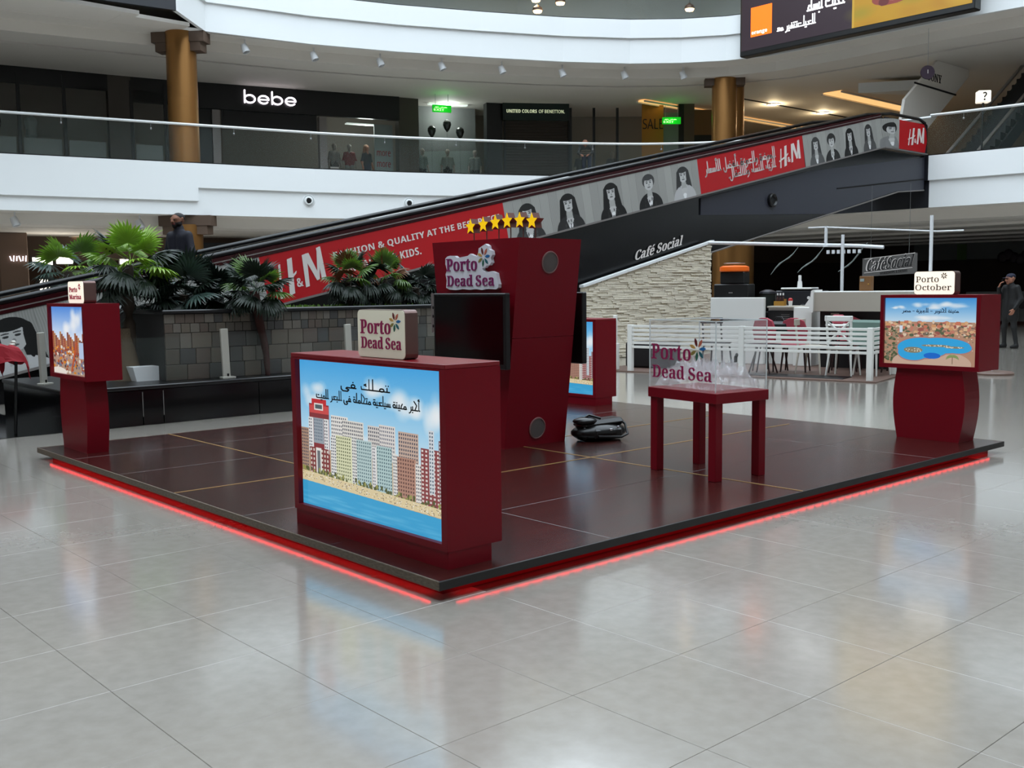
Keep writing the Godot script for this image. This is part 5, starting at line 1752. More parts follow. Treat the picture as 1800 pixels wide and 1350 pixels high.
func build_planter() -> void:
	var st := S()
	span(st, Vector3(0.78, 0, -9.7), Vector3(7.6, 0.41, -7.53))
	var pl := struct("wall_plinth", st, M("black_granite"), "low polished black granite plinth under the planter wall")
	st = S()
	rbx(st, Vector3(4.19, 0.43, -8.6), Vector3(6.86, 0.045, 2.2), 0.01)
	part(pl, "plinth_cap", st, M("granite_cap"))
	for x in [[0.78, 1.62], [1.625, 1.86], [1.865, 3.06], [3.065, 4.26], [4.265, 5.46], [5.465, 6.5], [6.505, 7.6]]:
		st = S()
		rbx(st, Vector3((x[0] + x[1]) * 0.5, 0.2, -7.52), Vector3(x[1] - x[0] - 0.006, 0.4, 0.025), 0.003)
		part(pl, "granite_panel", st, M("black_granite"))
	st = S()
	for x in [1.6225, 1.8625]: span(st, Vector3(x - 0.003, 0.1, -7.527), Vector3(x + 0.003, 0.38, -7.506))
	part(pl, "joint_line", st, M("jamb_metal"))
	st = S()
	span(st, Vector3(-9, 0.0, -13), Vector3(0.78, 0.006, -7.55))
	var bf := struct("floor_black", st, M("black_granite"), "polished black floor field beside the plinth")
	for q in [[0.12, -8.45, 0.22], [0.3, -9.6, 0.34], [-0.1, -9.1, 0.5]]:
		st = S()
		span(st, Vector3(q[0], 0.006, q[1]), Vector3(q[0] + q[2], 0.009, q[1] + 0.03))
		part(bf, "inlay_strip", st, M("tile_line"))
	# granite clad wall: a core and single tiles
	st = S()
	span(st, Vector3(2.05, 0.45, -8.05), Vector3(7.4, 1.235, -7.868))
	span(st, Vector3(2.05, 0.45, -9.6), Vector3(2.2, 1.235, -8.05))
	span(st, Vector3(2.05, 0.45, -9.7), Vector3(7.4, 1.235, -9.55))
	span(st, Vector3(7.25, 0.45, -9.6), Vector3(7.4, 1.235, -8.05))
	var wall := struct("wall_planter", st, M("joint_grey"), "planter wall clad in mixed grey granite tiles")
	st = S()
	rbx(st, Vector3(4.72, 1.26, -7.93), Vector3(5.4, 0.05, 0.24), 0.012)
	rbx(st, Vector3(2.12, 1.26, -8.8), Vector3(0.2, 0.05, 1.7), 0.012)
	part(wall, "coping", st, M("granite_cap"))
	var r := RandomNumberGenerator.new()
	r.seed = 4
	var y := 1.235
	for row in 5:
		var h := 0.112 if row < 2 else 0.187
		var x := 2.05
		while x < 7.39:
			var w := r.randf_range(0.095, 0.135) if row < 2 else r.randf_range(0.13, 0.30)
			if 7.4 - x - w < 0.08: w = 7.4 - x
			st = S()
			rbx(st, Vector3(x + w * 0.5, y - h * 0.5, -7.858 + r.randf_range(0, 0.004)), Vector3(w - 0.006, h - 0.006, 0.024), 0.003)
			part(wall, "tile", st, M("granite_%d" % r.randi_range(0, 5)))
			x += w
		y -= h
	st = S()
	span(st, Vector3(2.2, 1.0, -9.55), Vector3(7.25, 1.19, -8.05))
	part(wall, "soil", st, M("soil"))
	# white rail posts with glass between
	var gr := thing("glass_rail", "low clear glass rail between white posts in front of the granite wall", "railing")
	for q in [[0.9, 2.66], [2.76, 4.4], [4.5, 7.3]]:
		st = S()
		face(st, [Vector3(q[0], 0.50, -7.66), Vector3(q[1], 0.50, -7.66), Vector3(q[1], 0.98, -7.66), Vector3(q[0], 0.98, -7.66)], Vector3(0, 0, 1))
		part(gr, "glass_pane", st, M("clear_glass"))
	var pn := ["white rail post on the plinth left of the front counter", "white rail post on the plinth behind the counter's small sign", "grey white rail post on the plinth left of the left pedestal"]
	var pa := [Vector3(2.71, 0.452, -7.66), Vector3(4.45, 0.452, -7.66), Vector3(0.86, 0.452, -8.45)]
	for k in 3:
		var t := thing("rail_post", pn[k], "post", pa[k], 0.0 if k < 2 else 0.6)
		st = S()
		rbx(st, Vector3(0, 0.31, 0), Vector3(0.095, 0.58, 0.035), 0.004, Basis(Vector3(0, 0, 1), 0.03))
		part(t, "upright", st, M("post_white"))
		st = S()
		rbx(st, Vector3(0.02, 0.012, 0.01), Vector3(0.17, 0.024, 0.09), 0.003)
		part(t, "foot_plate", st, M("post_white"))
		st = S()
		cyl(st, Vector3(0.02, 0.03, 0.02), Vector3(0.02, 0.06, 0.02), 0.012, -1, 8)
		part(t, "bolt", st, M("plastic_black"))
	st = S()
	prism(st, [Vector2(-0.15, 0), Vector2(0.12, 0), Vector2(0.14, 0.17), Vector2(-0.19, 0.17)], Transform3D(Basis(), Vector3(1.93, 0.452, -8.25)), 0.2)
	one("stone_block", "white stone block on the plinth between the tall palm and granite wall", "block", st, M("white_paint"))
	# palms
	var br := M("leaf_bright")
	var md := M("leaf_mid")
	var dk := M("leaf_dark")
	var bl := M("leaf_blue")
	var ru := M("leaf_rust")
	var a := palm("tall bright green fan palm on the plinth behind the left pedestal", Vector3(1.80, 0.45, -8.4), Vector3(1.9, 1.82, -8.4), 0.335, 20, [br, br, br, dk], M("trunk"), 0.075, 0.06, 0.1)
	st = S()
	lathe(st, Vector3.ZERO, [Vector2(0.19, 0.0), Vector2(0.165, 0.12), Vector2(0.12, 0.32), Vector2(0.085, 0.52), Vector2(0.07, 0.62)], 18)
	part(a, "fibre_base", st, M("trunk_base"))
	palm("green feathery palm beyond the walkway handrail at the left", Vector3(2.95, 0.0, -13.6), Vector3(2.95, 1.85, -13.6), 0.40, 14, [br, md, bl], M("trunk"), 0.09, 0.07, 0.0)
	palm("bright palm crown at the left picture edge beyond the handrail", Vector3(1.2, 0.0, -13.4), Vector3(1.2, 1.72, -13.4), 0.24, 9, [md, bl], M("trunk"), 0.08, 0.06, 0.0)
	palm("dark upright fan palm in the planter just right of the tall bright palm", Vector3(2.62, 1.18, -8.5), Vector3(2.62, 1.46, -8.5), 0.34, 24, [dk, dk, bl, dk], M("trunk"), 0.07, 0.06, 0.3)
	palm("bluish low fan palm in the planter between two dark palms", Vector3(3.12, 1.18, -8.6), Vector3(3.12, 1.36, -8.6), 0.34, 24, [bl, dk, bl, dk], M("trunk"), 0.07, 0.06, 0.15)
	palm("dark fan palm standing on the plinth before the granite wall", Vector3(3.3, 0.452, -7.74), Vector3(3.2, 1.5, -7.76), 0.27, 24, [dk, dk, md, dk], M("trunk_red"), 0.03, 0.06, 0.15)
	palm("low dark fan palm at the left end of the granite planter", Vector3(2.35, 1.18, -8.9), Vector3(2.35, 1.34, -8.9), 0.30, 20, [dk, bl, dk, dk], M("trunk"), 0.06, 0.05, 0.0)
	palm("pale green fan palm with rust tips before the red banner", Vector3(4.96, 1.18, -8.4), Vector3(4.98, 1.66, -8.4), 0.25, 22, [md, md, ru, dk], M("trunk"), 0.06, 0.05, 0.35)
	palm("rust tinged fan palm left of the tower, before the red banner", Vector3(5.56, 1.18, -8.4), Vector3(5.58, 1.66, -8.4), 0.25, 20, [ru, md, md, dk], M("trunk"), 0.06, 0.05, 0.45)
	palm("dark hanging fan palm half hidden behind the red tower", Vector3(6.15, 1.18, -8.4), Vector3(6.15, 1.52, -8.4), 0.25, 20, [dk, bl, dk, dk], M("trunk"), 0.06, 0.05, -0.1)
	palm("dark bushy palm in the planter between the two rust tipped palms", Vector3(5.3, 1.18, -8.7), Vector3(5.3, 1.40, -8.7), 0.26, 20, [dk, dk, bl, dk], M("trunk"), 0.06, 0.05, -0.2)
	# low ground cover along the coping
	st = S()
	for k in 240:
		var c := Vector3(rng.randf_range(3.4, 7.2), 1.2, rng.randf_range(-8.6, -8.1))
		for q in 5:
			var ang := rng.randf() * TAU
			var o := Vector3(cos(ang), 0, sin(ang)) * rng.randf_range(0.02, 0.06)
			var up := Vector3(0, rng.randf_range(0.05, 0.12), 0)
			face(st, [c + o * 0.2, c + o + up * 0.6 + Vector3(0.015, 0, 0), c + o * 1.5 + up, c + o + up * 0.6 - Vector3(0.015, 0, 0)], Vector3.UP)
	var gc := one("ground_cover", "low leafy ground cover along the top of the granite planter", "plants", st, M("leaf_mid"))
	gc.set_meta("kind", "stuff")


# ---------------------------------------------------------------- cafe
const CTH := -1.3369
func cafe(u: float, y: float, v: float) -> Vector3:   # u along the front fence to the left, v into the cafe
	return Vector3(11.72 - 0.23175 * u + 0.97278 * v, y, -4.25 - 0.97278 * u - 0.23175 * v)


func cbox(st: SurfaceTool, u0: float, u1: float, y0: float, y1: float, v0: float, v1: float, w := 0.0) -> void:   # box in cafe axes, for things standing at the cafe's corner
	var c := Vector3(-(u0 + u1) * 0.5, (y0 + y1) * 0.5, -(v0 + v1) * 0.5)
	var s := Vector3(absf(u1 - u0), absf(y1 - y0), absf(v1 - v0))
	if w > 0.0: rbx(st, c, s, w)
	else: bx(st, c, s)


func at_cafe(called: String, label: String, cat: String, group := "") -> Node3D:
	return thing(called, label, cat, cafe(0, 0, 0), CTH, group)


func chair(label: String, u: float, v: float, yaw: float, shell: String, legs: Material, seat_m: Material, group := "") -> Node3D:
	var t := thing("cafe_chair", label, "chair", cafe(u, 0.02, v), CTH + yaw, group)
	var st := S()
	rbx(st, Vector3(0, 0.45, 0), Vector3(0.42, 0.045, 0.42), 0.018)
	part(t, "seat", st, seat_m)
	st = S()
	if shell == "shell":
		prism(st, [Vector2(-0.2, 0.5), Vector2(0.2, 0.5), Vector2(0.23, 0.72), Vector2(0.17, 0.88), Vector2(0.06, 0.93), Vector2(-0.06, 0.93), Vector2(-0.17, 0.88), Vector2(-0.23, 0.72)], Transform3D(Basis(Vector3.RIGHT, -0.12), Vector3(0, 0.0, -0.13)), 0.05)
		part(t, "backrest", st, seat_m)
	elif shell == "cross":
		for sx in [-1, 1]: tube(st, [Vector3(sx * 0.19, 0.46, -0.19), Vector3(sx * 0.2, 0.98, -0.26)], 0.02, 8)
		rbx(st, Vector3(0, 0.94, -0.255), Vector3(0.46, 0.09, 0.03), 0.01)
		part(t, "backrest", st, legs)
		st = S()
		for sx in [-1, 1]: tube(st, [Vector3(-sx * 0.18, 0.56, -0.21), Vector3(0, 0.73, -0.225), Vector3(sx * 0.18, 0.89, -0.25)], 0.016, 6)
		part(t, "cross_bars", st, legs)
	elif shell == "arm":
		rbx(st, Vector3(0, 0.70, -0.2), Vector3(0.62, 0.42, 0.1), 0.04)
		part(t, "backrest", st, seat_m)
		for sx in [-1, 1]:
			st = S()
			rbx(st, Vector3(sx * 0.29, 0.58, 0.0), Vector3(0.07, 0.2, 0.42), 0.03)
			part(t, "armrest", st, seat_m)
	else:
		rbx(st, Vector3(0, 0.86, -0.24), Vector3(0.44, 0.11, 0.03), 0.01)
		for sx in [-1, 1]: tube(st, [Vector3(sx * 0.18, 0.46, -0.19), Vector3(sx * 0.18, 0.86, -0.24)], 0.018, 6)
		part(t, "backrest", st, legs)
	for sx in [-1, 1]:
		for sz in [-1, 1]:
			st = S()
			tube(st, [Vector3(sx * 0.17, 0.44, sz * 0.17), Vector3(sx * 0.21, 0.0, sz * 0.22)], [0.02, 0.014], 7)
			part(t, "leg", st, legs)
	return t


func build_cafe() -> void:
	var st := S()
	prism(st, [Vector2(0.12, -0.16), Vector2(-4.9, -0.06), Vector2(-4.9, 7.5), Vector2(0.1, 7.5)], Transform3D(Basis(Vector3.RIGHT, Vector3(0, 0, -1), Vector3.UP), Vector3.ZERO), 0.02)
	var fl := struct("floor_cafe", st, M("cafe_brown_floor"), "brown floor of the cafe")
	fl.position = cafe(0, 0, 0)
	fl.rotation.y = CTH
	var m := at_cafe("floor_mat", "black rubber mat on the brown floor behind the slatted fence", "mat")
	st = S()
	cbox(st, 0.45, 2.6, 0.02, 0.032, 0.06, 0.55, 0.005)
	part(m, "mat_body", st, M("rubber"))
	# fences
	var fa := at_cafe("slatted_fence", "white slatted fence along the front of the cafe", "fence")
	for k in 6:
		st = S()
		cbox(st, 0.06, 4.2, 0.425 + k * 0.073, 0.468 + k * 0.073, 0.0, 0.025, 0.004)
		part(fa, "slat", st, M("cafe_white"))
	for u in [0.03, 2.12, 4.2]:
		st = S()
		cbox(st, u - 0.045, u + 0.045, 0.0, 0.84, -0.02, 0.07, 0.006)
		part(fa, "post", st, M("cafe_white"))
	var fb := at_cafe("slatted_fence", "white slatted fence returning into the cafe behind the right pedestal", "fence")
	for k in 6:
		st = S()
		cbox(st, -0.01, 0.02, 0.425 + k * 0.073, 0.468 + k * 0.073, 0.08, 1.35, 0.004)
		part(fb, "slat", st, M("cafe_white"))
	st = S()
	cbox(st, -0.02, 0.07, 0.02, 0.84, 1.32, 1.41, 0.006)
	part(fb, "post", st, M("cafe_white"))
	st = S()
	st.set_smooth_group(-1)
	rbx(st, Vector3(0, 0.73, 0), Vector3(0.07, 0.5, 0.05), 0.008)
	rbx(st, Vector3(0, 0.24, 0), Vector3(0.12, 0.48, 0.1), 0.01)
	var lp := one("rail_post", "pale standing post at the left end of the cafe fence", "post", st, M("cafe_white"))
	lp.position = cafe(4.55, 0.02, 0.1)
	lp.rotation.y = CTH
	st = S()
	rbx(st, Vector3(0, 0.24, 0), Vector3(0.9, 0.46, 0.5), 0.03)
	var bch := one("bench", "low black bench behind the left end of the slatted fence", "bench", st, M("cafe_dark"))
	bch.position = cafe(4.2, 0.02, 0.9)
	bch.rotation.y = CTH
	# counters
	var c1 := at_cafe("counter", "tall plain white counter front beside the stone wall", "counter")
	st = S()
	cbox(st, 2.70, 3.78, 0.02, 1.28, 2.5, 2.6, 0.008)
	part(c1, "front_panel", st, M("cafe_white"))
	st = S()
	cbox(st, 2.72, 3.76, 0.02, 1.0, 2.6, 3.2)
	part(c1, "body", st, M("cafe_dark"))
	var c2 := at_cafe("counter", "white counter with grey worktop and black menu board, middle of the cafe", "counter")
	st = S()
	cbox(st, 1.78, 2.70, 0.02, 1.08, 2.75, 3.3)
	part(c2, "body", st, M("cafe_white"))
	st = S()
	cbox(st, 1.76, 2.70, 1.08, 1.115, 2.66, 3.35, 0.006)
	part(c2, "worktop", st, M("counter_cream"))
	st = S()
	cbox(st, 1.75, 2.09, 0.02, 1.10, 2.4, 2.75, 0.006)
	part(c2, "end_pier", st, M("cafe_white"))
	st = S()
	cbox(st, 2.18, 2.70, 0.74, 1.03, 2.72, 2.745, 0.004)
	var mb := part(c2, "menu_board", st, M("cafe_dark"))
	st = S()
	for k in 3: cbox(st, 2.28, 2.44, 0.95 - k * 0.035, 0.957 - k * 0.035, 2.716, 2.719)
	part(mb, "chalk_lines", st, M("jamb_metal"))
	var c3 := at_cafe("counter", "cream counter with a leaning fascia and dark niche below, behind the right pedestal", "counter")
	st = S()
	prism(st, [Vector2(-2.0, 1.04), Vector2(-2.12, 1.07), Vector2(-2.25, 1.37), Vector2(-2.0, 1.37)], Transform3D(Basis(Vector3(0, 0, 1), Vector3.UP, Vector3(-1, 0, 0)), Vector3(0.5, 0, 0.0)), 2.1)
	part(c3, "fascia", st, M("counter_cream"))
	st = S()
	cbox(st, -0.5, 1.6, 1.36, 1.39, 2.0, 2.8, 0.006)
	part(c3, "worktop", st, M("cafe_white"))
	st = S()
	prism(st, [Vector2(1.58, 1.02), Vector2(1.66, 1.02), Vector2(1.62, 1.4), Vector2(1.58, 1.42)], Transform3D(Basis(Vector3(-1, 0, 0), Vector3.UP, Vector3(0, 0, -1)), Vector3(0, 0, -1.95)), 0.5)
	prism(st, [Vector2(1.62, 1.12), Vector2(1.83, 1.12), Vector2(1.63, 1.40)], Transform3D(Basis(Vector3(-1, 0, 0), Vector3.UP, Vector3(0, 0, -1)), Vector3(0, 0, -2.2)), 0.03)
	part(c3, "end_wing", st, M("cafe_white"))
	st = S()
	cbox(st, -0.5, 1.58, 0.02, 1.05, 2.35, 2.75)
	part(c3, "niche", st, M("cafe_dark"))
	var dk := at_cafe("brand_board", "dark board with gold letters standing on edge under the cream counter", "sign")
	st = S()
	cbox(st, 1.18, 1.42, 0.62, 1.02, 2.30, 2.33, 0.004)
	part(dk, "board", st, M("cafe_dark"))
	st = S()
	lettering(st, "ınnı", "sans_bold", Rect2(-0.18, -0.08, 0.36, 0.15), Transform3D(Basis(Vector3(0, 1, 0), Vector3(-1, 0, 0), Vector3(0, 0, 1)), Vector3(-1.30, 0.82, -2.295)), 0.006)
	part(dk, "lettering", st, M("counter_cream"))
	# canopy beam and poles
	var bm := at_cafe("canopy_beam", "long white horizontal beam over the cafe from the stone wall", "beam")
	st = S()
	tube(st, [Vector3(-4.45, 2.40, -3.9), Vector3(-1.35, 2.24, -3.9), Vector3(-0.9, 2.2, -3.9)], 0.035, 8)
	part(bm, "beam", st, M("steel_white"))
	st = S()
	tube(st, [Vector3(-2.35, 2.62, -3.9), Vector3(-2.0, 2.62, -3.9), Vector3(-1.5, 2.58, -3.9), Vector3(0.05, 2.46, -3.9), Vector3(0.5, 2.46, -3.9)], 0.016, 6)
	part(bm, "cable_tube", st, M("steel_white"))
	for k in 7:
		st = S()
		bx(st, Vector3(-1.95 + k * 0.1, 2.14, -3.9), Vector3(0.05, 0.07, 0.05))
		part(bm, "hook_block", st, M("steel_white"))
	var pd := ["short white pole above the beam of the cafe", "white pole standing on the cream counter", "white pole rising behind the lit sign of the right pedestal"]
	var pp := [[2.0, 2.24, 3.9, 2.64], [1.58, 0.02, 3.6, 2.45], [-0.15, 0.02, 3.0, 2.7]]
	for k in 3:
		st = S()
		cyl(st, Vector3(0, pp[k][1], 0), Vector3(0, pp[k][3], 0), 0.03, -1, 10)
		cyl(st, Vector3(0, pp[k][1], 0), Vector3(0, pp[k][1] + 0.02, 0), 0.06, -1, 12)
		var po := one("pole", pd[k], "pole", st, M("steel_white"), "white cafe poles")
		po.position = cafe(pp[k][0], 0, pp[k][2])
	# hanging cafe sign
	var sg := thing("cafe_sign", "grey hanging board with black and white brush lettering of the cafe", "sign", cafe(0.81, 1.87, 4.0), CTH)
	st = S()
	prism(st, [Vector2(-0.5, -0.22), Vector2(0.5, -0.17), Vector2(0.5, 0.21), Vector2(-0.5, 0.13)], Transform3D(), 0.03)
	part(sg, "board", st, M("sign_grey"))
	var lx := Transform3D(Basis(Vector3(1, 0.10, 0), Vector3(0, 1, 0), Vector3(0, 0, 1)), Vector3(0, 0, 0.031))
	st = S()
	lettering(st, "CaféSocial", "serif_bold", Rect2(-0.43, -0.075, 0.84, 0.235), lx, 0.004, 0.25)
	lettering(st, "WORKSHOPS & DRINKS", "sans_bold", Rect2(-0.17, -0.165, 0.5, 0.045), lx, 0.004)
	part(sg, "lettering", st, M("print_black"))
	st = S()
	var lw := lx
	lw.origin += Vector3(-0.012, 0.006, -0.002)
	lettering(st, "CaféSocial", "serif_bold", Rect2(-0.445, -0.085, 0.87, 0.255), lw, 0.003, 0.25)
	stroke(st, [Vector2(-0.46, -0.10), Vector2(0.42, -0.10)], 0.012, lx, 0.003)
	stroke(st, [Vector2(-0.46, 0.165), Vector2(0.46, 0.165)], 0.010, lx, 0.003)
	part(sg, "outline", st, M("banner_white"))
	st = S()
	for sx in [-0.35, 0.35]: cyl(st, Vector3(sx, 0.1, 0.015), Vector3(sx, 1.5, 0.015), 0.004, -1, 5)
	part(sg, "hanger", st, M("steel"))
	# things on the counters
	var t := thing("wooden_dispenser", "wooden box with a small grey display on the cream counter", "box", cafe(0.78, 1.39, 2.4), CTH)
	st = S()
	rbx(st, Vector3(0, 0.13, 0), Vector3(0.2, 0.26, 0.18), 0.006)
	part(t, "box_body", st, M("wood_box"))
	st = S()
	rbx(st, Vector3(-0.05, 0.19, 0.095), Vector3(0.07, 0.05, 0.012), 0.003)
	part(t, "display", st, M("frosted_panel"))
	st = S()
	ball(st, Vector3(0.06, 0.12, 0.095), Vector3(0.015, 0.015, 0.015), 8)
	part(t, "knob", st, M("gold_card"))
	t = thing("drink_machine", "black drink machine behind the white counter, topped by the orange lid", "machine", cafe(3.55, 1.0, 3.0), CTH)
	st = S()
	rbx(st, Vector3(0.05, 0.27, 0), Vector3(0.72, 0.54, 0.36), 0.02)
	part(t, "body", st, M("plastic_black"))
	st = S()
	rbx(st, Vector3(0.06, 0.66, 0), Vector3(0.5, 0.24, 0.3), 0.02)
	part(t, "hood", st, M("plastic_black"))
	st = S()
	bx(st, Vector3(0.05, 0.37, 0.182), Vector3(0.08, 0.02, 0.004))
	part(t, "nameplate", st, M("jamb_metal"))
	t = thing("orange_lid", "flat orange juicer hopper on top of the black drink machine", "machine part", cafe(3.5, 1.78, 3.0), CTH)
	st = S()
	lathe(st, Vector3.ZERO, [Vector2(0.0, 0.0), Vector2(0.28, 0.0), Vector2(0.29, 0.02), Vector2(0.285, 0.09), Vector2(0.22, 0.115), Vector2(0.0, 0.125)], 24)
	part(t, "hopper", st, M("orange_cap"))
	st = S()
	var rr := []
	for q in ring(Vector2.ZERO, 0.2, 0.2, 0, 360, 18): rr.append(Vector3(q.x, 0.16, q.y))
	tube(st, rr, 0.008, 5, false)
	part(t, "wire_ring", st, M("steel"))
	t = thing("glass_dome", "clear glass cake dome with a dark lid on the cafe worktop", "dome", cafe(2.85, 1.115, 3.1), CTH)
	st = S()
	lathe(st, Vector3.ZERO, [Vector2(0.16, 0.0), Vector2(0.17, 0.08), Vector2(0.16, 0.2), Vector2(0.12, 0.24)], 20)
	part(t, "glass_body", st, M("clear_glass"))
	st = S()
	lathe(st, Vector3.ZERO, [Vector2(0.17, 0.235), Vector2(0.16, 0.27), Vector2(0.06, 0.31), Vector2(0.0, 0.31)], 20)
	part(t, "lid", st, M("clad_dark"))
	t = thing("bottle_holder", "yellow cardboard holder on the cafe worktop holding small bottles", "holder", cafe(2.55, 1.115, 2.95), CTH)
	st = S()
	for q in [[0, 0.045, 0.06, 0.2, 0.09, 0.006], [0, 0.045, -0.06, 0.2, 0.09, 0.006], [-0.1, 0.045, 0, 0.006, 0.09, 0.12], [0.1, 0.06, 0, 0.006, 0.14, 0.12], [0, 0.004, 0, 0.2, 0.008, 0.12]]:
		bx(st, Vector3(q[0], q[1], q[2]), Vector3(q[3], q[4], q[5]))
	part(t, "card_box", st, M("gold_card"))
	var b0: Node3D = null
	for k in 3:
		var lab: String = ["small dark bottle with white cap in the yellow holder, left", "small dark bottle with white cap in the yellow holder, middle", "small dark bottle with white cap in the yellow holder, right"][k]
		var pos := cafe(2.6 - k * 0.055, 1.125, 2.95)
		if b0 == null:
			b0 = thing("bottle", lab, "bottle", pos, 0.0, "bottles in the yellow holder")
			st = S()
			lathe(st, Vector3.ZERO, [Vector2(0.0, 0.0), Vector2(0.024, 0.0), Vector2(0.024, 0.12), Vector2(0.011, 0.16), Vector2(0.011, 0.2)], 12)
			part(b0, "glass_body", st, M("trunk_red"))
			st = S()
			lathe(st, Vector3.ZERO, [Vector2(0.015, 0.19), Vector2(0.015, 0.235), Vector2(0.0, 0.235)], 12)
			part(b0, "cap", st, M("cup_white"))
		else: again(b0, pos, 0.0, lab)
	t = thing("paper_cup", "small white paper cup with a red lid on the cafe worktop", "cup", cafe(2.33, 1.115, 2.9), CTH)
	st = S()
	lathe(st, Vector3.ZERO, [Vector2(0.0, 0.0), Vector2(0.03, 0.0), Vector2(0.042, 0.10)], 14)
	part(t, "cup_body", st, M("cup_white"))
	st = S()
	lathe(st, Vector3.ZERO, [Vector2(0.046, 0.098), Vector2(0.04, 0.13), Vector2(0.02, 0.15), Vector2(0.0, 0.15)], 14)
	part(t, "lid", st, M("cup_red"))
	t = thing("coffee_machine", "dark espresso machine with a white tray on top, behind the worktop", "machine", cafe(2.5, 1.0, 3.75), CTH)
	st = S()
	rbx(st, Vector3(0.1, 0.2, 0), Vector3(0.95, 0.40, 0.4), 0.02)
	part(t, "body", st, M("clad_dark"))
	st = S()
	rbx(st, Vector3(0.05, 0.44, 0), Vector3(0.62, 0.035, 0.42), 0.01)
	part(t, "tray", st, M("cafe_white"))
	for k in 2:
		st = S()
		cyl(st, Vector3(-0.15 + k * 0.35, 0.12, 0.2), Vector3(-0.15 + k * 0.35, 0.12, 0.34), 0.014, -1, 8)
		lathe(st, Vector3(-0.15 + k * 0.35, 0.08, 0.24), [Vector2(0.035, 0), Vector2(0.035, 0.05), Vector2(0.0, 0.06)], 12)
		part(t, "brew_handle", st, M("steel"))
	st = S()
	lathe(st, Vector3(0.3, 0.26, 0.202), [Vector2(0.03, 0.0), Vector2(0.03, 0.01), Vector2(0.0, 0.012)], 14, Basis(Vector3.RIGHT, PI / 2))
	part(t, "gauge", st, M("cup_white"))
	st = S()
	lathe(st, Vector3.ZERO, [Vector2(0.05, 0.0), Vector2(0.046, 0.06), Vector2(0.042, 0.12), Vector2(0.03, 0.125), Vector2(0.03, 0.22), Vector2(0.026, 0.24), Vector2(0.0, 0.24)], 14)
	var cs := one("cup_stack", "stack of white cups on the tray of the coffee machine", "cups", st, M("cup_white"))
	cs.position = cafe(2.45, 1.46, 3.75)
	# loose plastic covers hanging over the bar
	for k in 3:
		st = S()
		var u0: float = [3.1, 2.55, 1.75][k]
		var pts := []
		for i in 7:
			var q := i / 6.0
			pts.append(cafe(u0 - 0.55 * q, 1.72 + 0.54 * q + 0.04 * sin(q * 6.0 + k), 3.9))
		tube(st, pts, [0.006, 0.012, 0.016, 0.012, 0.016, 0.01, 0.006], 6)
		one("plastic_strip", ["pale twisted plastic strip hanging over the bar, the left one", "pale twisted plastic strip hanging over the bar, the middle one", "pale twisted plastic strip hanging over the bar, the right one"][k], "strip", st, M("frosted_panel"), "plastic strips over the bar")
	# furniture
	chair("pink shell chair with dark wooden legs behind the fence, left of its pair", 2.05, 1.15, 2.9, "shell", M("chair_wood"), M("chair_pink"), "pink shell chairs")
	chair("pink shell chair with dark wooden legs behind the fence, next to the white pier", 1.62, 1.2, 3.3, "shell", M("chair_wood"), M("chair_pink"), "pink shell chairs")
	chair("cream wooden chair seen from the side before the white pier", 1.25, 1.0, 1.5, "plain", M("chair_cream"), M("chair_cream"))
	chair("white chair with a crossed back at the white cafe table", 0.66, 0.75, 3.1, "cross", M("cafe_white"), M("cafe_white"))
	chair("soft green armchair at the corner of the cafe fence", 0.3, 1.1, 2.9, "arm", M("cafe_white"), M("chair_green"))
	chair("black chair seen above the clear box before the white counter", 3.25, 1.6, 3.14, "plain", M("plastic_black"), M("plastic_black"))
	chair("dark legged pink chair beyond the white cafe table", 0.95, 1.9, 0.1, "shell", M("chair_wood"), M("chair_pink"), "pink shell chairs")
	for q in [[0.85, 1.35, "round white cafe table with dark legs beside the crossed back chair"], [0.1, 1.8, "round white cafe table behind the green armchair"], [1.95, 0.55, "low dark cafe table before the pink chairs"]]:
		var tb := thing("cafe_table", q[2], "table", cafe(q[0], 0.02, q[1]), CTH)
		var low: bool = q[2].begins_with("low")
		var hh := 0.5 if low else 0.82
		st = S()
		lathe(st, Vector3.ZERO, [Vector2(0.0, hh - 0.03), Vector2(0.29, hh - 0.03), Vector2(0.30, hh - 0.015), Vector2(0.29, hh), Vector2(0.0, hh)], 26)
		part(tb, "tabletop", st, M("cafe_dark") if low else M("cafe_white"))
		for k in 4:
			st = S()
			var a := PI / 4 + k * PI / 2
			tube(st, [Vector3(cos(a) * 0.1, hh - 0.03, sin(a) * 0.1), Vector3(cos(a) * 0.26, 0.0, sin(a) * 0.26)], 0.014, 6)
			part(tb, "leg", st, M("chair_wood"))
	st = S()
	rbx(st, Vector3(0, 0.11, 0), Vector3(0.2, 0.16, 0.12), 0.03)
	var hb := one("pink_pouch", "small pink pouch lying on the round white cafe table", "pouch", st, M("chair_pink"))
	hb.position = cafe(0.95, 0.81, 1.38)
	hb.rotation.y = CTH
	st = S()
	rbx(st, Vector3(0, 0.12, 0), Vector3(0.34, 0.22, 0.14), 0.05)
	tube(st, [Vector3(-0.1, 0.22, 0), Vector3(-0.05, 0.30, 0), Vector3(0.05, 0.30, 0), Vector3(0.1, 0.22, 0)], 0.012, 6)
	hb = one("handbag", "black bag hanging between the two pink chairs", "bag", st, M("leather"))
	hb.position = cafe(1.85, 0.66, 1.0)
	hb.rotation.y = CTH
	# rope and round mat right of the right pedestal
	st = S()
	var rp := []
	for i in 12: rp.append(Vector3(0.02 * sin(i * 2.2), 1.02 - i * 0.075, 0.02 * cos(i * 2.2)))
	tube(st, rp, 0.035, 7)
	var ro := one("rope", "thick pale twisted rope hanging just right of the right pedestal", "rope", st, M("rope"))
	ro.position = Vector3(14.37, 0.0, -3.51)
	st = S()
	lathe(st, Vector3.ZERO, [Vector2(0.0, 0.05), Vector2(0.30, 0.05), Vector2(0.33, 0.03), Vector2(0.33, 0.0)], 26)
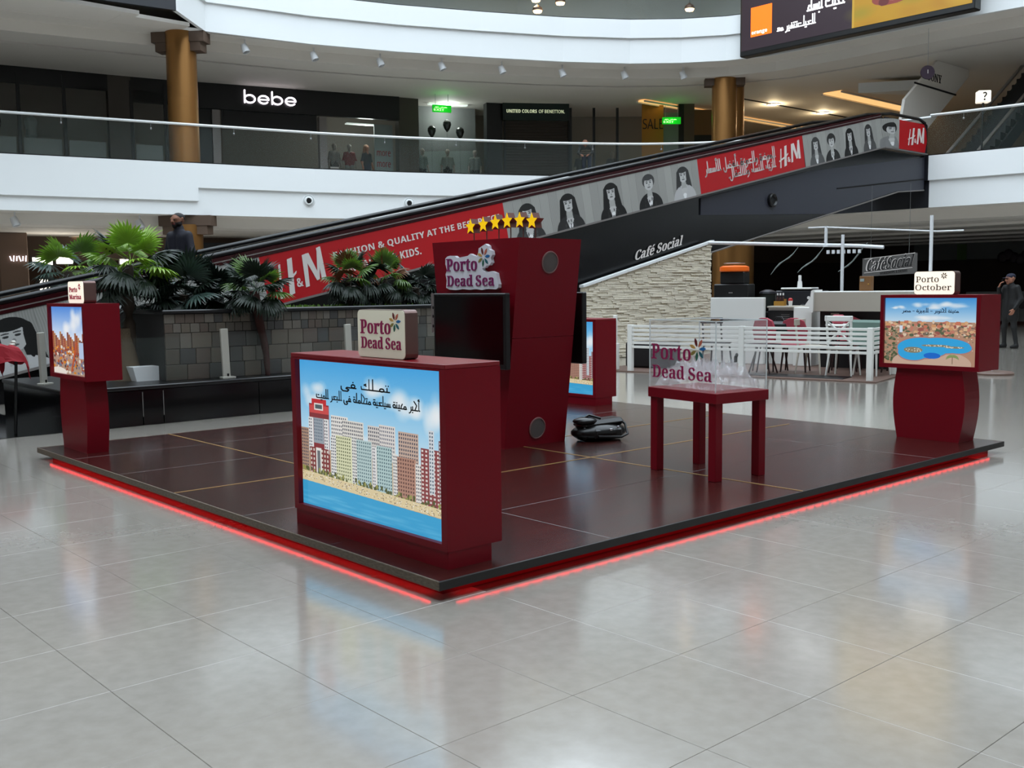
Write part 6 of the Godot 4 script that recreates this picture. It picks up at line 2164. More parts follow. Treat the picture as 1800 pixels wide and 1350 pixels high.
	ro = one("rope_stand", "flat brown round stand foot under the twisted rope", "stand", st, M("cafe_brown_floor"))
	ro.position = Vector3(14.3, 0.0, -3.51)
	st = S()
	cyl(st, Vector3(14.37, 0.05, -3.54), Vector3(14.37, 1.1, -3.54), 0.018, -1, 8)
	one("rope_pole", "thin pole carrying the twisted rope behind the right pedestal", "pole", st, M("steel_white"))


# ---------------------------------------------------------------- the red promotion stand
func flower(st_list: Array, c: Vector2, r: float) -> void:   # seven petals; st_list has one SurfaceTool per petal, with its transform
	for k in 7:
		var a := deg_to_rad(90.0 + 18.0 - k * 51.4)
		var d := Vector2(cos(a), sin(a))
		var n := d.orthogonal()
		var p := []
		for q in [[0.22, 0.0], [0.45, 0.13], [0.72, 0.15], [0.95, 0.05], [1.0, 0.0], [0.95, -0.05], [0.72, -0.15], [0.45, -0.13]]:
			p.append(c + d * r * q[0] + n * r * q[1])
		prism(st_list[k][0], p, st_list[k][1], 0.003)


func add_flower(parent: Node, c: Vector2, r: float, xf: Transform3D, one_color := "") -> void:
	var cols := [["petal_brown", Color(0.40, 0.10, 0.10)], ["petal_salmon", Color(0.78, 0.42, 0.32)], ["petal_blue", Color(0.10, 0.42, 0.66)], ["petal_teal", Color(0.10, 0.38, 0.42)], ["petal_green", Color(0.14, 0.40, 0.32)], ["petal_olive", Color(0.56, 0.50, 0.24)], ["petal_gold", Color(0.80, 0.62, 0.34)]]
	var list := []
	for k in 7: list.append([S(), xf])
	flower(list, c, r)
	for k in 7:
		part(parent, "petal", list[k][0], M(one_color) if one_color else mat(cols[k][0], cols[k][1], 0.45))


func rounded(w: float, h: float, r: float) -> Array:   # rounded rectangle, lower edge on y = 0, centred on x = 0
	var p := []
	for q in [[w * 0.5 - r, r, -90.0], [w * 0.5 - r, h - r, 0.0], [-w * 0.5 + r, h - r, 90.0], [-w * 0.5 + r, r, 180.0]]:
		for k in 5:
			var a := deg_to_rad(q[2] + 22.5 * k)
			p.append(Vector2(q[0] + cos(a) * r, q[1] + sin(a) * r))
	return p


func sign_box(label: String, at: Vector3, w: float, h: float, d: float, lit: String, side: String) -> Node3D:
	var t := thing("sign_box", label, "sign", at, -PI / 2)
	var st := S()
	prism(st, rounded(w, h, 0.028), Transform3D(Basis(), Vector3(0, 0, -d)), d - 0.004)
	part(t, "box_body", st, M(side))
	st = S()
	prism(st, rounded(w - 0.006, h - 0.006, 0.026), Transform3D(Basis(), Vector3(0, 0.003, -0.004)), 0.004)
	part(t, "lit_face", st, M(lit))
	return t


func recessed_box(st: SurfaceTool, w: float, y0: float, y1: float, d: float, ww: float, wy0: float, wy1: float, deep: float) -> void:   # cabinet whose front has a window recess
	span(st, Vector3(-w / 2, y0, -d), Vector3(w / 2, y1, -deep))
	span(st, Vector3(-w / 2, y0, -deep), Vector3(-ww / 2, y1, 0))
	span(st, Vector3(ww / 2, y0, -deep), Vector3(w / 2, y1, 0))
	span(st, Vector3(-ww / 2, y0, -deep), Vector3(ww / 2, wy0, 0))
	span(st, Vector3(-ww / 2, wy1, -deep), Vector3(ww / 2, y1, 0))


func poster(t: Node3D, m: Material, w: float, y0: float, y1: float, z: float) -> MeshInstance3D:
	var st := S()
	quad(st, Vector3(-w / 2, y0, z), Vector3(w, 0, 0), Vector3(0, y1 - y0, 0))
	return part(t, "lit_poster", st, m)


func counter(label: String, at: Vector3, m: Material) -> Node3D:
	var t := thing("counter", label, "counter", at, -PI / 2)
	var st := S()
	recessed_box(st, 1.49, 0.09, 1.005, 0.36, 1.395, 0.125, 0.995, 0.035)
	part(t, "body", st, M("stand_red"))
	st = S()
	rbx(st, Vector3(0, 1.018, -0.18), Vector3(1.49, 0.025, 0.36), 0.003)
	part(t, "top_board", st, M("stand_red_edge"))
	st = S()
	span(st, Vector3(-0.735, 0.0, -0.29), Vector3(0.742, 0.09, -0.006))
	part(t, "plinth", st, M("stand_red"))
	var p := poster(t, m, 1.395, 0.125, 0.995, -0.032)
	st = S()
	arabic(st, "t m _ l k. / f i.", Rect2(-0.25, 0.832, 0.48, 0.085), Transform3D(Basis(), Vector3(0, 0, -0.031)), 0.0125, 0.001)
	arabic(st, "A k b r / m d y n h. / s y a H y h. / m t k a m l h. / f i. / a l b H r / a l m y t.", Rect2(-0.515, 0.757, 1.008, 0.075), Transform3D(Basis(), Vector3(0, 0, -0.031)), 0.0095, 0.001)
	part(p, "lettering", st, M("print_black"))
	return t


func pedestal(label: String, at: Vector3, m: Material, d: float, ld: float) -> Node3D:
	var t := thing("pedestal", label, "pedestal", at, -PI / 2)
	var st := S()
	recessed_box(st, 0.92, 0.64, 1.305, d, 0.85, 0.678, 1.277, 0.03)
	part(t, "display_box", st, M("stand_red"))
	st = S()
	var p := []
	for k in 11:
		var q := k / 10.0
		p.append(Vector2(0.288 + 0.045 * sin(q * PI * 0.92), 0.64 * q))
	for k in 11:
		var q := 1.0 - k / 10.0
		p.append(Vector2(-0.288 - 0.045 * sin(q * PI * 0.92), 0.64 * q))
	prism(st, p, Transform3D(Basis(), Vector3(0.0, 0, -0.035 - ld)), ld)
	part(t, "leg", st, M("stand_red"))
	poster(t, m, 0.85, 0.678, 1.277, -0.027)
	return t


func build_stand() -> void:
	var w := 6.349
	var dz := 5.949
	# deck
	var t := thing("stand_deck", "low square deck of dark cherry boards with red light under its edge", "platform")
	var xs := [0.0, 1.234, 3.146, 5.06, w]
	var zs := [0.0, 1.007, 2.014, 3.021, 4.03, 5.04, dz]
	for i in 4:
		for j in 6:
			var st := S()
			var a := Vector3(xs[i] + (0.012 if i == 0 else 0.0012), 0.06, -zs[j] - (0.012 if j == 0 else 0.0012))
			var b := Vector3(xs[i + 1] - (0.012 if i == 3 else 0.0012), TOP, -zs[j + 1] + (0.012 if j == 5 else 0.0012))
			rbx(st, (a + b) * 0.5, (b - a).abs(), 0.0015)
			part(t, "board", st, M("cherry_deck"))
	var st := S()
	for q in [[0, 0, 0, dz], [w, 0, w, dz]]:
		pass
	st = S()
	rbx(st, Vector3(0.006, 0.078, -dz / 2), Vector3(0.0122, 0.046, dz), 0.002)
	part(t, "edge_strip", st, M("deck_edge"))
	st = S()
	rbx(st, Vector3(w - 0.006, 0.078, -dz / 2), Vector3(0.0122, 0.046, dz), 0.002)
	part(t, "edge_strip", st, M("deck_edge"))
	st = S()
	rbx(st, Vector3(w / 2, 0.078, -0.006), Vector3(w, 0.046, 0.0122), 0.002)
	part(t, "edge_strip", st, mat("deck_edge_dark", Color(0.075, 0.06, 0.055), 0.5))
	st = S()
	rbx(st, Vector3(w / 2, 0.078, -dz + 0.006), Vector3(w, 0.046, 0.0122), 0.002)
	part(t, "edge_strip", st, M("deck_edge"))
	st = S()
	span(st, Vector3(0.012, 0.056, -dz + 0.012), Vector3(w - 0.012, 0.062, -0.012))
	part(t, "underside", st, M("recess_black"))
	st = S()
	span(st, Vector3(0.1, 0.0, -dz + 0.1), Vector3(w - 0.1, 0.056, -0.1))
	part(t, "base", st, M("stand_red"))
	st = S()
	for k in 60:   # light strip: a string of small red emitters under the two front edges
		var q := (k + 0.5) / 60.0
		span(st, Vector3(0.055, 0.046, -0.15 - q * (dz - 0.3) - 0.03), Vector3(0.065, 0.0555, -0.15 - q * (dz - 0.3) + 0.03))
		span(st, Vector3(0.15 + q * (w - 0.3) - 0.03, 0.046, -0.065), Vector3(0.15 + q * (w - 0.3) + 0.03, 0.0555, -0.055))
	part(t, "light_strip", st, M("led_red"))
	for q in [[Vector3(0.06, 0.044, -dz / 2), Vector2(0.012, dz - 0.3)], [Vector3(w / 2, 0.044, -0.06), Vector2(w - 0.3, 0.012)]]:
		var al := AreaLight3D.new()
		al.area_size = q[1]
		al.area_normalize_energy = true
		al.light_color = Color(1, 0.06, 0.08)
		al.light_energy = 0.12
		al.shadow_enabled = true
		al.position = q[0]
		al.rotation.x = -PI / 2
		put(t, al, "light")
	# metal strips over the joints
	for q in [[3.146, 0.012, 3.146, dz - 0.012], [1.234, 2.014, 1.234, dz - 0.012], [0.75, 2.014, w - 0.3, 2.014], [0.012, 3.021, w - 0.012, 3.021]]:
		st = S()
		var a := Vector3(q[0], TOP + 0.001, -q[1])
		var b := Vector3(q[2], TOP + 0.001, -q[3])
		bx(st, (a + b) * 0.5, (b - a).abs() + Vector3(0.012 if q[0] == q[2] else 0.0, 0.003, 0.012 if q[1] == q[3] else 0.0))
		part(t, "joint_strip", st, M("gold_tape"))
	# counters
	var sea := picture("sea_print", print_sea(), 0.80, 0.12)
	counter("red counter with a lit seaside poster at the deck's front corner", Vector3(0.16, TOP, -0.879), sea)
	counter("red counter with a lit seaside poster at the deck's back, behind the tower", Vector3(5.86, TOP, -5.276), sea)
	# pedestals
	pedestal("red pedestal with a lit old street poster at the left corner of the deck", Vector3(0.165, TOP, -5.54), picture("street_print", print_street(), 0.85, 0.12), 0.31, 0.19)
	var pr := pedestal("red pedestal with a lit pool resort poster at the right corner of the deck", Vector3(5.94, TOP, -0.53), picture("pool_print", print_pool(), 0.80, 0.12), 0.40, 0.29)
	st = S()
	arabic(st, "m d y n h. / a k t w b r / - / a l j y z h. / - / m S r", Rect2(-0.26, 1.135, 0.52, 0.055), Transform3D(Basis(), Vector3(0, 0, -0.027)), 0.005, 0.002)
	part(pr, "poster_lettering", st, mat("print_navy", Color(0.10, 0.22, 0.36), 0.5))
	# sign boxes
	var s := sign_box("silver sign box with magenta lettering standing on the front counter", Vector3(0.222, TOP + 1.031, -0.768), 0.445, 0.262, 0.085, "sign_face_plain", "sign_side")
	st = S()
	lettering(st, "Porto", "serif_bold", Rect2(-0.19, 0.13, 0.285, 0.077), Transform3D(), 0.004)
	lettering(st, "Dead Sea", "serif_bold", Rect2(-0.186, 0.05, 0.375, 0.066), Transform3D(), 0.004)
	part(s, "lettering", st, M("magenta"))
	add_flower(s, Vector2(0.135, 0.197), 0.052, Transform3D())
	s = sign_box("small glowing white sign box with pink lettering on the left pedestal", Vector3(0.245, TOP + 1.305, -5.47), 0.38, 0.195, 0.11, "sign_face", "sign_side")
	st = S()
	lettering(st, "Porto", "serif_bold", Rect2(-0.155, 0.098, 0.2, 0.045), Transform3D(), 0.003)
	lettering(st, "Marina", "serif_bold", Rect2(-0.155, 0.036, 0.29, 0.045), Transform3D(), 0.003)
	part(s, "lettering", st, mat("pink_print", Color(0.80, 0.28, 0.40), 0.5))
	add_flower(s, Vector2(0.10, 0.145), 0.03, Transform3D(), "pink_print")
	s = sign_box("small glowing white sign box with dark brown lettering on the right pedestal", Vector3(6.03, TOP + 1.305, -0.53), 0.375, 0.21, 0.11, "sign_face", "sign_side")
	st = S()
	lettering(st, "Porto", "serif", Rect2(-0.168, 0.112, 0.21, 0.052), Transform3D(), 0.003)
	lettering(st, "October", "serif", Rect2(-0.172, 0.04, 0.33, 0.052), Transform3D(), 0.003)
	part(s, "lettering", st, mat("brown_print", Color(0.24, 0.13, 0.12), 0.5))
	add_flower(s, Vector2(0.09, 0.168), 0.03, Transform3D(), "brown_print")
	# tower
	t = thing("tower", "tall red tower flaring upwards, with round grey loudspeakers in its side", "tower", Vector3(2.915, TOP, -3.21), -PI / 2)
	st = S()
	prism(st, [Vector2(-0.38, 0), Vector2(0.38, 0), Vector2(0.497, 0.968), Vector2(-0.497, 0.968)], Transform3D(Basis(), Vector3(0, 0, -0.74)), 0.74)
	part(t, "lower_body", st, M("stand_red"))
	st = S()
	prism(st, [Vector2(-0.4975, 0.971), Vector2(0.4975, 0.971), Vector2(0.6, 1.825), Vector2(-0.6, 1.825)], Transform3D(Basis(), Vector3(0, 0, -0.74)), 0.74)
	part(t, "upper_body", st, M("stand_red"))
	var tilt := atan2(0.22, 1.825)
	for y in [0.155, 1.62]:
		var bs := Basis(Vector3(0, 0, 1), -tilt) * Basis(Vector3(0, 0, 1), -PI / 2)
		var c := Vector3(0.38 + 0.1205 * y + 0.001, y, -0.375)
		st = S()
		lathe(st, c, [Vector2(0.086, 0.002), Vector2(0.088, 0.009), Vector2(0.097, 0.007), Vector2(0.099, 0.0)], 30, bs)
		var sp := part(t, "speaker_rim", st, M("speaker_rim"))
		st = S()
		lathe(st, c, [Vector2(0.087, 0.004), Vector2(0.05, 0.006), Vector2(0.0, 0.006)], 30, bs)
		part(sp, "speaker_grille", st, M("speaker_cloth"))
	# cut-out sign on the tower
	s = thing("cutout_sign", "white cut-out sign with purple lettering and a flower on the red tower", "sign", Vector3(2.915, 0, -3.21), -PI / 2)
	var o := []
	for q in [[255, 485], [275, 466], [300, 460], [345, 463], [370, 485], [420, 477], [470, 470], [495, 450], [525, 468], [556, 478], [570, 440], [573, 405], [608, 382], [635, 366], [660, 385], [666, 415], [690, 432], [696, 470], [680, 500], [688, 540], [666, 566], [642, 566], [625, 588], [605, 590], [610, 610], [640, 630], [690, 621], [728, 640], [736, 690], [748, 740], [745, 775], [725, 790], [640, 785], [600, 795], [540, 786], [480, 792], [420, 784], [350, 794], [290, 788], [258, 770], [264, 700], [254, 640], [268, 600], [254, 540]]:
		o.append(tower_px(q[0], q[1]))
	st = S()
	prism(st, o, Transform3D(Basis(), Vector3(0, 0, 0.001)), 0.035)
	part(s, "board", st, M("white_board"))
	st = S()
	var a := tower_px(265, 612)
	var b := tower_px(558, 490)
	lettering(st, "Porto", "serif_bold", Rect2(a, b - a), Transform3D(Basis(), Vector3(0, 0, 0.036)), 0.006)
	a = tower_px(270, 757)
	b = tower_px(712, 648)
	lettering(st, "Dead Sea", "serif_bold", Rect2(a, b - a), Transform3D(Basis(), Vector3(0, 0, 0.036)), 0.006)
	part(s, "lettering", st, mat("purple_print", Color(0.50, 0.10, 0.36), 0.45))
	add_flower(s, tower_px(618, 486), 0.085, Transform3D(Basis(), Vector3(0, 0, 0.036)))
	# screens
	for k in 2:
		var front_x: float = [2.80, 3.79][k]
		s = thing("television", ["large black television on the tower above the front counter", "second black television on the tower's far side, seen edge on"][k], "television", Vector3(front_x, 0, -3.165), -PI / 2 if k == 0 else PI / 2)
		st = S()
		rbx(st, Vector3(0, 1.135, -0.03), Vector3(0.99, 0.65, 0.06), 0.008)
		part(s, "housing", st, M("plastic_black"))
		st = S()
		bx(st, Vector3(0, 1.145, 0.0005), Vector3(0.93, 0.58, 0.003))
		part(s, "screen", st, M("screen_black"))
		st = S()
		bx(st, Vector3(0, 1.16, -0.09), Vector3(0.3, 0.3, 0.1))
		part(s, "wall_bracket", st, M("plastic_black"))
		if k == 0:
			st = S()
			prism(st, [Vector2(-0.60, 1.46), Vector2(-0.49, 1.46), Vector2(-0.49, 1.42), Vector2(-0.525, 1.39), Vector2(-0.525, 1.27), Vector2(-0.545, 1.12), Vector2(-0.575, 1.10), Vector2(-0.60, 1.10)], Transform3D(Basis(), Vector3(0, 0, -0.075)), 0.02)
			var pp := part(s, "port_panel", st, M("brushed"))
			pp.set_meta("label", "silver slotted panel sticking out beside the screen")
			st = S()
			for q in [1.16, 1.25, 1.33]: ball(st, Vector3(-0.572, q, -0.054), Vector3(0.012, 0.016, 0.004), 8)
			part(pp, "port", st, M("plastic_black"))
	# stars
	var ord := ["leftmost of the row", "second from the left", "third from the left", "fourth from the left", "fifth from the left", "rightmost of the row"]
	var sz := [-3.707, -3.523, -3.351, -3.188, -3.019, -2.86]
	var sy := [2.08, 2.09, 2.101, 2.106, 2.102, 2.088]
	for k in 6:
		s = thing("star", "yellow five-pointed star block on top of the red tower, " + ord[k], "star", Vector3(3.29, 0, sz[k]), -PI / 2, "yellow stars on the tower")
		var p := []
		for i in 10:
			var an := PI / 2 + i * PI / 5.0
			p.append(Vector2(cos(an), sin(an)) * (0.074 if i % 2 == 0 else 0.034) + Vector2(0, sy[k]))
		st = S()
		prism(st, p, Transform3D(Basis(), Vector3(0, 0, -0.085)), 0.083)
		part(s, "body", st, M("star_side"))
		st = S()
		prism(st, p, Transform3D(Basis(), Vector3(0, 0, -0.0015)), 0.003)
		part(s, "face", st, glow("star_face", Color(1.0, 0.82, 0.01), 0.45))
		st = S()
		cyl(st, Vector3(0.0, 1.925, -0.045), Vector3(0.0, sy[k] - 0.03, -0.045), 0.006, -1, 6)
		part(s, "post", st, M("sign_side"))
	# table and clear box
	var th := -PI / 2 - deg_to_rad(8.0)
	t = thing("table", "square red table with four straight legs under the clear box", "table", Vector3(3.277, TOP, -0.925), th)
	st = S()
	rbx(st, Vector3(0, 0.602, 0), Vector3(0.725, 0.076, 0.54), 0.003)
	part(t, "tabletop", st, M("stand_red"))
	for sx in [-1, 1]:
		for s2 in [-1, 1]:
			st = S()
			rbx(st, Vector3(sx * 0.31, 0.282, s2 * 0.222), Vector3(0.075, 0.564, 0.07), 0.003)
			part(t, "leg", st, M("stand_red"))
	var bxn := thing("clear_box", "clear acrylic box with magenta lettering on the red table", "box", Vector3(3.292, 0.741, -0.94), th)
	var bw := 0.70
	var bd := 0.52
	var bh := 0.51
	for q in [[Vector3(0, bh / 2, bd / 2), Vector3(bw, bh, 0)], [Vector3(0, bh / 2, -bd / 2), Vector3(bw, bh, 0)], [Vector3(-bw / 2, bh / 2, 0), Vector3(0, bh, bd)], [Vector3(bw / 2, bh / 2, 0), Vector3(0, bh, bd)], [Vector3(0, bh, 0), Vector3(bw, 0, bd)]]:
		st = S()
		var c: Vector3 = q[0]
		var e: Vector3 = q[1] * 0.5
		if e.z == 0.0: face(st, [c + Vector3(-e.x, -e.y, 0), c + Vector3(e.x, -e.y, 0), c + Vector3(e.x, e.y, 0), c + Vector3(-e.x, e.y, 0)], c * Vector3(0, 0, 1))
		elif e.x == 0.0: face(st, [c + Vector3(0, -e.y, -e.z), c + Vector3(0, -e.y, e.z), c + Vector3(0, e.y, e.z), c + Vector3(0, e.y, -e.z)], c * Vector3(1, 0, 0))
		else: face(st, [c + Vector3(-e.x, 0, -e.z), c + Vector3(e.x, 0, -e.z), c + Vector3(e.x, 0, e.z), c + Vector3(-e.x, 0, e.z)], Vector3.UP)
		part(bxn, "panel", st, M("acrylic"))
	st = S()
	for sx in [-1, 1]:
		for s2 in [-1, 1]: bx(st, Vector3(sx * bw / 2, bh / 2, s2 * bd / 2), Vector3(0.007, bh, 0.007))
		bx(st, Vector3(sx * bw / 2, bh, 0), Vector3(0.007, 0.007, bd))
		bx(st, Vector3(0, bh, sx * bd / 2), Vector3(bw, 0.007, 0.007))
	part(bxn, "glued_edges", st, M("acrylic_edge"))
	st = S()
	lettering(st, "Porto", "serif_bold", Rect2(-bw / 2 + 0.03 * bw, 0.215, bw * 0.61, 0.115), Transform3D(Basis(), Vector3(0, 0, bd / 2 + 0.001)), 0.002)
	lettering(st, "Dead Sea", "serif_bold", Rect2(-bw / 2 + 0.045 * bw, 0.075, bw * 0.90, 0.10), Transform3D(Basis(), Vector3(0, 0, bd / 2 + 0.001)), 0.002)
	part(bxn, "lettering", st, M("magenta"))
	add_flower(bxn, Vector2(-bw / 2 + 0.74 * bw, 0.305), 0.085, Transform3D(Basis(), Vector3(0, 0, bd / 2 + 0.001)))
	# crumpled film inside the box
	var film := thing("plastic_film", "crumpled clear plastic film lying inside the clear box", "film", Vector3(3.292, 0.742, -0.94), th)
	var nz := FastNoiseLite.new()
	nz.seed = 3
	nz.frequency = 3.2
	nz.fractal_octaves = 3
	st = S()
	var n := 26
	for i in n:
		for j in n:
			var p := []
			for e in [[i, j], [i + 1, j], [i + 1, j + 1], [i, j + 1]]:
				var x := lerpf(-0.33, 0.33, e[0] / float(n))
				var z := lerpf(-0.24, 0.24, e[1] / float(n))
				var edge := minf(minf(0.33 - absf(x), 0.24 - absf(z)) / 0.08, 1.0)
				p.append(Vector3(x, 0.012 + edge * (0.13 + 0.12 * nz.get_noise_2d(x * 2.5, z * 6.0) + 0.08 * nz.get_noise_2d(x * 7.0 + 9.0, z * 3.0)), z))
			face(st, p, Vector3.UP)
	part(film, "sheet", st, M("film"))
	st = S()
	rbx(st, Vector3(0.34, 0.235, 0.05), Vector3(0.012, 0.05, 0.03), 0.004)
	ball(st, Vector3(0.335, 0.262, 0.035), Vector3(0.012, 0.016, 0.012), 8)
	part(bxn, "latch", st, M("plastic_black"))
	# bag on the deck
	t = thing("shoulder_bag", "black leather bag lying on the deck beside the tower", "bag", Vector3(3.93, TOP, -2.66), -0.25)
	st = S()
	ball(st, Vector3(0, 0.075, 0), Vector3(0.29, 0.085, 0.16), 18)
	rbx(st, Vector3(0, 0.07, 0), Vector3(0.47, 0.13, 0.22), 0.045)
	part(t, "body", st, M("leather"))
	st = S()
	rbx(st, Vector3(0.01, 0.155, -0.02), Vector3(0.46, 0.07, 0.2), 0.03, Basis(Vector3(0, 0, 1), 0.04))
	ball(st, Vector3(-0.15, 0.18, 0.0), Vector3(0.12, 0.04, 0.10), 12)
	part(t, "flap", st, M("leather"))
	st = S()
	rbx(st, Vector3(0.02, 0.07, 0.125), Vector3(0.3, 0.09, 0.04), 0.015)
	part(t, "front_pocket", st, M("leather"))
	st = S()
	tube(st, [Vector3(0.2, 0.19, 0.02), Vector3(0.235, 0.14, 0.08), Vector3(0.235, 0.05, 0.125), Vector3(0.15, 0.03, 0.15), Vector3(-0.1, 0.05, 0.15)], 0.012, 7)
	part(t, "strap", st, M("leather"))
	st = S()
	tube(st, [Vector3(-0.2, 0.19, 0.0), Vector3(-0.12, 0.235, 0.02), Vector3(0.0, 0.2, 0.03)], 0.012, 7)
	part(t, "grip", st, M("leather"))
	st = S()
	rbx(st, Vector3(0.04, 0.105, 0.147), Vector3(0.03, 0.02, 0.008), 0.002)
	rbx(st, Vector3(0.12, 0.125, 0.14), Vector3(0.022, 0.018, 0.008), 0.002)
	part(t, "buckle", st, M("chrome"))


func tower_px(x: float, y: float) -> Vector2:   # sign drawing units to metres on the tower's face
	return Vector2((x - 500.0) / 495.0 * 0.732, 1.885 - (y - 366.0) / 429.0 * 0.398)


func build_left_table() -> void:
	var t := thing("draped_table", "tall narrow table with a red cloth at the left picture edge", "table", Vector3(-0.12, 0.006, -7.9), 0.25)
	var st := S()
	rbx(st, Vector3(0, 0.82, 0), Vector3(1.1, 0.05, 0.45), 0.008)
	part(t, "tabletop", st, M("plastic_black"))
	for q in [[-0.5, -0.18], [0.5, -0.18], [-0.5, 0.18], [0.5, 0.18]]:
		st = S()
		tube(st, [Vector3(q[0], 0.8, q[1]), Vector3(q[0] * 0.9, 0.0, q[1])], 0.016, 7)
		part(t, "leg", st, M("plastic_black"))
	var c := thing("red_cloth", "heap of crimson cloth draped over the table at the left edge", "cloth", Vector3(-0.12, 0.006, -7.9), 0.25)
	st = S()
	var n := 22
	var nz := FastNoiseLite.new()
	nz.seed = 8
	nz.frequency = 1.3
	for i in n:
		for j in n:
			var p := []
			for e in [[i, j], [i + 1, j], [i + 1, j + 1], [i, j + 1]]:
				var u := lerpf(-0.72, 0.72, e[0] / float(n))
				var v := lerpf(-0.40, 0.40, e[1] / float(n))
				var ox := maxf(absf(u) - 0.54, 0.0)
				var oz := maxf(absf(v) - 0.21, 0.0)
				var h := 0.965 + 0.07 * nz.get_noise_2d(u * 3.0, v * 3.0) - ox * 0.95 - oz * 0.9 - 0.06 * smoothstep(0.3, 0.56, absf(u))
				p.append(Vector3(clampf(u, -0.56, 0.56) + signf(u) * ox * 0.25 + 0.02 * nz.get_noise_2d(v * 9.0, u), h, clampf(v, -0.23, 0.23) + signf(v) * oz * 0.25 + 0.025 * nz.get_noise_2d(u * 9.0, v)))
			face(st, p, Vector3.UP)
	part(c, "drape", st, M("cloth_red"))
	t = thing("folding_chair", "black tubular chair with a rounded back behind the red cloth", "chair", Vector3(0.02, 0.006, -8.5), 0.5)
	st = S()
	var pts := [Vector3(-0.24, 0.0, -0.1)]
	for q in ring(Vector2(0, 0.98), 0.24, 0.3, 180, 0, 14): pts.append(Vector3(q.x, q.y, 0.0))
	pts.append(Vector3(0.24, 0.0, -0.1))
	tube(st, pts, 0.022, 8)
	part(t, "back_frame", st, M("plastic_black"))
	st = S()
	rbx(st, Vector3(0, 1.08, 0.01), Vector3(0.40, 0.10, 0.03), 0.012)
	part(t, "backrest", st, M("plastic_black"))
	st = S()
	rbx(st, Vector3(0, 0.5, -0.2), Vector3(0.42, 0.05, 0.4), 0.02)
	part(t, "seat", st, M("plastic_black"))
	for sx in [-1, 1]:
		st = S()
		tube(st, [Vector3(sx * 0.2, 0.49, -0.38), Vector3(sx * 0.22, 0.0, -0.4)], 0.016, 7)
		part(t, "leg", st, M("plastic_black"))
	st = S()
	ball(st, Vector3(0.42, 0.97, -7.95), Vector3(0.03, 0.03, 0.03), 10)
	rbx(st, Vector3(0.40, 0.95, -7.93), Vector3(0.06, 0.03, 0.05), 0.01)
	one("small_clamp", "small white object lying on the red cloth", "clamp", st, M("post_white"))
	st = S()
	rbx(st, Vector3(-0.25, 0.18, -7.75), Vector3(0.35, 0.35, 0.3), 0.02)
	one("equipment_case", "black equipment case under the draped table at the left edge", "case", st, M("plastic_black"))


# ---------------------------------------------------------------- people
func vertex_mat() -> StandardMaterial3D:
	var m := mat("body_colors", Color.WHITE, 0.7)
	m.vertex_color_use_as_albedo = true
	return m


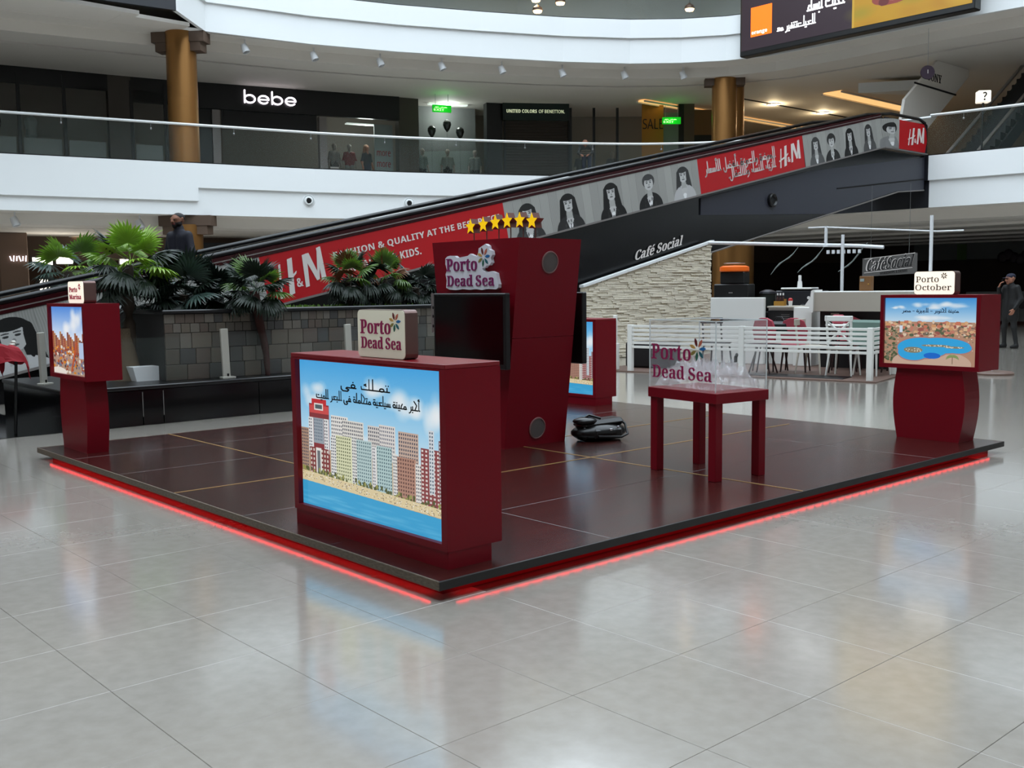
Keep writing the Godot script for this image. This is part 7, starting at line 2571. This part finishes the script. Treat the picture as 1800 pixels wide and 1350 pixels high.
# Meshes the smooth union of tapered bones [a, b, radius a, radius b, colour] as surface nets and adds it to st.
func flesh(st: SurfaceTool, bones: Array, cell: float, soft: float, _k := 1.0) -> void:
	var lo := Vector3(1e9, 1e9, 1e9)
	var hi := -lo
	for b in bones:
		for e in 2:
			var r: float = b[2 + e] + soft * 2.0 + cell * 2.0
			lo = lo.min(b[e] - Vector3(r, r, r))
			hi = hi.max(b[e] + Vector3(r, r, r))
	var n := Vector3i(((hi - lo) / cell).ceil()) + Vector3i(1, 1, 1)
	var f := PackedFloat32Array()
	f.resize(n.x * n.y * n.z)
	for b in bones:
		var a: Vector3 = b[0]
		var ab: Vector3 = b[1] - a
		var l2 := maxf(ab.length_squared(), 1e-9)
		var ra: float = b[2]
		var rb: float = b[3]
		var pad := maxf(ra, rb) + soft * 4.0 + cell
		var i0 := Vector3i(((a.min(b[1]) - Vector3(pad, pad, pad) - lo) / cell).floor()).clamp(Vector3i.ZERO, n - Vector3i.ONE)
		var i1 := Vector3i(((a.max(b[1]) + Vector3(pad, pad, pad) - lo) / cell).ceil()).clamp(Vector3i.ZERO, n - Vector3i.ONE)
		for z in range(i0.z, i1.z + 1):
			for y in range(i0.y, i1.y + 1):
				var at := (z * n.y + y) * n.x
				for x in range(i0.x, i1.x + 1):
					var p := lo + Vector3(x, y, z) * cell - a
					var t := clampf(p.dot(ab) / l2, 0.0, 1.0)
					var d := (p - ab * t).length() - (ra + (rb - ra) * t)
					if d < soft * 5.0: f[at + x] += exp(-d / soft)
	# one vertex per cell that the surface (sum = 1) crosses
	var vid := {}
	var verts := []
	var cols := []
	var step := [0, 1, n.x, n.x + 1, n.x * n.y, n.x * n.y + 1, n.x * n.y + n.x, n.x * n.y + n.x + 1]
	var corner := []
	for k in 8: corner.append(Vector3(k & 1, (k >> 1) & 1, k >> 2))
	var edges := [[0, 1], [2, 3], [4, 5], [6, 7], [0, 2], [1, 3], [4, 6], [5, 7], [0, 4], [1, 5], [2, 6], [3, 7]]
	for z in n.z - 1:
		for y in n.y - 1:
			for x in n.x - 1:
				var i := (z * n.y + y) * n.x + x
				var inside := 0
				for k in 8:
					if f[i + step[k]] > 1.0: inside += 1
				if inside == 0 or inside == 8: continue
				var sum := Vector3.ZERO
				var c := 0
				for e in edges:
					var va := f[i + step[e[0]]]
					var vb := f[i + step[e[1]]]
					if (va > 1.0) != (vb > 1.0):
						var da := log(maxf(va, 1e-4))
						var db := log(maxf(vb, 1e-4))
						sum += corner[e[0]].lerp(corner[e[1]], clampf(da / (da - db), 0.0, 1.0))
						c += 1
				var p := lo + (Vector3(x, y, z) + sum / c) * cell
				vid[i] = verts.size()
				verts.append(p)
				var best := 1e9
				var col := Color.WHITE
				for b in bones:
					var ab: Vector3 = b[1] - b[0]
					var t := clampf((p - b[0]).dot(ab) / maxf(ab.length_squared(), 1e-9), 0.0, 1.0)
					var d: float = (p - b[0] - ab * t).length() - lerpf(b[2], b[3], t)
					if d < best:
						best = d
						col = b[4]
				cols.append(col.srgb_to_linear())
	st.set_smooth_group(1)
	var dirs := [[1, n.x, n.x * n.y], [n.x, n.x * n.y, 1], [n.x * n.y, 1, n.x]]
	for i in vid:
		for d in dirs:
			var j: int = i + d[0]
			if j >= f.size(): continue
			var a_in := f[i] > 1.0
			var b_in := f[j] > 1.0
			if a_in == b_in: continue
			var q := [i, i - d[1], i - d[1] - d[2], i - d[2]]
			var ok := true
			for e in q:
				if not vid.has(e): ok = false
			if not ok: continue
			if not a_in: q.reverse()
			for tri in [[0, 2, 1], [0, 3, 2]]:
				for e in tri:
					var v: int = vid[q[e]]
					st.set_color(cols[v])
					st.add_vertex(verts[v])


func standing_bones(h: float, top: Color, legs: Color, skin: Color, skirt := false) -> Array:
	var k := h / 1.75
	var b := []
	var shoe := Color(0.06, 0.05, 0.05)
	for s in [-1.0, 1.0]:
		b.append([Vector3(s * 0.09, 0.92, 0) * k, Vector3(s * 0.10, 0.50, 0.015) * k, 0.085 * k, 0.058 * k, legs])
		b.append([Vector3(s * 0.10, 0.50, 0.015) * k, Vector3(s * 0.105, 0.09, -0.01) * k, 0.056 * k, 0.038 * k, skin if skirt else legs])
		b.append([Vector3(s * 0.105, 0.045, -0.02) * k, Vector3(s * 0.12, 0.035, 0.13) * k, 0.042 * k, 0.032 * k, shoe])
		b.append([Vector3(s * 0.075, 1.0, 0) * k, Vector3(s * 0.09, 1.36, 0) * k, 0.095 * k, 0.10 * k, top])
		b.append([Vector3(s * 0.17, 1.40, 0) * k, Vector3(s * 0.24, 1.13, -0.02) * k, 0.052 * k, 0.042 * k, top])
		b.append([Vector3(s * 0.24, 1.13, -0.02) * k, Vector3(s * 0.25, 0.89, 0.06) * k, 0.040 * k, 0.028 * k, skin])
		b.append([Vector3(s * 0.25, 0.87, 0.07) * k, Vector3(s * 0.245, 0.76, 0.09) * k, 0.030 * k, 0.016 * k, skin])
	if skirt: b.append([Vector3(0, 0.98, 0) * k, Vector3(0, 0.66, 0) * k, 0.12 * k, 0.17 * k, legs])
	b.append([Vector3(0, 1.42, 0) * k, Vector3(0, 1.53, 0.01) * k, 0.055 * k, 0.048 * k, skin])
	b.append([Vector3(0, 1.66, 0.0) * k, Vector3(0, 1.64, 0.02) * k, 0.088 * k, 0.085 * k, skin])
	b.append([Vector3(0, 1.60, 0.03) * k, Vector3(0, 1.56, 0.06) * k, 0.062 * k, 0.042 * k, skin])
	return b


func head_bones(c: Vector3, look: Basis, skin: Color, beard: Color) -> Array:   # c = middle of the skull; look.z = where the face points
	var b := []
	for q in [
		[Vector3(0, 0.02, -0.02), Vector3(0, 0.015, 0.015), 0.088, 0.086, skin],
		[Vector3(0, -0.04, 0.04), Vector3(0, -0.085, 0.065), 0.058, 0.036, beard],
		[Vector3(-0.045, -0.05, 0.02), Vector3(0.045, -0.05, 0.02), 0.045, 0.045, beard],
		[Vector3(0, 0.012, 0.098), Vector3(0, -0.022, 0.117), 0.011, 0.015, skin],
		[Vector3(-0.016, -0.024, 0.105), Vector3(0.016, -0.024, 0.105), 0.009, 0.009, skin],
		[Vector3(-0.05, 0.026, 0.078), Vector3(0.05, 0.026, 0.078), 0.016, 0.016, skin],
		[Vector3(-0.024, -0.056, 0.094), Vector3(0.024, -0.056, 0.094), 0.008, 0.008, Color(0.42, 0.20, 0.17)],
		[Vector3(-0.092, -0.005, 0.0), Vector3(-0.096, 0.03, -0.012), 0.012, 0.018, skin],
		[Vector3(0.092, -0.005, 0.0), Vector3(0.096, 0.03, -0.012), 0.012, 0.018, skin],
	]:
		b.append([c + look * q[0], c + look * q[1], q[2], q[3], q[4]])
	for s in [-1.0, 1.0]:
		b.append([c + look * Vector3(s * 0.032, 0.008, 0.086), c + look * Vector3(s * 0.033, 0.008, 0.087), 0.011, 0.011, Color(0.12, 0.09, 0.08)])
	return b


func hand_bones(w: Vector3, fwd: Vector3, palm_n: Vector3, side: float, curl: float, skin: Color) -> Array:   # five fingers of unequal length, bent towards the palm
	var b := []
	fwd = fwd.normalized()
	palm_n = (palm_n - fwd * palm_n.dot(fwd)).normalized()
	var lat := fwd.cross(palm_n) * side
	for k in 4:
		b.append([w + lat * (k - 1.5) * 0.012, w + fwd * 0.085 + lat * (k - 1.5) * 0.021, 0.015, 0.012, skin])
		var p := w + fwd * 0.085 + lat * (k - 1.5) * 0.021
		var d := fwd
		var l: float = [0.036, 0.042, 0.039, 0.030][k]
		for j in 3:
			d = d.rotated(fwd.cross(palm_n).normalized(), curl * (0.5 + 0.3 * j))
			var q: Vector3 = p + d * l * [1.0, 0.7, 0.55][j]
			b.append([p, q, 0.0098 - j * 0.001, 0.009 - j * 0.001, skin])
			p = q
	var tb := w + fwd * 0.03 - lat * 0.032
	b.append([w + fwd * 0.02 - lat * 0.015, tb, 0.014, 0.012, skin])
	var td := (fwd * 0.75 - lat * 0.55 + palm_n * 0.35).normalized()
	b.append([tb, tb + td * 0.038, 0.0115, 0.0105, skin])
	b.append([tb + td * 0.038, tb + td * 0.038 + (td + fwd * 0.5 + palm_n * 0.3).normalized() * 0.03, 0.0105, 0.009, skin])
	return b


func build_people() -> void:
	var skin := Color(0.50, 0.33, 0.25)
	# a man on the walkway, in profile to the left
	var navy := Color(0.045, 0.045, 0.085)
	var dark := Color(0.06, 0.06, 0.07)
	var p := thing("person", "person in a dark navy jacket standing on the walkway above the palms", "person", Vector3(4.02, 1.03, -11.75), -1.25)
	var st := S()
	var b := []
	for s in [-1.0, 1.0]:
		b.append([Vector3(s * 0.09, 0.90, 0), Vector3(s * 0.10, 0.48, 0.02), 0.09, 0.062, dark])
		b.append([Vector3(s * 0.10, 0.48, 0.02), Vector3(s * 0.11, 0.09, -0.01), 0.06, 0.042, dark])
		b.append([Vector3(s * 0.11, 0.05, -0.03), Vector3(s * 0.125, 0.04, 0.14), 0.045, 0.036, Color(0.05, 0.04, 0.04)])
		b.append([Vector3(s * 0.085, 0.92, 0), Vector3(s * 0.095, 1.30, -0.01), 0.115, 0.118, navy])
		b.append([Vector3(s * 0.185, 1.34, -0.01), Vector3(s * 0.265, 1.08, 0.0), 0.072, 0.058, navy])
		b.append([Vector3(s * 0.265, 1.08, 0.0), Vector3(s * 0.25, 0.86, 0.12), 0.055, 0.040, navy])
	b.append([Vector3(0, 1.37, -0.01), Vector3(0, 1.46, 0.0), 0.085, 0.075, navy])
	flesh(st, b, 0.018, 0.016)
	var hc := Vector3(0, 1.575, 0.02)
	flesh(st, head_bones(hc, Basis(), skin, Color(0.10, 0.075, 0.065)) + [[Vector3(0, 1.44, 0), hc + Vector3(0, -0.06, -0.02), 0.055, 0.055, skin]], 0.0075, 0.009)
	for s in [-1.0, 1.0]:
		flesh(st, hand_bones(Vector3(s * 0.25, 0.855, 0.125), Vector3(0, -0.75, 0.6), Vector3(-s, 0, 0), s, 0.35, skin), 0.005, 0.004)
	part(p, "body", st, vertex_mat())
	st = S()
	ball(st, hc + Vector3(0, 0.045, -0.022), Vector3(0.096, 0.078, 0.102), 16)
	part(p, "hair", st, mat("hair_black", Color(0.025, 0.022, 0.022), 0.7))
	# a person on the phone at the right
	var black := Color(0.035, 0.035, 0.042)
	var grey := Color(0.055, 0.055, 0.065)
	p = thing("person", "person in a black coat and dark blue cap holding a phone at right", "person", Vector3(21.55, 0.0, -6.23), -2.05 + PI * 0.0)
	st = S()
	b = []
	b.append([Vector3(-0.09, 0.90, 0), Vector3(-0.15, 0.48, 0.03), 0.088, 0.06, grey])
	b.append([Vector3(-0.15, 0.48, 0.03), Vector3(-0.18, 0.09, -0.01), 0.058, 0.045, grey])
	b.append([Vector3(-0.18, 0.05, -0.03), Vector3(-0.2, 0.04, 0.15), 0.046, 0.036, black])
	b.append([Vector3(0.09, 0.90, 0), Vector3(0.13, 0.48, 0.0), 0.088, 0.06, grey])
	b.append([Vector3(0.13, 0.48, 0.0), Vector3(0.16, 0.09, -0.05), 0.058, 0.045, grey])
	b.append([Vector3(0.16, 0.05, -0.06), Vector3(0.2, 0.04, 0.11), 0.046, 0.036, black])
	for s in [-1.0, 1.0]:
		b.append([Vector3(s * 0.09, 0.72, 0), Vector3(s * 0.085, 1.02, 0), 0.115, 0.108, black])
		b.append([Vector3(s * 0.085, 1.02, 0), Vector3(s * 0.095, 1.36, -0.01), 0.108, 0.112, black])
	b.append([Vector3(-0.19, 1.40, 0), Vector3(-0.26, 1.15, 0.10), 0.068, 0.056, black])
	b.append([Vector3(-0.26, 1.15, 0.10), Vector3(-0.14, 1.40, 0.22), 0.054, 0.042, black])
	b.append([Vector3(0.19, 1.40, 0), Vector3(0.27, 1.13, -0.04), 0.068, 0.056, black])
	b.append([Vector3(0.27, 1.13, -0.04), Vector3(0.24, 0.92, 0.10), 0.054, 0.042, black])
	b.append([Vector3(0, 1.42, 0), Vector3(0, 1.50, 0.01), 0.075, 0.065, black])
	flesh(st, b, 0.018, 0.016)
	hc = Vector3(0, 1.60, 0.03)
	var look := Basis(Vector3.UP, -0.15) * Basis(Vector3.RIGHT, 0.12)
	flesh(st, head_bones(hc, look, Color(0.62, 0.42, 0.33), Color(0.55, 0.37, 0.29)) + [[Vector3(0, 1.48, 0), hc + Vector3(0, -0.06, -0.02), 0.052, 0.052, skin]], 0.0075, 0.009)
	flesh(st, hand_bones(Vector3(-0.135, 1.41, 0.225), Vector3(0.35, 0.9, -0.15), Vector3(0.6, 0, -0.5), -1.0, 0.55, Color(0.62, 0.42, 0.33)), 0.005, 0.004)
	flesh(st, hand_bones(Vector3(0.24, 0.91, 0.105), Vector3(-0.1, -0.8, 0.4), Vector3(-1, 0, 0), 1.0, 0.5, Color(0.62, 0.42, 0.33)), 0.005, 0.004)
	part(p, "body", st, vertex_mat())
	st = S()
	ball(st, hc + look * Vector3(0, 0.055, -0.015), Vector3(0.102, 0.075, 0.108), 16, look)
	rbx(st, hc + look * Vector3(0, 0.04, 0.11), Vector3(0.15, 0.012, 0.08), 0.005, look)
	part(p, "cap", st, mat("cap_navy", Color(0.06, 0.07, 0.16), 0.8))
	st = S()
	rbx(st, Vector3(-0.075, 1.52, 0.18), Vector3(0.012, 0.13, 0.065), 0.003, Basis(Vector3(0, 0, 1), -0.25))
	one("phone", "small dark phone held at the face of the person in black", "phone", st, M("plastic_black"))
	var ph: Node3D = get_node("phone")
	ph.transform = p.transform
	# a person leaning over the upper balustrade
	var wool := Color(0.07, 0.06, 0.055)
	p = thing("person", "person in a striped dark sweater bending behind the upper glass balustrade", "person", Vector3(23.55, L1, -21.75), -0.9)
	st = S()
	b = []
	var jeans := Color(0.08, 0.11, 0.18)
	for s in [-1.0, 1.0]:
		b.append([Vector3(s * 0.09, 0.86, -0.18), Vector3(s * 0.10, 0.47, -0.06), 0.092, 0.062, jeans])
		b.append([Vector3(s * 0.10, 0.47, -0.06), Vector3(s * 0.11, 0.09, -0.12), 0.06, 0.042, jeans])
		b.append([Vector3(s * 0.11, 0.05, -0.14), Vector3(s * 0.125, 0.04, 0.03), 0.045, 0.036, Color(0.05, 0.04, 0.04)])
		for k in 8:   # stripes along the bent back
			var q := k / 8.0
			var a := Vector3(s * 0.09, 0.90, -0.17).lerp(Vector3(s * 0.10, 1.12, 0.22), q)
			var e := Vector3(s * 0.09, 0.90, -0.17).lerp(Vector3(s * 0.10, 1.12, 0.22), q + 0.125)
			b.append([a, e, 0.115, 0.115, wool if k % 2 else Color(0.42, 0.37, 0.31)])
		b.append([Vector3(s * 0.19, 1.12, 0.22), Vector3(s * 0.25, 0.88, 0.32), 0.066, 0.052, wool])
		b.append([Vector3(s * 0.25, 0.88, 0.32), Vector3(s * 0.14, 0.80, 0.50), 0.05, 0.038, wool])
	b.append([Vector3(0, 1.13, 0.26), Vector3(0, 1.16, 0.34), 0.06, 0.055, skin])
	flesh(st, b, 0.02, 0.016)
	flesh(st, head_bones(Vector3(0, 1.2, 0.42), Basis(Vector3.RIGHT, 0.75), skin, Color(0.30, 0.20, 0.16)), 0.009, 0.009)
	for s in [-1.0, 1.0]:
		flesh(st, hand_bones(Vector3(s * 0.14, 0.80, 0.505), Vector3(-s * 0.4, -0.3, 0.7), Vector3(0, -1, 0), s, 0.4, skin), 0.006, 0.004)
	part(p, "body", st, vertex_mat())
	st = S()
	ball(st, Vector3(0, 1.245, 0.40), Vector3(0.096, 0.085, 0.10), 14, Basis(Vector3.RIGHT, 0.75))
	part(p, "hair", st, M("hair_black"))
